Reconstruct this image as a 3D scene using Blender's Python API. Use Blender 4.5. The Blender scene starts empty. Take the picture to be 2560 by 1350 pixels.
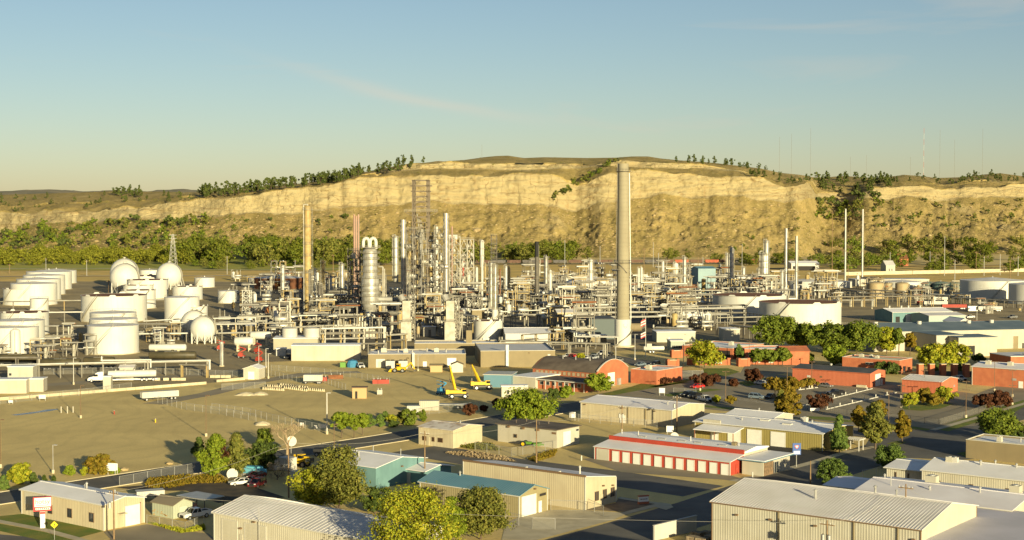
import bpy, bmesh, math, random
import numpy as np
from mathutils import Vector, Matrix
random.seed(7)
scene = bpy.context.scene
COL = scene.collection
R = math.radians
# ---------------------------------------------------------------- camera
F, YH, HC = 3700.0, 534.0, 56.0           # focal length in photo pixels, horizon row, camera height
PITCH = math.atan((675 - YH) / F)
cam = bpy.data.cameras.new('camera'); camo = bpy.data.objects.new('camera', cam); COL.objects.link(camo)
cam.sensor_width = 36; cam.lens = F / 2560 * 36; cam.clip_start = 1; cam.clip_end = 40000
camo.location = (0, 0, HC); camo.rotation_euler = (math.pi / 2 - PITCH, 0, 0)
scene.camera = camo
# ---------------------------------------------------------------- world, sun, exposure
SUN_EL = R(9.6); SH = Vector((-0.40, 0.917, 0)).normalized()      # SH: where shadows point on the ground
world = bpy.data.worlds.new('World'); scene.world = world; world.use_nodes = True
wn = world.node_tree; wn.nodes.clear()
def N(nt, t, **kw):
    n = nt.nodes.new(t)
    for k, v in kw.items(): setattr(n, k, v)
    return n
sky = N(wn, 'ShaderNodeTexSky', sky_type='NISHITA', sun_disc=False)
sky.sun_elevation = SUN_EL; sky.sun_rotation = math.atan2(-SH.x, -SH.y)
sky.altitude = 900; sky.air_density = 1.0; sky.dust_density = .9; sky.ozone_density = 2.6
bg = N(wn, 'ShaderNodeBackground'); out = N(wn, 'ShaderNodeOutputWorld')
bg.inputs[1].default_value = 0.054
# thin cirrus, the same all round the sky
tc = N(wn, 'ShaderNodeTexCoord')
mp = N(wn, 'ShaderNodeMapping'); mp.inputs['Scale'].default_value = (1.2, 1.2, 9); mp.inputs['Rotation'].default_value = (0.0, R(-7), 0.0)
mp.inputs['Location'].default_value = (3.1, 0.7, 2.35)
ns = N(wn, 'ShaderNodeTexNoise'); ns.inputs['Scale'].default_value = 2.6; ns.inputs['Detail'].default_value = 7; ns.inputs['Roughness'].default_value = .55
ns.inputs['Distortion'].default_value = .8
cr = N(wn, 'ShaderNodeValToRGB'); cr.color_ramp.elements[0].position = .55; cr.color_ramp.elements[0].color = (0, 0, 0, 1); cr.color_ramp.elements[1].position = .86; cr.color_ramp.elements[1].color = (.55, .55, .55, 1)
mx = N(wn, 'ShaderNodeMixRGB'); mx.inputs[2].default_value = (6.2, 5.4, 4.3, 1)
L = wn.links.new
L(tc.outputs['Generated'], mp.inputs[0]); L(mp.outputs[0], ns.inputs[0]); L(ns.outputs[0], cr.inputs[0]); L(cr.outputs[0], mx.inputs[0])
tint = N(wn, 'ShaderNodeMixRGB', blend_type='MULTIPLY'); tint.inputs[0].default_value = 1.0; tint.inputs[2].default_value = (1.22, 1.05, .93, 1)
L(sky.outputs[0], tint.inputs[1]); L(tint.outputs[0], mx.inputs[1]); 
# one long streak of cirrus above the rims: azimuth and elevation of its axis
def MA(op, a, b=None):
    n = N(wn, 'ShaderNodeMath', operation=op)
    for i, x in enumerate((a, b)):
        if x is None: continue
        if isinstance(x, (int, float)): n.inputs[i].default_value = x
        else: L(x, n.inputs[i])
    return n.outputs[0]
sx = N(wn, 'ShaderNodeSeparateXYZ'); L(tc.outputs['Generated'], sx.inputs[0])
az = MA('ARCTAN2', sx.outputs[0], sx.outputs[1]); el = MA('ARCSINE', sx.outputs[2])
t_ = MA('ADD', az, .065)
axis = MA('ADD', MA('MULTIPLY', MA('MULTIPLY', t_, t_), .55), MA('SUBTRACT', .0765, MA('MULTIPLY', t_, .205)))
dd = MA('DIVIDE', MA('SUBTRACT', el, MA('ADD', axis, MA('MULTIPLY', MA('SUBTRACT', ns.outputs[0], .5), .02))), .0042)
wind = MA('DIVIDE', t_, .075)
st = MA('MULTIPLY', MA('EXPONENT', MA('MULTIPLY', MA('ADD', MA('MULTIPLY', dd, dd), MA('MULTIPLY', wind, wind)), -1.0)), .34)
mx2 = N(wn, 'ShaderNodeMixRGB'); mx2.inputs[2].default_value = (6.8, 5.9, 4.7, 1); L(st, mx2.inputs[0]); L(mx.outputs[0], mx2.inputs[1])
L(mx2.outputs[0], bg.inputs[0]); L(bg.outputs[0], out.inputs[0])
sund = bpy.data.lights.new('sun', 'SUN'); suno = bpy.data.objects.new('sun', sund); COL.objects.link(suno)
sund.energy = 4.5; sund.angle = R(0.5); sund.color = (1.0, .87, .53)
suno.rotation_euler = Vector((SH.x * math.cos(SUN_EL), SH.y * math.cos(SUN_EL), -math.sin(SUN_EL))).to_track_quat('-Z', 'Y').to_euler()
suno.location = (200, -300, 200)
vs = scene.view_settings; vs.view_transform = 'Standard'; vs.look = 'None'; vs.gamma = 1; vs.exposure = 1.06; vs.use_curve_mapping = False
scene.cycles.max_bounces = 4; scene.cycles.diffuse_bounces = 2; scene.cycles.glossy_bounces = 2; scene.cycles.transparent_max_bounces = 6
# ---------------------------------------------------------------- photo pixel -> place
cp, sp = math.cos(PITCH), math.sin(PITCH)
def ray(px, py):
    u = (px - 1280) / F; v = (675 - py) / F
    return Vector((u, cp + v * sp, -sp + v * cp))
def G(p, z=0.0):
    d = ray(*p); t = (z - HC) / d.z
    return Vector((d.x * t, d.y * t, z))
def AT(p, Y):                                  # point of the ray at depth Y
    d = ray(*p); t = Y / d.y
    return Vector((d.x * t, Y, HC + d.z * t))
def HT(P, py):                                 # height of the row py above the place P
    d = ray(1280, py); return HC + d.z / d.y * P.y
def SC(P): return F / P.y                      # photo pixels per metre
def PX(P):                                     # place -> photo pixel
    q = Vector(P) - Vector((0, 0, HC)); zf = q.y * cp - q.z * sp; zu = q.y * sp + q.z * cp
    return (1280 + F * q.x / zf, 675 - F * zu / zf)
K = 640 / 2335
def tile(x0, y0, k=K): return lambda x, y: (x0 + x * k, y0 + y * k)
ta, tb, tc_, td, te = [tile(x, 630) for x in (0, 560, 1100, 1640, 1920)]
tf, tg, th, ti, tj = [tile(x, 980) for x in (0, 560, 1100, 1640, 1920)]
tk, tl, tm = [tile(x, 360, .34375) for x in (0, 840, 1680)]
# ---------------------------------------------------------------- materials
MATS = {}; KIDS = {}
def mat(name, col, col2=None, scale=.5, rough=.85, metal=0.0, bump=0.0, bscale=4.0, streak=None, island=None, trans=0.0, detail=4, lo=.35, hi=.65, spec=.3, stretch=None):
    """colour + second colour by noise on the world position; streak = (colour, amount) vertical run-off stains; island = colours picked per leaf"""
    if name in MATS: return MATS[name]
    m = bpy.data.materials.new(name); m.use_nodes = True; nt = m.node_tree; b = nt.nodes['Principled BSDF']; ln = nt.links.new
    b.inputs['Roughness'].default_value = rough; b.inputs['Metallic'].default_value = metal; b.inputs['Specular IOR Level'].default_value = spec
    g = N(nt, 'ShaderNodeNewGeometry'); col = (*col, 1)
    src = None
    pos = g.outputs['Position']
    if stretch:
        mpn = N(nt, 'ShaderNodeMapping'); mpn.inputs['Scale'].default_value = stretch; ln(pos, mpn.inputs[0]); pos = mpn.outputs[0]
    if col2:
        n = N(nt, 'ShaderNodeTexNoise'); n.inputs['Scale'].default_value = scale; n.inputs['Detail'].default_value = detail; ln(pos, n.inputs['Vector'])
        r = N(nt, 'ShaderNodeMapRange'); r.inputs[1].default_value = lo; r.inputs[2].default_value = hi; ln(n.outputs[0], r.inputs[0])
        x = N(nt, 'ShaderNodeMixRGB'); x.inputs[1].default_value = col; x.inputs[2].default_value = (*col2, 1); ln(r.outputs[0], x.inputs[0]); src = x.outputs[0]
    if streak:
        n = N(nt, 'ShaderNodeTexNoise'); n.inputs['Scale'].default_value = 1.0; n.inputs['Detail'].default_value = 5
        mp_ = N(nt, 'ShaderNodeMapping'); mp_.inputs['Scale'].default_value = (1.1, 1.1, .10); ln(g.outputs['Position'], mp_.inputs[0]); ln(mp_.outputs[0], n.inputs['Vector'])
        r = N(nt, 'ShaderNodeMapRange'); r.inputs[1].default_value = .5; r.inputs[2].default_value = .8; r.inputs[4].default_value = streak[1]; ln(n.outputs[0], r.inputs[0])
        x = N(nt, 'ShaderNodeMixRGB'); x.inputs[2].default_value = (*streak[0], 1); ln(r.outputs[0], x.inputs[0])
        if src: ln(src, x.inputs[1])
        else: x.inputs[1].default_value = col
        src = x.outputs[0]
    if island:
        r = N(nt, 'ShaderNodeValToRGB'); cr_ = r.color_ramp
        while len(cr_.elements) < len(island): cr_.elements.new(.5)
        for i, c in enumerate(island): cr_.elements[i].position = i / (len(island) - 1); cr_.elements[i].color = (*c, 1)
        ln(g.outputs['Random Per Island'], r.inputs[0]); src = r.outputs[0]
    if src: ln(src, b.inputs['Base Color'])
    else: b.inputs['Base Color'].default_value = col
    if bump:
        n = N(nt, 'ShaderNodeTexNoise'); n.inputs['Scale'].default_value = bscale; n.inputs['Detail'].default_value = 5; ln(g.outputs['Position'], n.inputs['Vector'])
        bp = N(nt, 'ShaderNodeBump'); bp.inputs['Strength'].default_value = bump; bp.inputs['Distance'].default_value = .3; ln(n.outputs[0], bp.inputs['Height']); ln(bp.outputs[0], b.inputs['Normal'])
    if trans:
        t = N(nt, 'ShaderNodeBsdfTranslucent'); ms = N(nt, 'ShaderNodeMixShader'); ms.inputs[0].default_value = trans
        if src: ln(src, t.inputs[0])
        else: t.inputs[0].default_value = col
        ln(b.outputs[0], ms.inputs[1]); ln(t.outputs[0], ms.inputs[2]); ln(ms.outputs[0], nt.nodes['Material Output'].inputs[0])
    MATS[name] = m
    return m
# ---------------------------------------------------------------- mesh helpers
class MB:
    def __init__(s): s.v = []; s.f = []
    def add(s, vs, fs):
        o = len(s.v); s.v += [tuple(v) for v in vs]; s.f += [tuple(i + o for i in f) for f in fs]; return s
    def box(s, x0, y0, z0, x1, y1, z1):
        return s.add([(x0, y0, z0), (x1, y0, z0), (x1, y1, z0), (x0, y1, z0), (x0, y0, z1), (x1, y0, z1), (x1, y1, z1), (x0, y1, z1)],
                     [(0, 3, 2, 1), (4, 5, 6, 7), (0, 1, 5, 4), (1, 2, 6, 5), (2, 3, 7, 6), (3, 0, 4, 7)])
    def cbox(s, c, d): return s.box(c[0] - d[0] / 2, c[1] - d[1] / 2, c[2], c[0] + d[0] / 2, c[1] + d[1] / 2, c[2] + d[2])
    def cyl(s, p, q, r0, r1=None, n=8, caps=True):
        p, q = Vector(p), Vector(q); r1 = r0 if r1 is None else r1; a = (q - p)
        if a.length < 1e-6: return s
        a.normalize(); t = a.orthogonal().normalized(); b = a.cross(t); vs = []
        for c, r in ((p, r0), (q, r1)):
            for i in range(n):
                w = 2 * math.pi * i / n; vs.append(c + (t * math.cos(w) + b * math.sin(w)) * r)
        fs = [(i, (i + 1) % n, n + (i + 1) % n, n + i) for i in range(n)]
        if caps: fs += [tuple(range(n - 1, -1, -1)), tuple(range(n, 2 * n))]
        return s.add(vs, fs)
    def bar(s, p, q, w, h=None):                  # square bar
        p, q = Vector(p), Vector(q); h = h or w; a = (q - p)
        if a.length < 1e-6: return s
        a.normalize(); up = Vector((0, 0, 1)) if abs(a.z) < .9 else Vector((0, 1, 0)); t = a.cross(up).normalized() * w / 2; b = t.cross(a).normalized() * h / 2
        return s.add([p - t - b, p + t - b, p + t + b, p - t + b, q - t - b, q + t - b, q + t + b, q - t + b], [(0, 3, 2, 1), (4, 5, 6, 7), (0, 1, 5, 4), (1, 2, 6, 5), (2, 3, 7, 6), (3, 0, 4, 7)])
    def lathe(s, prof, n=16, c=(0, 0)):           # prof: (r, z) bottom to top
        vs = []; fs = []; m = len(prof)
        for r, z in prof:
            for i in range(n): w = 2 * math.pi * i / n; vs.append((c[0] + r * math.cos(w), c[1] + r * math.sin(w), z))
        for k in range(m - 1):
            for i in range(n): fs.append((k * n + i, k * n + (i + 1) % n, (k + 1) * n + (i + 1) % n, (k + 1) * n + i))
        if prof[0][0] > .01: fs.append(tuple(range(n - 1, -1, -1)))
        if prof[-1][0] > .01: fs.append(tuple(range((m - 1) * n, m * n)))
        return s.add(vs, fs)
    def hcyl(s, p, q, r, n=14, dome=.35):         # horizontal vessel with domed heads
        p, q = Vector(p), Vector(q); a = (q - p).normalized(); t = a.orthogonal().normalized(); b = a.cross(t); L_ = (q - p).length
        prof = [(.02, -dome * r)] + [(r * math.sin(w), -dome * r * math.cos(w)) for w in (.5, 1.0)] + [(r, 0), (r, L_)] + [(r * math.sin(w), L_ + dome * r * math.cos(w)) for w in (1.0, .5)] + [(.02, L_ + dome * r)]
        vs = []; fs = []
        for rr, x in prof:
            for i in range(n): w = 2 * math.pi * i / n; vs.append(p + a * x + (t * math.cos(w) + b * math.sin(w)) * rr)
        for k in range(len(prof) - 1):
            for i in range(n): fs.append((k * n + i, k * n + (i + 1) % n, (k + 1) * n + (i + 1) % n, (k + 1) * n + i))
        return s.add(vs, fs)
    def prism(s, poly, z0, z1):
        n = len(poly); vs = [(p[0], p[1], z0) for p in poly] + [(p[0], p[1], z1) for p in poly]
        return s.add(vs, [tuple(range(n - 1, -1, -1)), tuple(range(n, 2 * n))] + [(i, (i + 1) % n, n + (i + 1) % n, n + i) for i in range(n)])
    def xprism(s, poly, x0, x1):                  # poly in (y, z), swept along x
        n = len(poly); vs = [(x0, p[0], p[1]) for p in poly] + [(x1, p[0], p[1]) for p in poly]
        return s.add(vs, [tuple(range(n)), tuple(range(2 * n - 1, n - 1, -1))] + [(i, n + i, n + (i + 1) % n, (i + 1) % n) for i in range(n)])
    def yprism(s, poly, y0, y1):                  # poly in (x, z), swept along y
        n = len(poly); vs = [(p[0], y0, p[1]) for p in poly] + [(p[0], y1, p[1]) for p in poly]
        return s.add(vs, [tuple(range(n - 1, -1, -1)), tuple(range(n, 2 * n))] + [(i, (i + 1) % n, n + (i + 1) % n, n + i) for i in range(n)])
    def mesh(s, name, smooth=False):
        m = bpy.data.meshes.new(name); m.from_pydata(s.v, [], s.f)
        if smooth: m.polygons.foreach_set('use_smooth', [True] * len(m.polygons)); m.set_sharp_from_angle(angle=R(40))
        return m
    def build(s, name, material, parent=None, smooth=False, loc=None, rz=0, label=None):
        return put(name, s.mesh(name, smooth), material, parent, loc, rz, label)
def put(name, mesh, material=None, parent=None, loc=None, rz=0, label=None, scale=None):
    if material is not None and not mesh.materials: mesh.materials.append(material)
    o = bpy.data.objects.new(name, mesh); COL.objects.link(o)
    if parent: o.parent = parent; KIDS.setdefault(parent, []).append(o)
    if loc is not None: o.location = loc
    if rz: o.rotation_euler = (0, 0, rz)
    if scale is not None: o.scale = scale
    if label: o['label'] = label
    return o
def tag(o, label=None, cat=None, group=None, kind=None):
    if label: o['label'] = label
    if cat: o['category'] = cat
    if group: o['group'] = group
    if kind: o['kind'] = kind
    return o
def T(name, label, cat, loc=(0, 0, 0), rz=0.0, group=None):
    o = bpy.data.objects.new(name, None); COL.objects.link(o); o.location = loc; o.rotation_euler = (0, 0, rz); o.empty_display_size = .5
    return tag(o, label, cat, group)
def copy_tree(o, parent=None):
    c = o.copy(); COL.objects.link(c)
    if parent: c.parent = parent; KIDS.setdefault(parent, []).append(c)
    for ch in list(KIDS.get(o, ())): copy_tree(ch, c)
    return c
def text_mesh(body, size, align='CENTER'):
    cu = bpy.data.curves.new('lettering', 'FONT'); cu.body = body; cu.size = size; cu.align_x = align; o = bpy.data.objects.new('lettering', cu); COL.objects.link(o)
    bpy.context.view_layer.update(); me = bpy.data.meshes.new_from_object(o); bpy.data.objects.remove(o); bpy.data.curves.remove(cu); return me
def lettering(body, size, m, parent, loc, rot, name='lettering', align='CENTER'):
    o = put(name, text_mesh(body, size, align), m, parent, loc); o.rotation_euler = rot; return o
ORD = 'first second third fourth fifth sixth seventh eighth ninth tenth eleventh twelfth thirteenth fourteenth fifteenth sixteenth seventeenth eighteenth nineteenth twentieth'.split()
def ordw(i):
    if i < 20: return ORD[i]
    tens = {2: 'twenty', 3: 'thirty', 4: 'forty', 5: 'fifty', 6: 'sixty', 7: 'seventy', 8: 'eighty', 9: 'ninety'}; t, u = divmod(i + 1, 10)
    if t > 9: return 'hundred-and-' + ordw(i - 100)
    return tens[t] + ('-' + ORD[u - 1] if u else 'th').replace('yth', 'ieth')
RANK = {}
def rank(o, base, cat, phrase, group=None):      # label filled in at the end: "<base>, third from the left <phrase>"
    o['category'] = cat; RANK.setdefault((base, phrase), []).append(o); o['group'] = group or phrase; return o
def finish_ranks():
    for (base, phrase), os_ in RANK.items():
        os_ = sorted(os_, key=lambda o: PX(o.location)[0])
        for i, o in enumerate(os_):
            o['label'] = base + ((', %s from the left ' % ordw(i)) if len(os_) > 1 else ' ') + phrase
# ================================================================ ground, streets, lawns
M = {}
M['dirt'] = mat('dirt', (.74, .56, .215), (.57, .425, .16), .06, .95, bump=.3, bscale=1.5, detail=9, stretch=(.45, 1, 1), lo=.3, hi=.7)
M['yard'] = mat('yard gravel', (.36, .28, .145), (.24, .185, .10), .05, .95, bump=.3, bscale=2, detail=8)
M['asphalt'] = mat('asphalt', (.10, .093, .08), (.15, .138, .115), .12, .9, bump=.1, bscale=8, detail=7)
M['lot_asphalt'] = mat('old asphalt', (.31, .255, .165), (.24, .20, .13), .10, .9, bump=.1, bscale=8, detail=7)
M['concrete'] = mat('concrete', (.52, .45, .30), (.42, .36, .24), .4, .9, detail=7)
M['lawn'] = mat('lawn', (.10, .16, .018), (.20, .19, .03), .25, .95, bump=.4, bscale=6, detail=7)
M['drygrass'] = mat('dry grass', (.72, .48, .13), (.50, .36, .10), .03, .95, bump=.5, bscale=.6, detail=8)
M['greenfield'] = mat('green field', (.30, .31, .035), (.40, .34, .06), .02, .95, bump=.5, bscale=.6)
M['paleroad'] = mat('pale road', (.55, .48, .34), (.45, .38, .26), .05, .9)
M['paint'] = mat('road paint', (.75, .72, .6), rough=.8)
def sheet(name, pts, m, z, kind='structure', pxl=True):
    P = [G(p, z) for p in pts] if pxl else [Vector((*p, z)) for p in pts]
    o = MB().add(P, [tuple(range(len(P)))]).build(name, m)
    if o.data.polygons[0].normal.z < 0: o.data.flip_normals()
    return tag(o, kind=kind)
def lot_marks(m):      # gravel speckle and faint curved vehicle tracks on the dirt
    nt = m.node_tree; ln = nt.links.new; b = nt.nodes['Principled BSDF']; src = b.inputs['Base Color'].links[0].from_socket; g = N(nt, 'ShaderNodeNewGeometry'); w = N(nt, 'ShaderNodeTexWave'); w.inputs['Scale'].default_value = .05; w.inputs['Distortion'].default_value = 22; w.inputs['Detail'].default_value = 4; w.inputs['Detail Scale'].default_value = .4; n = N(nt, 'ShaderNodeTexNoise'); n.inputs['Scale'].default_value = 1.6; n.inputs['Detail'].default_value = 9; n.inputs['Roughness'].default_value = .75
    for x in (w, n): ln(g.outputs['Position'], x.inputs[0])
    for sock, lo, hi, k, c in ((w.outputs[1], .55, 1.0, .12, (.28, .205, .085)), (n.outputs[0], .5, .72, .5, (.32, .235, .10))):
        r = N(nt, 'ShaderNodeMapRange'); r.inputs[1].default_value = lo; r.inputs[2].default_value = hi; r.inputs[4].default_value = k; ln(sock, r.inputs[0]); x = N(nt, 'ShaderNodeMixRGB'); ln(r.outputs[0], x.inputs[0]); ln(src, x.inputs[1]); x.inputs[2].default_value = (*c, 1); src = x.outputs[0]
    ln(src, b.inputs['Base Color'])
lot_marks(M['dirt']); lot_marks(M['yard'])
g_ = MB().add([(-9000, -1500, 0), (9000, -1500, 0), (9000, 14000, 0), (-9000, 14000, 0)], [(0, 1, 2, 3)]).build('ground', M['dirt']); tag(g_, kind='structure')
def strip(name, line, w, m, z, kerb=None, pxl=True):
    P = [G(p) if pxl else Vector((*p, 0)) for p in line]; l = []; r = []
    for i, p in enumerate(P):
        d = (P[min(i + 1, len(P) - 1)] - P[max(i - 1, 0)]).normalized(); n = Vector((-d.y, d.x, 0)); l.append(p + n * w / 2); r.append(p - n * w / 2)
    mb = MB(); n = len(P)
    mb.add([(a.x, a.y, z) for a in l + r], [(n + i, n + i + 1, i + 1, i) for i in range(n - 1)])
    o = tag(mb.build(name, m), kind='structure')
    if kerb:
        for sgn, E in ((1, l), (-1, r)):
            if (kerb == 'l' and sgn < 0) or (kerb == 'r' and sgn > 0): continue
            k = MB()
            for i in range(n - 1):
                d = (E[i + 1] - E[i]).normalized(); nn = Vector((-d.y, d.x, 0)) * sgn; a, b = E[i], E[i + 1]
                q = [a, b, b + nn * .35, a + nn * .35]
                if sgn < 0: q = q[::-1]
                k.prism([(v.x, v.y) for v in q], -.05, z + .13)
            tag(k.build('kerb', M['concrete']), kind='structure')
    return o
# refinery yard, fields beyond, far roads
sheet('yard', [(-900, 985), (0, 985), (560, 955), (660, 905), (1500, 880), (2000, 850), (2900, 860), (2900, 706), (-900, 703)], M['yard'], .02)
sheet('field', [(-1400, 703), (3600, 703), (3600, 662), (-1400, 662)], M['drygrass'], .05)
sheet('meadow', [(-1400, 676), (900, 676), (760, 640), (-1400, 640)], M['greenfield'], .3)
sheet('plant_shade_sheet', [(560, 735), (700, 712), (1100, 704), (1900, 704), (2010, 745), (1880, 800), (1760, 815), (1700, 850), (1380, 872), (1180, 850), (860, 862), (560, 850)], mat('painted plant shade', (.10, .085, .06), (.17, .14, .09), .08, .9, detail=8), .05)  # dark sheet under the plant: shade between the equipment put into the colour
strip('road', [(-300, 673), (300, 672), (640, 676), (900, 672)], 9, M['paleroad'], .4)
strip('road', [(-300, 693), (220, 691), (700, 690), (1100, 690)], 10, M['paleroad'], .4)
strip('road', [(1900, 672), (2100, 668), (2600, 662)], 9, M['asphalt'], .4)
# town streets
strip('street', [(-260, 1285), (0, 1246), (504, 1168), (971, 1096), (1420, 1020), (1560, 995)], 11.5, M['asphalt'], .012, 'lr')
strip('street', [(1040, 1122), (1250, 1158), (1500, 1190), (1760, 1228)], 15, M['asphalt'], .016)
strip('street', [(1240, 1420), (1440, 1368), (1560, 1335), (1780, 1268), (1960, 1206), (2110, 1160), (2260, 1112), (2420, 1064), (2640, 1000)], 15, M['asphalt'], .020)
strip('street', [(1400, 1010), (1620, 1030), (1755, 1040), (1990, 1062), (2290, 1098), (2420, 1110)], 13, M['asphalt'], .024)
sheet('street', [(2180, 1085), (2420, 1060), (2620, 1090), (2620, 1130), (2400, 1150), (2150, 1140)], M['asphalt'], .028)
strip('street', [(-200, 1345), (60, 1368), (400, 1440)], 14, M['asphalt'], .02)
# lots and aprons
sheet('parking_lot', [(1440, 995), (1640, 958), (1700, 925), (1830, 930), (2230, 955), (2440, 985), (2560, 940), (2700, 960), (2560, 1010), (2440, 1064), (2250, 1075), (1990, 1045), (1760, 1022)], M['lot_asphalt'], .032)
sheet('driveway', [(1560, 1000), (1700, 968), (1850, 935), (1870, 900), (1990, 905), (1990, 930), (1830, 950), (1800, 985), (1640, 1012)], M['lot_asphalt'], .034)
sheet('parking_lot', [(1385, 900), (1500, 882), (1640, 905), (1730, 935), (1640, 935), (1560, 905)], M['asphalt'], .036)
sheet('storage_apron', [th(1300, 610), th(1478, 595), ti(672, 756), ti(900, 830), ti(620, 800), th(1650, 730)], M['lot_asphalt'], .036)
sheet('asphalt_apron', [ti(780, 440), ti(1500, 530), ti(1730, 560), ti(1440, 640), ti(1230, 690), ti(900, 560)], mat('fresh asphalt', (.03, .03, .03), (.045, .042, .04), .3, .9), .038)
sheet('driveway', [th(600, 1200), th(720, 1140), th(1010, 1075), th(1310, 1075), th(1720, 1105), th(1580, 1165), th(880, 1350), th(560, 1350)], M['concrete'], .040)
sheet('driveway', [tf(945, 1275), tf(1340, 1205), tf(1620, 1260), tf(1900, 1290), tf(1960, 1345), tf(1500, 1420), tf(800, 1400), tf(1010, 1345)], M['lot_asphalt'], .036)
sheet('verge', [th(1320, 1072), th(1600, 1010), th(1640, 955), th(2000, 1010), th(1900, 1050), th(1730, 1095)], mat('bare verge', (.22, .16, .10), (.13, .10, .07), .4, .95), .044)
strip('sidewalk', [th(1630, 965), th(1850, 1000), th(2010, 1020)], 1.6, M['concrete'], .06)
strip('sidewalk', [th(2010, 1025), th(1700, 1105), th(1500, 1160)], 1.8, M['concrete'], .062)
sheet('kerb_corner', [th(2000, 1005), th(2100, 1020), th(2130, 1050), th(2060, 1075), th(1950, 1045)], M['concrete'], .064)
strip('sidewalk', [ti(700, 815), ti(900, 775), ti(1250, 690), ti(1440, 640), ti(1730, 550), ti(2000, 500)], 2.2, M['concrete'], .05)
strip('sidewalk', [tf(-200, 1140), tf(0, 1182), tf(420, 1262), tf(720, 1345), tf(900, 1400)], 1.7, M['concrete'], .05)
sheet('lawn', [tf(-80, 1140), tf(300, 1100), tf(945, 1268), tf(690, 1335), tf(420, 1255), tf(0, 1172)], M['lawn'], .03)
sheet('lawn', [tf(-100, 1180), tf(0, 1200), tf(400, 1275), tf(690, 1355), tf(360, 1350), tf(0, 1268), tf(-100, 1250)], M['lawn'], .034)
sheet('lawn', [tc_(1480, 1292), tc_(1740, 1230), tc_(1880, 1185), tc_(2090, 1195), tc_(2250, 1160), tc_(2335, 1160), tc_(2200, 1195), tc_(1800, 1265), tc_(1540, 1315)], M['lawn'], .05)
sheet('lawn', [td(435, 1060), td(660, 1060), td(765, 1092), td(640, 1132), td(435, 1125)], M['lawn'], .05)
sheet('lawn', [td(-60, 1225), td(260, 1185), td(320, 1188), td(0, 1232)], M['lawn'], .05)
sheet('lawn', [td(60, 1300), td(460, 1245), td(620, 1255), td(420, 1280), td(120, 1320)], M['lawn'], .05)
sheet('lawn', [td(740, 1195), td(900, 1150), td(1220, 1140), td(1250, 1160), td(1000, 1190), td(840, 1225)], M['lawn'], .05)
sheet('lawn', [tj(1215, 140), tj(1330, 90), tj(1690, 108), tj(1580, 150), tj(1400, 172), tj(1250, 160)], M['lawn'], .05)
sheet('lawn', [tj(350, 220), tj(560, 228), tj(780, 262), tj(760, 278), tj(400, 245)], M['lawn'], .05)
sheet('lawn', [tj(1090, 290), tj(1300, 310), tj(1500, 340), tj(1440, 352), tj(1090, 310)], M['lawn'], .05)
sheet('lawn', [tj(1560, 345), tj(1900, 245), tj(2335, 95), tj(2400, 95), tj(2250, 185), tj(1860, 290), tj(1650, 358)], M['lawn'], .05)
sheet('lawn', [tj(1590, 300), tj(1900, 205), tj(2335, 70), tj(2335, 95), tj(1900, 225)], M['lawn'], .05)
strip('sidewalk', [tj(1500, 348), tj(1620, 318), tj(1900, 236), tj(2335, 108), tj(2500, 60)], 1.8, M['concrete'], .07)
sheet('lawn', [tj(1080, 470), tj(1180, 445), tj(1270, 455), tj(1180, 485)], M['lawn'], .05)
sheet('lawn', [ti(420, 118), ti(830, 155), ti(1130, 190), ti(1130, 205), ti(780, 170), ti(420, 135)], M['lawn'], .05)
sheet('lawn', [tj(1720, 560), tj(2005, 500), tj(2005, 590), tj(1800, 590)], M['lawn'], .05)
strip('yard_road', [(380, 1010), (520, 985), (640, 955), (760, 935), (900, 930)], 7, M['lot_asphalt'], .03)
strip('yard_road', [(-200, 970), (120, 962), (480, 938), (600, 925)], 8, M['lot_asphalt'], .03)
sheet('puddle', [tf(100, 208), tf(330, 178), tf(420, 160), tf(520, 154), tf(530, 160), tf(440, 176), tf(300, 196), tf(150, 214)], mat('puddle water', (.07, .06, .05), rough=.25, spec=.6), .03)
sheet('scrubland', [tf(1050, 870), tf(1310, 850), tf(2080, 810), tf(2335, 870), tg(560, 960), tf(1990, 1010), tf(1700, 900), tf(1300, 900)], mat('weedy soil', (.10, .075, .045), (.05, .04, .03), .3, .95), .03)
# ================================================================ numpy noise
def _h(ix, iy, iz):
    n = (ix * 374761393 + iy * 668265263 + iz * 2147483647 * 3 + 1442695) & 0x7fffffff
    n = ((n ^ (n >> 13)) * 1274126177) & 0x7fffffff
    return ((n ^ (n >> 16)) & 0xffff) / 65535.0
def vnoise(x, y, z):
    ix, iy, iz = [np.floor(a).astype(np.int64) for a in (x, y, z)]; fx, fy, fz = x - ix, y - iy, z - iz
    fx, fy, fz = [a * a * (3 - 2 * a) for a in (fx, fy, fz)]; r = 0
    for a in (0, 1):
        for b in (0, 1):
            for c in (0, 1):
                r = r + _h(ix + a, iy + b, iz + c) * (fx if a else 1 - fx) * (fy if b else 1 - fy) * (fz if c else 1 - fz)
    return r - .5
def fbm(x, y, z, o=4, rough=.5):
    r = 0; a = 1.0
    for i in range(o): r = r + a * vnoise(x * 2 ** i + i * 17.3, y * 2 ** i + i * 5.1, z * 2 ** i + i * 9.7); a *= rough
    return r
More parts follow.
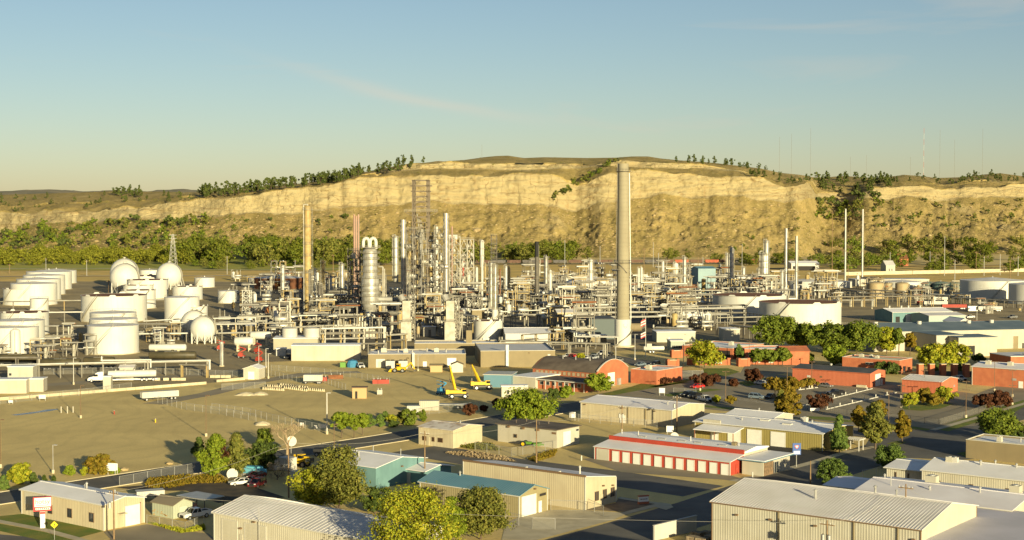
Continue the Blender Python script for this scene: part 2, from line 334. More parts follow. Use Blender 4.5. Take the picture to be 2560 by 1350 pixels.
# ================================================================ the sandstone rims
CT = [(-700,540,585),(-300,536,582),(0,532,580),(70,534,565),(140,527,557),(210,527,555),(240,530,556),(262,523,548),(340,520,543),(410,508,545),(500,499,537),(600,491,535),(670,482,530),(760,470,530),(840,460,516),(900,443,515),(1000,441,508),(1100,437,501),(1200,439,506),(1300,434,508),(1380,437,508),(1415,452,515),(1440,463,525),(1470,455,518),(1500,439,504),(1560,429,497),(1600,428,490),(1650,430,480),(1720,434,492),(1800,442,491),(1850,440,490),(1900,446,494),(1940,462,497),(1960,466,499),(2000,460,497),(2024,456,494),(2040,484,501),(2100,480,501),(2120,488,500),(2145,486,496),(2160,477,492),(2220,466,497),(2300,463,489),(2360,473,496),(2420,463,492),(2500,466,490),(2560,460,489),(2900,462,490),(3400,470,495)]
SKY = [(-700,492),(0,487),(100,484),(200,481),(280,478),(400,479),(500,481),(560,478),(640,469),(700,463),(760,458),(840,446),(900,432),(960,421),(1000,413),(1050,408),(1100,404),(1160,400),(1210,393),(1240,390),(1270,389),(1310,395),(1360,393),(1470,395),(1540,394),(1580,391),(1620,391),(1650,396),(1700,401),(1760,405),(1800,409),(1850,415),(1900,421),(1950,432),(2000,437),(2030,443),(2060,444),(2100,440),(2150,442),(2190,446),(2260,437),(2300,440),(2340,445),(2400,443),(2460,436),(2500,433),(2560,441),(2900,445),(3400,450)]
LEDGE = [(940,442,442),(980,428,418),(1040,424,411),(1100,422,407),(1200,422,408),(1300,424,409),(1400,420,409),(1450,418,411),(1480,413,412),(1535,416,402),(1560,417,399),(1640,418,404),(1700,421,410),(1760,423,414),(1830,427,424),(1860,430,430)]
DOFF = [(-700,500),(0,230),(300,80),(600,0),(1400,0),(1441,12),(1500,0),(2020,20),(2034,210),(2100,260),(2150,190),(2400,260),(2560,300),(3400,700)]
def terrain():
    pxs = np.arange(-650, 3260, 3.4); nx = len(pxs)
    I = lambda tab, k=1: np.interp(pxs, [t[0] for t in tab], [t[k] for t in tab])
    ct, cb, sk, off = I(CT, 1), I(CT, 2), I(SKY), I(DOFF)
    lb = np.interp(pxs, [t[0] for t in LEDGE], [t[1] for t in LEDGE], left=-1, right=-1); lt = np.interp(pxs, [t[0] for t in LEDGE], [t[2] for t in LEDGE], left=-1, right=-1)
    no = lb < 0; lb = np.where(no, ct + (sk - ct) * .35, lb); lt = np.where(no, ct + (sk - ct) * .42, lt)
    lb = np.minimum(lb, ct - 2); lt = np.minimum(lt, lb - .5); sk = np.minimum(sk, lt - .5)
    wig = fbm(pxs / 60, pxs * 0, pxs * 0 + 3.3, 4)
    ct = ct + wig * 5 + fbm(pxs / 14, pxs * 0, pxs * 0 + 9, 3) * 3.0; cb = cb + fbm(pxs / 45, pxs * 0, pxs * 0 + 5.5, 4) * 12
    z_of = lambda py, D: HC + D * np.array([ray(0, y).z / ray(0, y).y for y in py])
    off = np.convolve(np.pad(off, 14, mode='edge'), np.hanning(29) / np.hanning(29).sum(), 'valid'); rim = fbm(pxs / 40, pxs * 0, pxs * 0 + 7, 4) * 7          # plan shape of the rim
    Dcb = 2090 + off + rim; Dct = Dcb + 14; Dlb = Dct + 75; Dlt = Dlb + 8; Dsk = Dlt + 210
    Dtoe = 1880 + off * .6 + fbm(pxs / 70, pxs * 0, pxs * 0 + 1, 3) * 50
    rows = []; kindr = []
    def seg(D0, z0, D1, z1, n, kind, conc=0.0):
        for i in range(n):
            t = i / n; tz = t + conc * t * (t - 1); rows.append((D0 + (D1 - D0) * t, z0 + (z1 - z0) * tz)); kindr.append((kind, t))
    zt = np.zeros(nx) - 1.0; zcb, zct, zlb, zlt, zsk = z_of(cb, Dcb), z_of(ct, Dct), z_of(lb, Dlb), z_of(lt, Dlt), z_of(sk, Dsk)
    rows.append((Dtoe - 150, zt - 3)); kindr.append((0, 0))
    seg(Dtoe, zt, Dcb, zcb, 46, 0, .28); seg(Dcb, zcb, Dct, zct, 26, 1); seg(Dct, zct, Dlb, zlb, 10, 2); seg(Dlb, zlb, Dlt, zlt, 9, 3); seg(Dlt, zlt, Dsk, zsk, 12, 4)
    rows.append((Dsk, zsk)); kindr.append((4, 1)); rows.append((Dsk + 300, zsk - 6)); kindr.append((4, 1)); rows.append((Dsk + 900, zsk - 25)); kindr.append((4, 1))
    D = np.array([r[0] for r in rows]); Z = np.array([r[1] for r in rows]); kk = np.array([k[0] for k in kindr])[:, None]; tt = np.array([k[1] for k in kindr])[:, None]
    X = (pxs[None, :] - 1280) / F * D * cp
    # relief: gullies down the talus, bedding and vertical joints on the cliffs
    tal = np.clip(1 - np.abs(tt - .55) * 1.6, 0, 1) * (kk == 0)
    gul = fbm(X / 60 + D / 90, Z / 60 + 2, D / 45, 4); small = fbm(X / 9, Z / 7, D / 14, 4, .6); rid = np.abs(fbm(X / 28 + Z / 60, Z / 200, D * 0 + 4, 3))
    Z = Z + tal * (gul * 7 + small * 5.5 + fbm(X / 3.6, Z / 3, D / 5, 3, .6) * 2.2)
    clf = ((kk == 1) | (kk == 3)) * 1.0
    joint = np.minimum(0, vnoise(X / 9, Z / 70, D * 0 + 8) + .30) * 10 + np.minimum(0, vnoise(X / 3.2, Z / 22, D * 0 + 2) + .3) * 5
    bed = np.floor(Z / 4.5 + fbm(X / 80, D * 0, D * 0, 2) * 2); bed = (_h(bed.astype(np.int64), bed.astype(np.int64) * 0, bed.astype(np.int64) * 0 + 4) - .5) * 4.5
    D = D - clf * (joint + bed * .6 + fbm(X / 26, Z / 14, D * 0 + 6, 5, .6) * 7 + fbm(X / 4, Z / 2.2, D * 0 + 3, 3, .6) * 1.5)
    top = ((kk == 2) | (kk == 4)) * 1.0
    Z = Z + top * np.where(kk == 4, 1 - tt, 1) * (fbm(X / 30, D / 30, D * 0 + 3, 4) * 5)
    ny = len(rows); Xw = X
    co = np.stack([Xw, D, Z], -1).reshape(-1, 3)
    idx = np.arange(nx * ny).reshape(ny, nx); fc = np.stack([idx[:-1, :-1], idx[:-1, 1:], idx[1:, 1:], idx[1:, :-1]], -1).reshape(-1, 4)
    me = bpy.data.meshes.new('hills'); me.vertices.add(len(co)); me.vertices.foreach_set('co', co.ravel()); me.loops.add(fc.size); me.polygons.add(len(fc))
    me.loops.foreach_set('vertex_index', fc.ravel().astype(np.int32)); me.polygons.foreach_set('loop_start', (np.arange(len(fc)) * 4).astype(np.int32)); me.update(calc_edges=True)
    at = me.attributes.new('rock', 'FLOAT', 'POINT'); rk = np.broadcast_to(clf, D.shape).copy()
    rk = np.where((kk == 0) & (tt > .97), .6, rk); rk = np.where(np.broadcast_to(no[None, :], D.shape) & (kk == 3), .25, rk)
    at.data.foreach_set('value', rk.ravel().astype(np.float32))
    return me, co
M['rim'] = (lambda: None)
def rim_mat():
    m = bpy.data.materials.new('rim rock and slopes'); m.use_nodes = True; nt = m.node_tree; ln = nt.links.new; b = nt.nodes['Principled BSDF']; b.inputs['Roughness'].default_value = .95; b.inputs['Specular IOR Level'].default_value = .1
    g = N(nt, 'ShaderNodeNewGeometry'); a = N(nt, 'ShaderNodeAttribute', attribute_name='rock')
    def noise(sc, st=(1, 1, 1), det=6, rough=.55):
        mpn = N(nt, 'ShaderNodeMapping'); mpn.inputs['Scale'].default_value = st; ln(g.outputs['Position'], mpn.inputs[0])
        n = N(nt, 'ShaderNodeTexNoise'); n.inputs['Scale'].default_value = sc; n.inputs['Detail'].default_value = det; n.inputs['Roughness'].default_value = rough; ln(mpn.outputs[0], n.inputs['Vector']); return n.outputs[0]
    def rng(s, lo, hi): r = N(nt, 'ShaderNodeMapRange'); r.inputs[1].default_value = lo; r.inputs[2].default_value = hi; ln(s, r.inputs[0]); return r.outputs[0]
    def mixc(fac, c1, c2):
        x = N(nt, 'ShaderNodeMixRGB'); ln(fac, x.inputs[0])
        for i, c in ((1, c1), (2, c2)):
            if isinstance(c, tuple): x.inputs[i].default_value = (*c, 1)
            else: ln(c, x.inputs[i])
        return x.outputs[0]
    rock = mixc(rng(noise(.02, (1, 1, 6)), .38, .66), (.365, .30, .16), (.31, .25, .13))
    rock = mixc(rng(noise(.045, (2, 2, .5)), .60, .80), rock, (.27, .18, .08)); rock = mixc(rng(noise(.03, (.4, .4, 9), 7), .55, .75), rock, (.27, .20, .095))
    def crack(sc, st, w):
        d = N(nt, 'ShaderNodeMath', operation='SUBTRACT'); ln(noise(sc, st, 3, .5), d.inputs[0]); d.inputs[1].default_value = .5; a_ = N(nt, 'ShaderNodeMath', operation='ABSOLUTE'); ln(d.outputs[0], a_.inputs[0]); r = N(nt, 'ShaderNodeMapRange'); r.inputs[1].default_value = 0; r.inputs[2].default_value = w; r.inputs[3].default_value = .75; r.inputs[4].default_value = 0; ln(a_.outputs[0], r.inputs[0]); return r.outputs[0]
    rock = mixc(crack(.016, (2.2, 2.2, .45), .007), rock, (.13, .085, .04)); rock = mixc(crack(.02, (.35, .35, 3.2), .012), rock, (.20, .14, .065))
    tal = mixc(rng(noise(.03, (1, .4, 1), 8, .65), .36, .64), (.385, .285, .11), (.26, .20, .07))
    tal = mixc(rng(noise(.16, (1, 1, 1), 6, .75), .55, .68), tal, (.50, .39, .18)); tal = mixc(rng(noise(.22, (1, 1, 1), 5, .7), .60, .68), tal, (.10, .095, .03))
    tal = mixc(rng(noise(.012, (1, 1, 1), 5), .60, .72), tal, (.42, .33, .16))
    allc = mixc(rng(a.outputs['Fac'], .3, .7), tal, rock)
    ln(allc, b.inputs['Base Color'])
    bp = N(nt, 'ShaderNodeBump'); bp.inputs['Strength'].default_value = .8; bp.inputs['Distance'].default_value = 3.0; ln(noise(.30, (1, 1, .8), 7, .7), bp.inputs['Height']); ln(bp.outputs[0], b.inputs['Normal'])
    return m
M['rim'] = rim_mat()
tme, TCO = terrain(); tme.materials.append(M['rim'])
hill = bpy.data.objects.new('hills', tme); COL.objects.link(hill); tag(hill, kind='structure')
_q = TCO - np.array([0, 0, HC]); _zf = _q[:, 1] * cp - _q[:, 2] * sp; _zu = _q[:, 1] * sp + _q[:, 2] * cp
TPX = 1280 + F * _q[:, 0] / _zf; TPY = 675 - F * _zu / _zf
def on_hill(px, py, first=True):
    d = (TPX - px) ** 2 + (TPY - py) ** 2; k = np.argpartition(d, 6)[:6]; k = k[np.argmin(TCO[k, 1])] if first else k[0]
    return Vector(TCO[k])
# far plateau on the left skyline
def far_ridge():
    pxs = np.arange(-900, 1500, 8.0); top = 475 + fbm(pxs / 90, pxs * 0, pxs * 0 + 2, 4) * 9 + np.clip((pxs - 700) / 60, 0, 12); vs = []; fs = []; n = len(pxs)
    for j, (D, k) in enumerate(((5200, 0), (5600, .5), (6200, .85), (6800, 1.0), (8500, .99))):
        for i in range(n):
            P = AT((pxs[i], top[i]), D); vs.append((P.x, D + fbm(np.array([pxs[i] / 40.]), np.array([j * 1.]), np.array([0.]), 3)[0] * 150, -5 + (P.z + 5) * k))
    for j in range(4):
        for i in range(n - 1): fs.append((j * n + i, j * n + i + 1, (j + 1) * n + i + 1, (j + 1) * n + i))
    o = MB().add(vs, fs).build('far_hills', mat('far hills', (.30, .24, .14), (.16, .15, .09), .006, .95, detail=8)); tag(o, kind='structure')
far_ridge()
# ================================================================ buildings
TH = R(-37.5); E1 = Vector((math.cos(TH), math.sin(TH), 0)); E2 = Vector((-math.sin(TH), math.cos(TH), 0))
W = lambda n, c, c2=None, **k: mat(n, c, c2, **k)
M['cream'] = W('cream metal siding', (0.439, 0.38, 0.253), (0.4, 0.339, 0.227), scale=.3, rough=.6, streak=((0.266, 0.213, 0.133), .35))
M['pale'] = W('pale metal siding', (0.439, 0.413, 0.333), (0.4, 0.373, 0.293), scale=.3, rough=.6, streak=((0.28, 0.239, 0.167), .3))
M['white'] = W('white painted metal', (0.468, 0.451, 0.398), (0.433, 0.416, 0.363), scale=.3, rough=.55, streak=((0.293, 0.246, 0.176), .25))
M['offwhite'] = W('off white siding', (0.422, 0.392, 0.317), (0.386, 0.357, 0.281), scale=.3, rough=.6, streak=((0.264, 0.222, 0.152), .3))
M['roofwhite'] = W('white metal roof', (0.8, 0.772, 0.744), (0.707, 0.679, 0.642), scale=.15, rough=.5, detail=7)
M['roofgrey'] = W('grey metal roof', (.62, .59, .56), (.54, .51, .47), scale=.2, rough=.5, detail=7)
M['rooflav'] = W('faded white roof', (0.781, 0.744, 0.735), (0.67, 0.623, 0.605), scale=.12, rough=.6, detail=8)
M['roofblue'] = W('blue metal roof', (0.0868, 0.186, 0.242), (0.112, 0.211, 0.26), scale=.2, rough=.5)
M['roofdark'] = W('dark roof', (.055, .058, .06), (.09, .09, .085), scale=.2, rough=.7)
M['tar'] = W('tar roof', (.085, .065, .05), (.15, .12, .09), scale=.25, rough=.9, detail=7)
M['olive'] = W('olive tan siding', (0.266, 0.227, 0.12), (0.239, 0.2, 0.106), scale=.3, rough=.6, streak=((0.167, 0.133, 0.0666), .25))
M['mustard'] = W('mustard siding', (0.266, 0.213, 0.0666), (0.239, 0.194, 0.0599), scale=.3, rough=.6, streak=((0.16, 0.12, 0.0466), .25))
M['teal'] = W('teal painted block', (.13, .235, .235), (.11, .20, .205), scale=.3, rough=.7, streak=((.08, .15, .15), .4))
M['slateroof'] = W('slate blue roof', (.10, .135, .155), (.14, .175, .19), scale=.15, rough=.6)
M['red'] = W('red painted siding', (0.36, 0.0504, 0.0288), (0.317, 0.0432, 0.0252), scale=.3, rough=.6, streak=((0.216, 0.036, 0.0216), .3))
M['brick'] = W('orange brick', (0.414, 0.141, 0.066), (0.352, 0.11, 0.0528), scale=.5, rough=.85, streak=((0.264, 0.088, 0.0528), .25), detail=6)
M['redmetal'] = W('orange red metal', (0.44, 0.132, 0.066), (0.396, 0.114, 0.0572), scale=.3, rough=.65, streak=((0.282, 0.088, 0.0528), .25))
M['beige'] = W('beige panel', (0.227, 0.18, 0.0999), (0.2, 0.16, 0.0899), scale=.3, rough=.75, streak=((0.147, 0.113, 0.0666), .25))
M['glass'] = W('window glass', (.03, .035, .04), rough=.08, spec=.6)
M['dark'] = W('dark opening', (.025, .022, .02), rough=.8)
M['trim'] = W('white trim', (0.466, 0.446, 0.39), rough=.6)
M['browntrim'] = W('brown trim', (.16, .10, .055), rough=.7)
M['doorwhite'] = W('white door', (.68, .66, .60), (.62, .60, .54), scale=.6, rough=.5)
M['galv'] = W('galvanised steel', (.45, .44, .41), (.36, .35, .32), scale=.8, rough=.45, metal=.4)
M['wood'] = W('weathered wood', (.24, .16, .085), (.17, .11, .06), scale=1.2, rough=.9)
M['stone'] = W('brown stone', (.22, .14, .08), (.12, .085, .05), scale=1.5, rough=.9)
M['rust'] = W('rusty steel', (.24, .10, .04), (.15, .06, .03), scale=.7, rough=.9, detail=7)
def ribbed(mb, p0, p1, z0, zt0, zt1, period=.45, depth=.028, flip=1):
    """ribbed sheet wall between two ground points (2D) with a top that runs from zt0 to zt1"""
    p0, p1 = Vector((*p0, 0)), Vector((*p1, 0)); d = (p1 - p0); Ln = d.length; d.normalize(); nrm = Vector((d.y, -d.x, 0)) * flip; n = max(1, int(Ln / period)); vs = []
    xs = []
    for i in range(n):
        for a, o in ((0, 0), (.62, 0), (.70, depth), (.92, depth)): xs.append(((i + a) / n * Ln, o))
    xs.append((Ln, 0))
    for x, o in xs:
        q = p0 + d * x + nrm * o; zt = zt0 + (zt1 - zt0) * x / Ln
        vs += [(q.x, q.y, z0), (q.x, q.y, zt)]
    mb.add(vs, [(2 * i, 2 * i + 2, 2 * i + 3, 2 * i + 1) if flip > 0 else (2 * i, 2 * i + 1, 2 * i + 3, 2 * i + 2) for i in range(len(xs) - 1)])
class Bld: pass
def building(name, label, A, B, C, h, wall, roofm, roof='gable', rise=.9, over=.35, axis='x', ribs=.45, rot=None, h2=None, seams=0, trim=None, cat='building', group=None, Lw=None, z=0.0, ridge=None, fascia=.18):
    """A left corner, B near corner, C right corner: photo pixels of the eaves at height h. Front wall A-B, side wall B-C."""
    th = TH if rot is None else rot; e1 = Vector((math.cos(th), math.sin(th), 0)); e2 = Vector((-math.sin(th), math.cos(th), 0))
    b = Bld(); pa, pb, pc = G(A, h + z), G(B, h + z), G(C, h + z)
    Lx = Lw[0] if Lw and Lw[0] else max(1.5, (pb - pa).dot(e1)); Ly = Lw[1] if Lw and Lw[1] else max(1.5, (pc - pb).dot(e2))
    o = pb - e1 * Lx; o.z = z
    t = T(name, label, cat, o, th, group); b.t = t; b.L = Lx; b.W = Ly; b.h = h; b.h2 = h2 if h2 is not None else h; b.roof = roof; b.rise = rise; b.axis = axis; b.o = o; b.e1 = e1; b.e2 = e2
    rd = ridge if ridge is not None else .5; b.ridge = rd
    # walls: bottom left out of the ground by nothing, top follows the roof
    def ztop(x, y):
        if roof == 'gable': k = (y / Ly) if axis == 'x' else (x / Lx); return h + rise * (k / rd if k < rd else (1 - k) / (1 - rd))
        if roof == 'shed': return h + (b.h2 - h) * y / Ly
        return h
    b.ztop = ztop
    cs = [(0, 0), (Lx, 0), (Lx, Ly), (0, Ly)]
    for i in range(4):
        p, q = cs[i], cs[(i + 1) % 4]; mb = MB()
        seg = [(p, q)]
        if roof == 'gable' and ((axis == 'x' and i in (1, 3)) or (axis == 'y' and i in (0, 2))):
            f = rd if i in (0, 1) else 1 - rd; m_ = (p[0] + (q[0] - p[0]) * f, p[1] + (q[1] - p[1]) * f); seg = [(p, m_), (m_, q)]
        for a, c in seg:
            if ribs: ribbed(mb, a, c, 0, ztop(*a), ztop(*c), ribs)
            else: mb.add([(*a, 0), (*c, 0), (*c, ztop(*c)), (*a, ztop(*a))], [(0, 1, 2, 3)])
        mb.build('wall', wall, t)
    th_ = .12
    def slope(x0, y0, x1, y1, za, zb, along):     # sheet whose height runs za -> zb along y (or x)
        mb = MB(); c = [(x0, y0), (x1, y0), (x1, y1), (x0, y1)]; zz = [za, za, zb, zb] if along == 'y' else [za, zb, zb, za]
        mb.add([(p[0], p[1], q + .02) for p, q in zip(c, zz)] + [(p[0], p[1], q + th_) for p, q in zip(c, zz)], [(0, 3, 2, 1), (4, 5, 6, 7), (0, 1, 5, 4), (1, 2, 6, 5), (2, 3, 7, 6), (3, 0, 4, 7)])
        r = mb.build('roof_slope', roofm, t)
        if seams:
            sm = MB(); n = int((x1 - x0 if along == 'y' else y1 - y0) / seams)
            for i in range(n + 1):
                if along == 'y': x = x0 + (x1 - x0) * i / n; sm.bar((x, y0, za + th_ + .03), (x, y1, zb + th_ + .01), .06, .06)
                else: y = y0 + (y1 - y0) * i / n; sm.bar((x0, y, za + th_ + .02), (x1, y, zb + th_ + .02), .07, .07)
            sm.build('seam', roofm, r)
    if roof == 'gable':
        if axis == 'x':
            y_ = Ly * rd; k1 = rise / y_; k2 = rise / (Ly - y_)
            slope(-over, -over, Lx + over, y_, h - over * k1, h + rise, 'y'); slope(-over, y_ + .001, Lx + over, Ly + over, h + rise, h - over * k2, 'y')
            MB().box(-over, y_ - .22, h + rise + th_ - .03, Lx + over, y_ + .22, h + rise + th_ + .05).build('ridge_cap', roofm, t)
        else:
            x_ = Lx * rd; k1 = rise / x_; k2 = rise / (Lx - x_)
            slope(-over, -over, x_, Ly + over, h - over * k1, h + rise, 'x'); slope(x_ + .001, -over, Lx + over, Ly + over, h + rise, h - over * k2, 'x')
            MB().box(x_ - .22, -over, h + rise + th_ - .03, x_ + .22, Ly + over, h + rise + th_ + .05).build('ridge_cap', roofm, t)
    elif roof == 'shed':
        k = (b.h2 - h) / Ly; slope(-over, -over, Lx + over, Ly + over, h - over * k, b.h2 + over * k, 'y')
    elif roof == 'flat':
        mb = MB().box(-over, -over, h + .02, Lx + over, Ly + over, h + .22); mb.build('roof_slope', roofm, t)
    elif roof == 'parapet':
        MB().box(.2, .2, h - .45, Lx - .2, Ly - .2, h - .3).build('roof_slope', roofm, t)
        tr = MB()
        for x0, y0, x1, y1 in ((-.06, -.06, Lx + .06, .24), (-.06, Ly - .24, Lx + .06, Ly + .06), (-.06, .24, .24, Ly - .24), (Lx - .24, .24, Lx + .06, Ly - .24)): tr.box(x0, y0, h, x1, y1, h + .15)
        tr.build('parapet_trim', trim or M['trim'], t)
    if trim and roof != 'parapet':
        # corner and eave trim
        for x, y in cs: MB().box(x - .09, y - .09, 0, x + .09, y + .09, ztop(x, y)).build('corner_trim', trim, t)
        MB().box(-over - .03, -over - .05, ztop(0, 0) - over * (rise / (Ly * rd) if roof == 'gable' and axis == 'x' else 0) - fascia + .1, Lx + over + .03, -over - .01, ztop(0, 0) + .1 - over * (rise / (Ly * rd) if roof == 'gable' and axis == 'x' else 0)).build('eave_trim', trim, t) if not (roof == 'gable' and axis == 'y') else None
    return b
def wallpt(b, side, s, zz, out=.0):
    if side == 'f': return (b.L * s, -out, zz)
    return (b.L + out, b.W * s, zz)
def opening(b, side, s0, s1, z0, z1, kind='roll', m=None, n=None, fr=None):
    """a door or window on the front ('f') or the right-hand side wall ('r'), s along the wall 0..1"""
    def slab(name, s0, s1, z0, z1, o0, o1, m_, par):
        mb = MB()
        if side == 'f': mb.box(b.L * s0, -o1, z0, b.L * s1, -o0, z1)
        else: mb.box(b.L + o0, b.W * s0, z0, b.L + o1, b.W * s1, z1)
        return mb.build(name, m_, par)
    ln = b.L if side == 'f' else b.W; e = .10 / ln
    fr = fr or M['trim']
    if kind == 'roll':
        d = slab('door', s0, s1, z0, z1, .03, .10, m or M['doorwhite'], b.t); n = n or max(3, int((z1 - z0) / .55))
        for i in range(n):
            a = z0 + (z1 - z0) * (i + .06) / n; c = z0 + (z1 - z0) * (i + .94) / n; slab('panel', s0 + e * .6, s1 - e * .6, a, c, .09, .125, m or M['doorwhite'], d)
        for q0, q1, a, c in ((s0 - e, s0, z0, z1 + .1), (s1, s1 + e, z0, z1 + .1), (s0, s1, z1, z1 + .1)): slab('door_frame', q0, q1, a, c, .03, .15, fr, d)
    elif kind == 'door':
        d = slab('door', s0, s1, z0, z1, .03, .11, m or M['doorwhite'], b.t); slab('handle', s1 - 2 * e, s1 - 1.3 * e, z0 + 1.0, z0 + 1.15, .11, .18, M['galv'], d)
    elif kind == 'void':
        slab('doorway', s0, s1, z0, z1, .03, .08, m or M['dark'], b.t)
    else:
        f = slab('window', s0 - e, s1 + e, z0 - .1, z1 + .1, .03, .10, fr, b.t); n = n or 1
        for i in range(n):
            a = s0 + (s1 - s0) * (i + .04) / n; c = s0 + (s1 - s0) * (i + .96) / n; slab('pane', a, c, z0, z1, .09, .115, m or M['glass'], f)
def roofpt(b, fx, fy): return (b.L * fx, b.W * fy, b.ztop(b.L * fx, b.W * fy) + .1)
def vent(b, fx, fy, hgt=.9, r=.16, m=None):
    x, y, z0 = roofpt(b, fx, fy); MB().cyl((x, y, z0 - .2), (x, y, z0 + hgt), r, n=8).lathe([(r * 1.7, z0 + hgt), (r * 1.7, z0 + hgt + .12), (.05, z0 + hgt + .35)], 8, (x, y)).build('vent_pipe', m or M['galv'], b.t)
def hvac(b, fx, fy, d=(1.6, 1.4, 1.1), m=None):
    x, y, z0 = roofpt(b, fx, fy); mb = MB().box(x - d[0] / 2, y - d[1] / 2, z0 + .15, x + d[0] / 2, y + d[1] / 2, z0 + d[2]).box(x - d[0] * .55, y - d[1] * .55, z0 - .3, x + d[0] * .55, y + d[1] * .55, z0 + .149)
    u = mb.build('rooftop_unit', m or M['pale'], b.t); MB().cyl((x, y, z0 + d[2] - .01), (x, y, z0 + d[2] + .12), d[1] * .36, n=12).build('fan_shroud', M['galv'], u)
def sky_light(b, fx, fy, d=(2.4, 1.1)):
    x, y, z0 = roofpt(b, fx, fy); MB().box(x - d[0] / 2, y - d[1] / 2, z0 - .1, x + d[0] / 2, y + d[1] / 2, z0 + .22).build('skylight', M['trim'], b.t)
def wall_light(b, side, s, zz):
    p = wallpt(b, side, s, zz, .22); MB().cbox(p, (.5, .4, .25)).build('wall_light', M['browntrim'], b.t)

# --- beige welding-supply style building at the lower left, with its signboard
b = building('metal_building', 'cream metal building with white roof behind the red and white signboard', tf(268, 875), tf(945, 1030), tf(1338, 965), 4.6, M['cream'], M['roofwhite'], rise=.8, trim=M['trim'])
for s in (.36, .60, .86): opening(b, 'f', s - .025, s + .025, 1.2, 2.7, 'win', n=2, fr=M['browntrim'])
opening(b, 'r', .52, .88, 0, 3.6, 'roll'); opening(b, 'r', .36, .46, 0, 2.15, 'door', M['cream'])
MB().box(b.L + .05, b.W * .33, 2.5, b.L + 1.1, b.W * .49, 2.62).build('door_canopy', M['cream'], b.t)
MB().box(b.L + .03, b.W * .895, 0, b.L + .13, b.W * .91, 3.9).build('door_rail', M['rust'], b.t)
opening(b, 'f', .04, .28, 2.0, 4.3, 'void', M['pale']); vent(b, .5, .62); vent(b, .46, .66, .5, .1); vent(b, .8, .7, .4, .1)
# --- grey ribbed warehouse at the bottom
b = building('warehouse', 'long grey ribbed-roof warehouse beside the yellowing tree at the bottom edge', (542.7, 1278.8), (955, 1357), (1100, 1320), 5.0, M['pale'], M['roofgrey'], rise=1.7, seams=.9, trim=M['trim'], Lw=(None, 14.5))
for s0, s1 in ((.055, .15), (.2, .33)): opening(b, 'f', s0, s1, 0, 4.1, 'roll', M['pale'])
opening(b, 'f', .165, .185, 0, 2.1, 'door', M['pale']); wall_light(b, 'f', .175, 3.0); wall_light(b, 'f', .26, 4.5)
MB().cyl((b.L * .3, -.5, 0), (b.L * .3, -.5, 7.2), .05).build('mast', M['galv'], b.t)
# --- teal shop
b = building('metal_building', 'teal block shop with pale low-pitched roof behind the utility pole', tg(1150, 575), tg(1385, 692), tg(1832, 600), 4.4, M['teal'], M['roofwhite'], rise=1.2, ribs=0)
opening(b, 'r', .02, .07, 0, 2.1, 'door', M['teal']); opening(b, 'r', .80, .9, 1.2, 2.2, 'win'); vent(b, .4, .3); vent(b, .9, .6, 1.2, .07); vent(b, .2, .8, 1.0, .08); wall_light(b, 'r', .5, 3.6)
b = building('shop_annex', 'low teal annex with white hipped roof in front of the teal shop', tg(1650, 685), tg(1830, 722), tg(2040, 690), 2.9, M['teal'], M['roofwhite'], 'gable', rise=.7, ribs=0, over=.6, Lw=(7, 8.5))
opening(b, 'f', .3, .45, 0, 2.1, 'door', M['trim']); opening(b, 'r', .3, .5, 1, 2, 'win')
# --- olive shop with blue roof
b = building('metal_building', 'olive ribbed shop with blue roof and big white roller door', (1069, 1199), th(722, 945), th(1005, 885), 4.1, M['olive'], M['roofblue'], rise=1.3, seams=.6, trim=M['trim'])
opening(b, 'r', .08, .58, 0, 3.7, 'roll'); opening(b, 'r', .68, .79, 0, 2.15, 'door'); opening(b, 'r', .70, .95, 3.0, 3.5, 'win', M['dark'], fr=M['olive']); wall_light(b, 'r', .52, 4.6); vent(b, .28, .45, .6)
# --- tall cream office-warehouse with shed roof
b = building('metal_building', 'tall windowless cream metal building with office windows on its short end', (1170, 1150), th(1325, 775), (1555, 1160), 6.3, M['cream'], M['rooflav'], 'shed', h2=4.9, over=.0, trim=M['trim'], Lw=(None, 10.5))
MB().box(-.1, -.14, 6.25, b.L + .1, .16, 6.62).build('parapet_trim', M['browntrim'], b.t)
for s in (.36, .62, .88):
    for o in (-.035, .035): opening(b, 'r', s + o - .022, s + o + .022, 1.3, 2.9, 'win', fr=M['browntrim'])
opening(b, 'r', .47, .56, 0, 2.2, 'door', M['cream']); wall_light(b, 'r', .55, 3.7); wall_light(b, 'r', .86, 3.3); vent(b, .86, .4, 1.3, .16, M['trim']); sky_light(b, .45, .15); sky_light(b, .72, .15)
# --- small cream shop with rusty white roof
b = building('metal_building', 'small cream shop with rust-stained white roof and three dark windows', tg(1762, 318), tg(2088, 352), th(380, 303), 4.3, M['cream'], W('rust stained roof', (.62, .56, .48), (.30, .20, .12), scale=.5, rough=.7, detail=8, lo=.5, hi=.75), rise=.8)
for s, w in ((.17, .05), (.43, .03), (.64, .065)): opening(b, 'f', s - w, s + w, 1.2, 2.1, 'win', W('brown glass', (.05, .03, .02), rough=.3), fr=M['browntrim'])
vent(b, .7, .6, .4); opening(b, 'f', .26, .32, 0, 2.1, 'door', M['cream'])
# --- flat-roofed cream garage
b = building('garage', 'flat-roofed cream garage with dirty tar roof and white roller door', th(560, 285), th(1065, 350), th(1275, 310), 4.3, M['offwhite'], M['tar'], 'flat', over=.5, ribs=0)
opening(b, 'r', .27, .60, 0, 3.6, 'roll'); opening(b, 'f', .28, .33, 1.5, 2.2, 'win', fr=M['browntrim']); opening(b, 'r', .84, .97, 3.2, 3.7, 'win'); opening(b, 'f', .92, .99, 3.3, 3.8, 'void', M['browntrim'])
for s in (.2, .45, .7): MB().box(b.L * s - .3, -.5, 3.75, b.L * s + .3, -.03, 4.2).build('soffit_patch', M['browntrim'], b.t)
for fx, fy in ((.2, .3), (.22, .7), (.55, .4), (.6, .7)): vent(b, fx, fy, .6, .12, M['tar'])
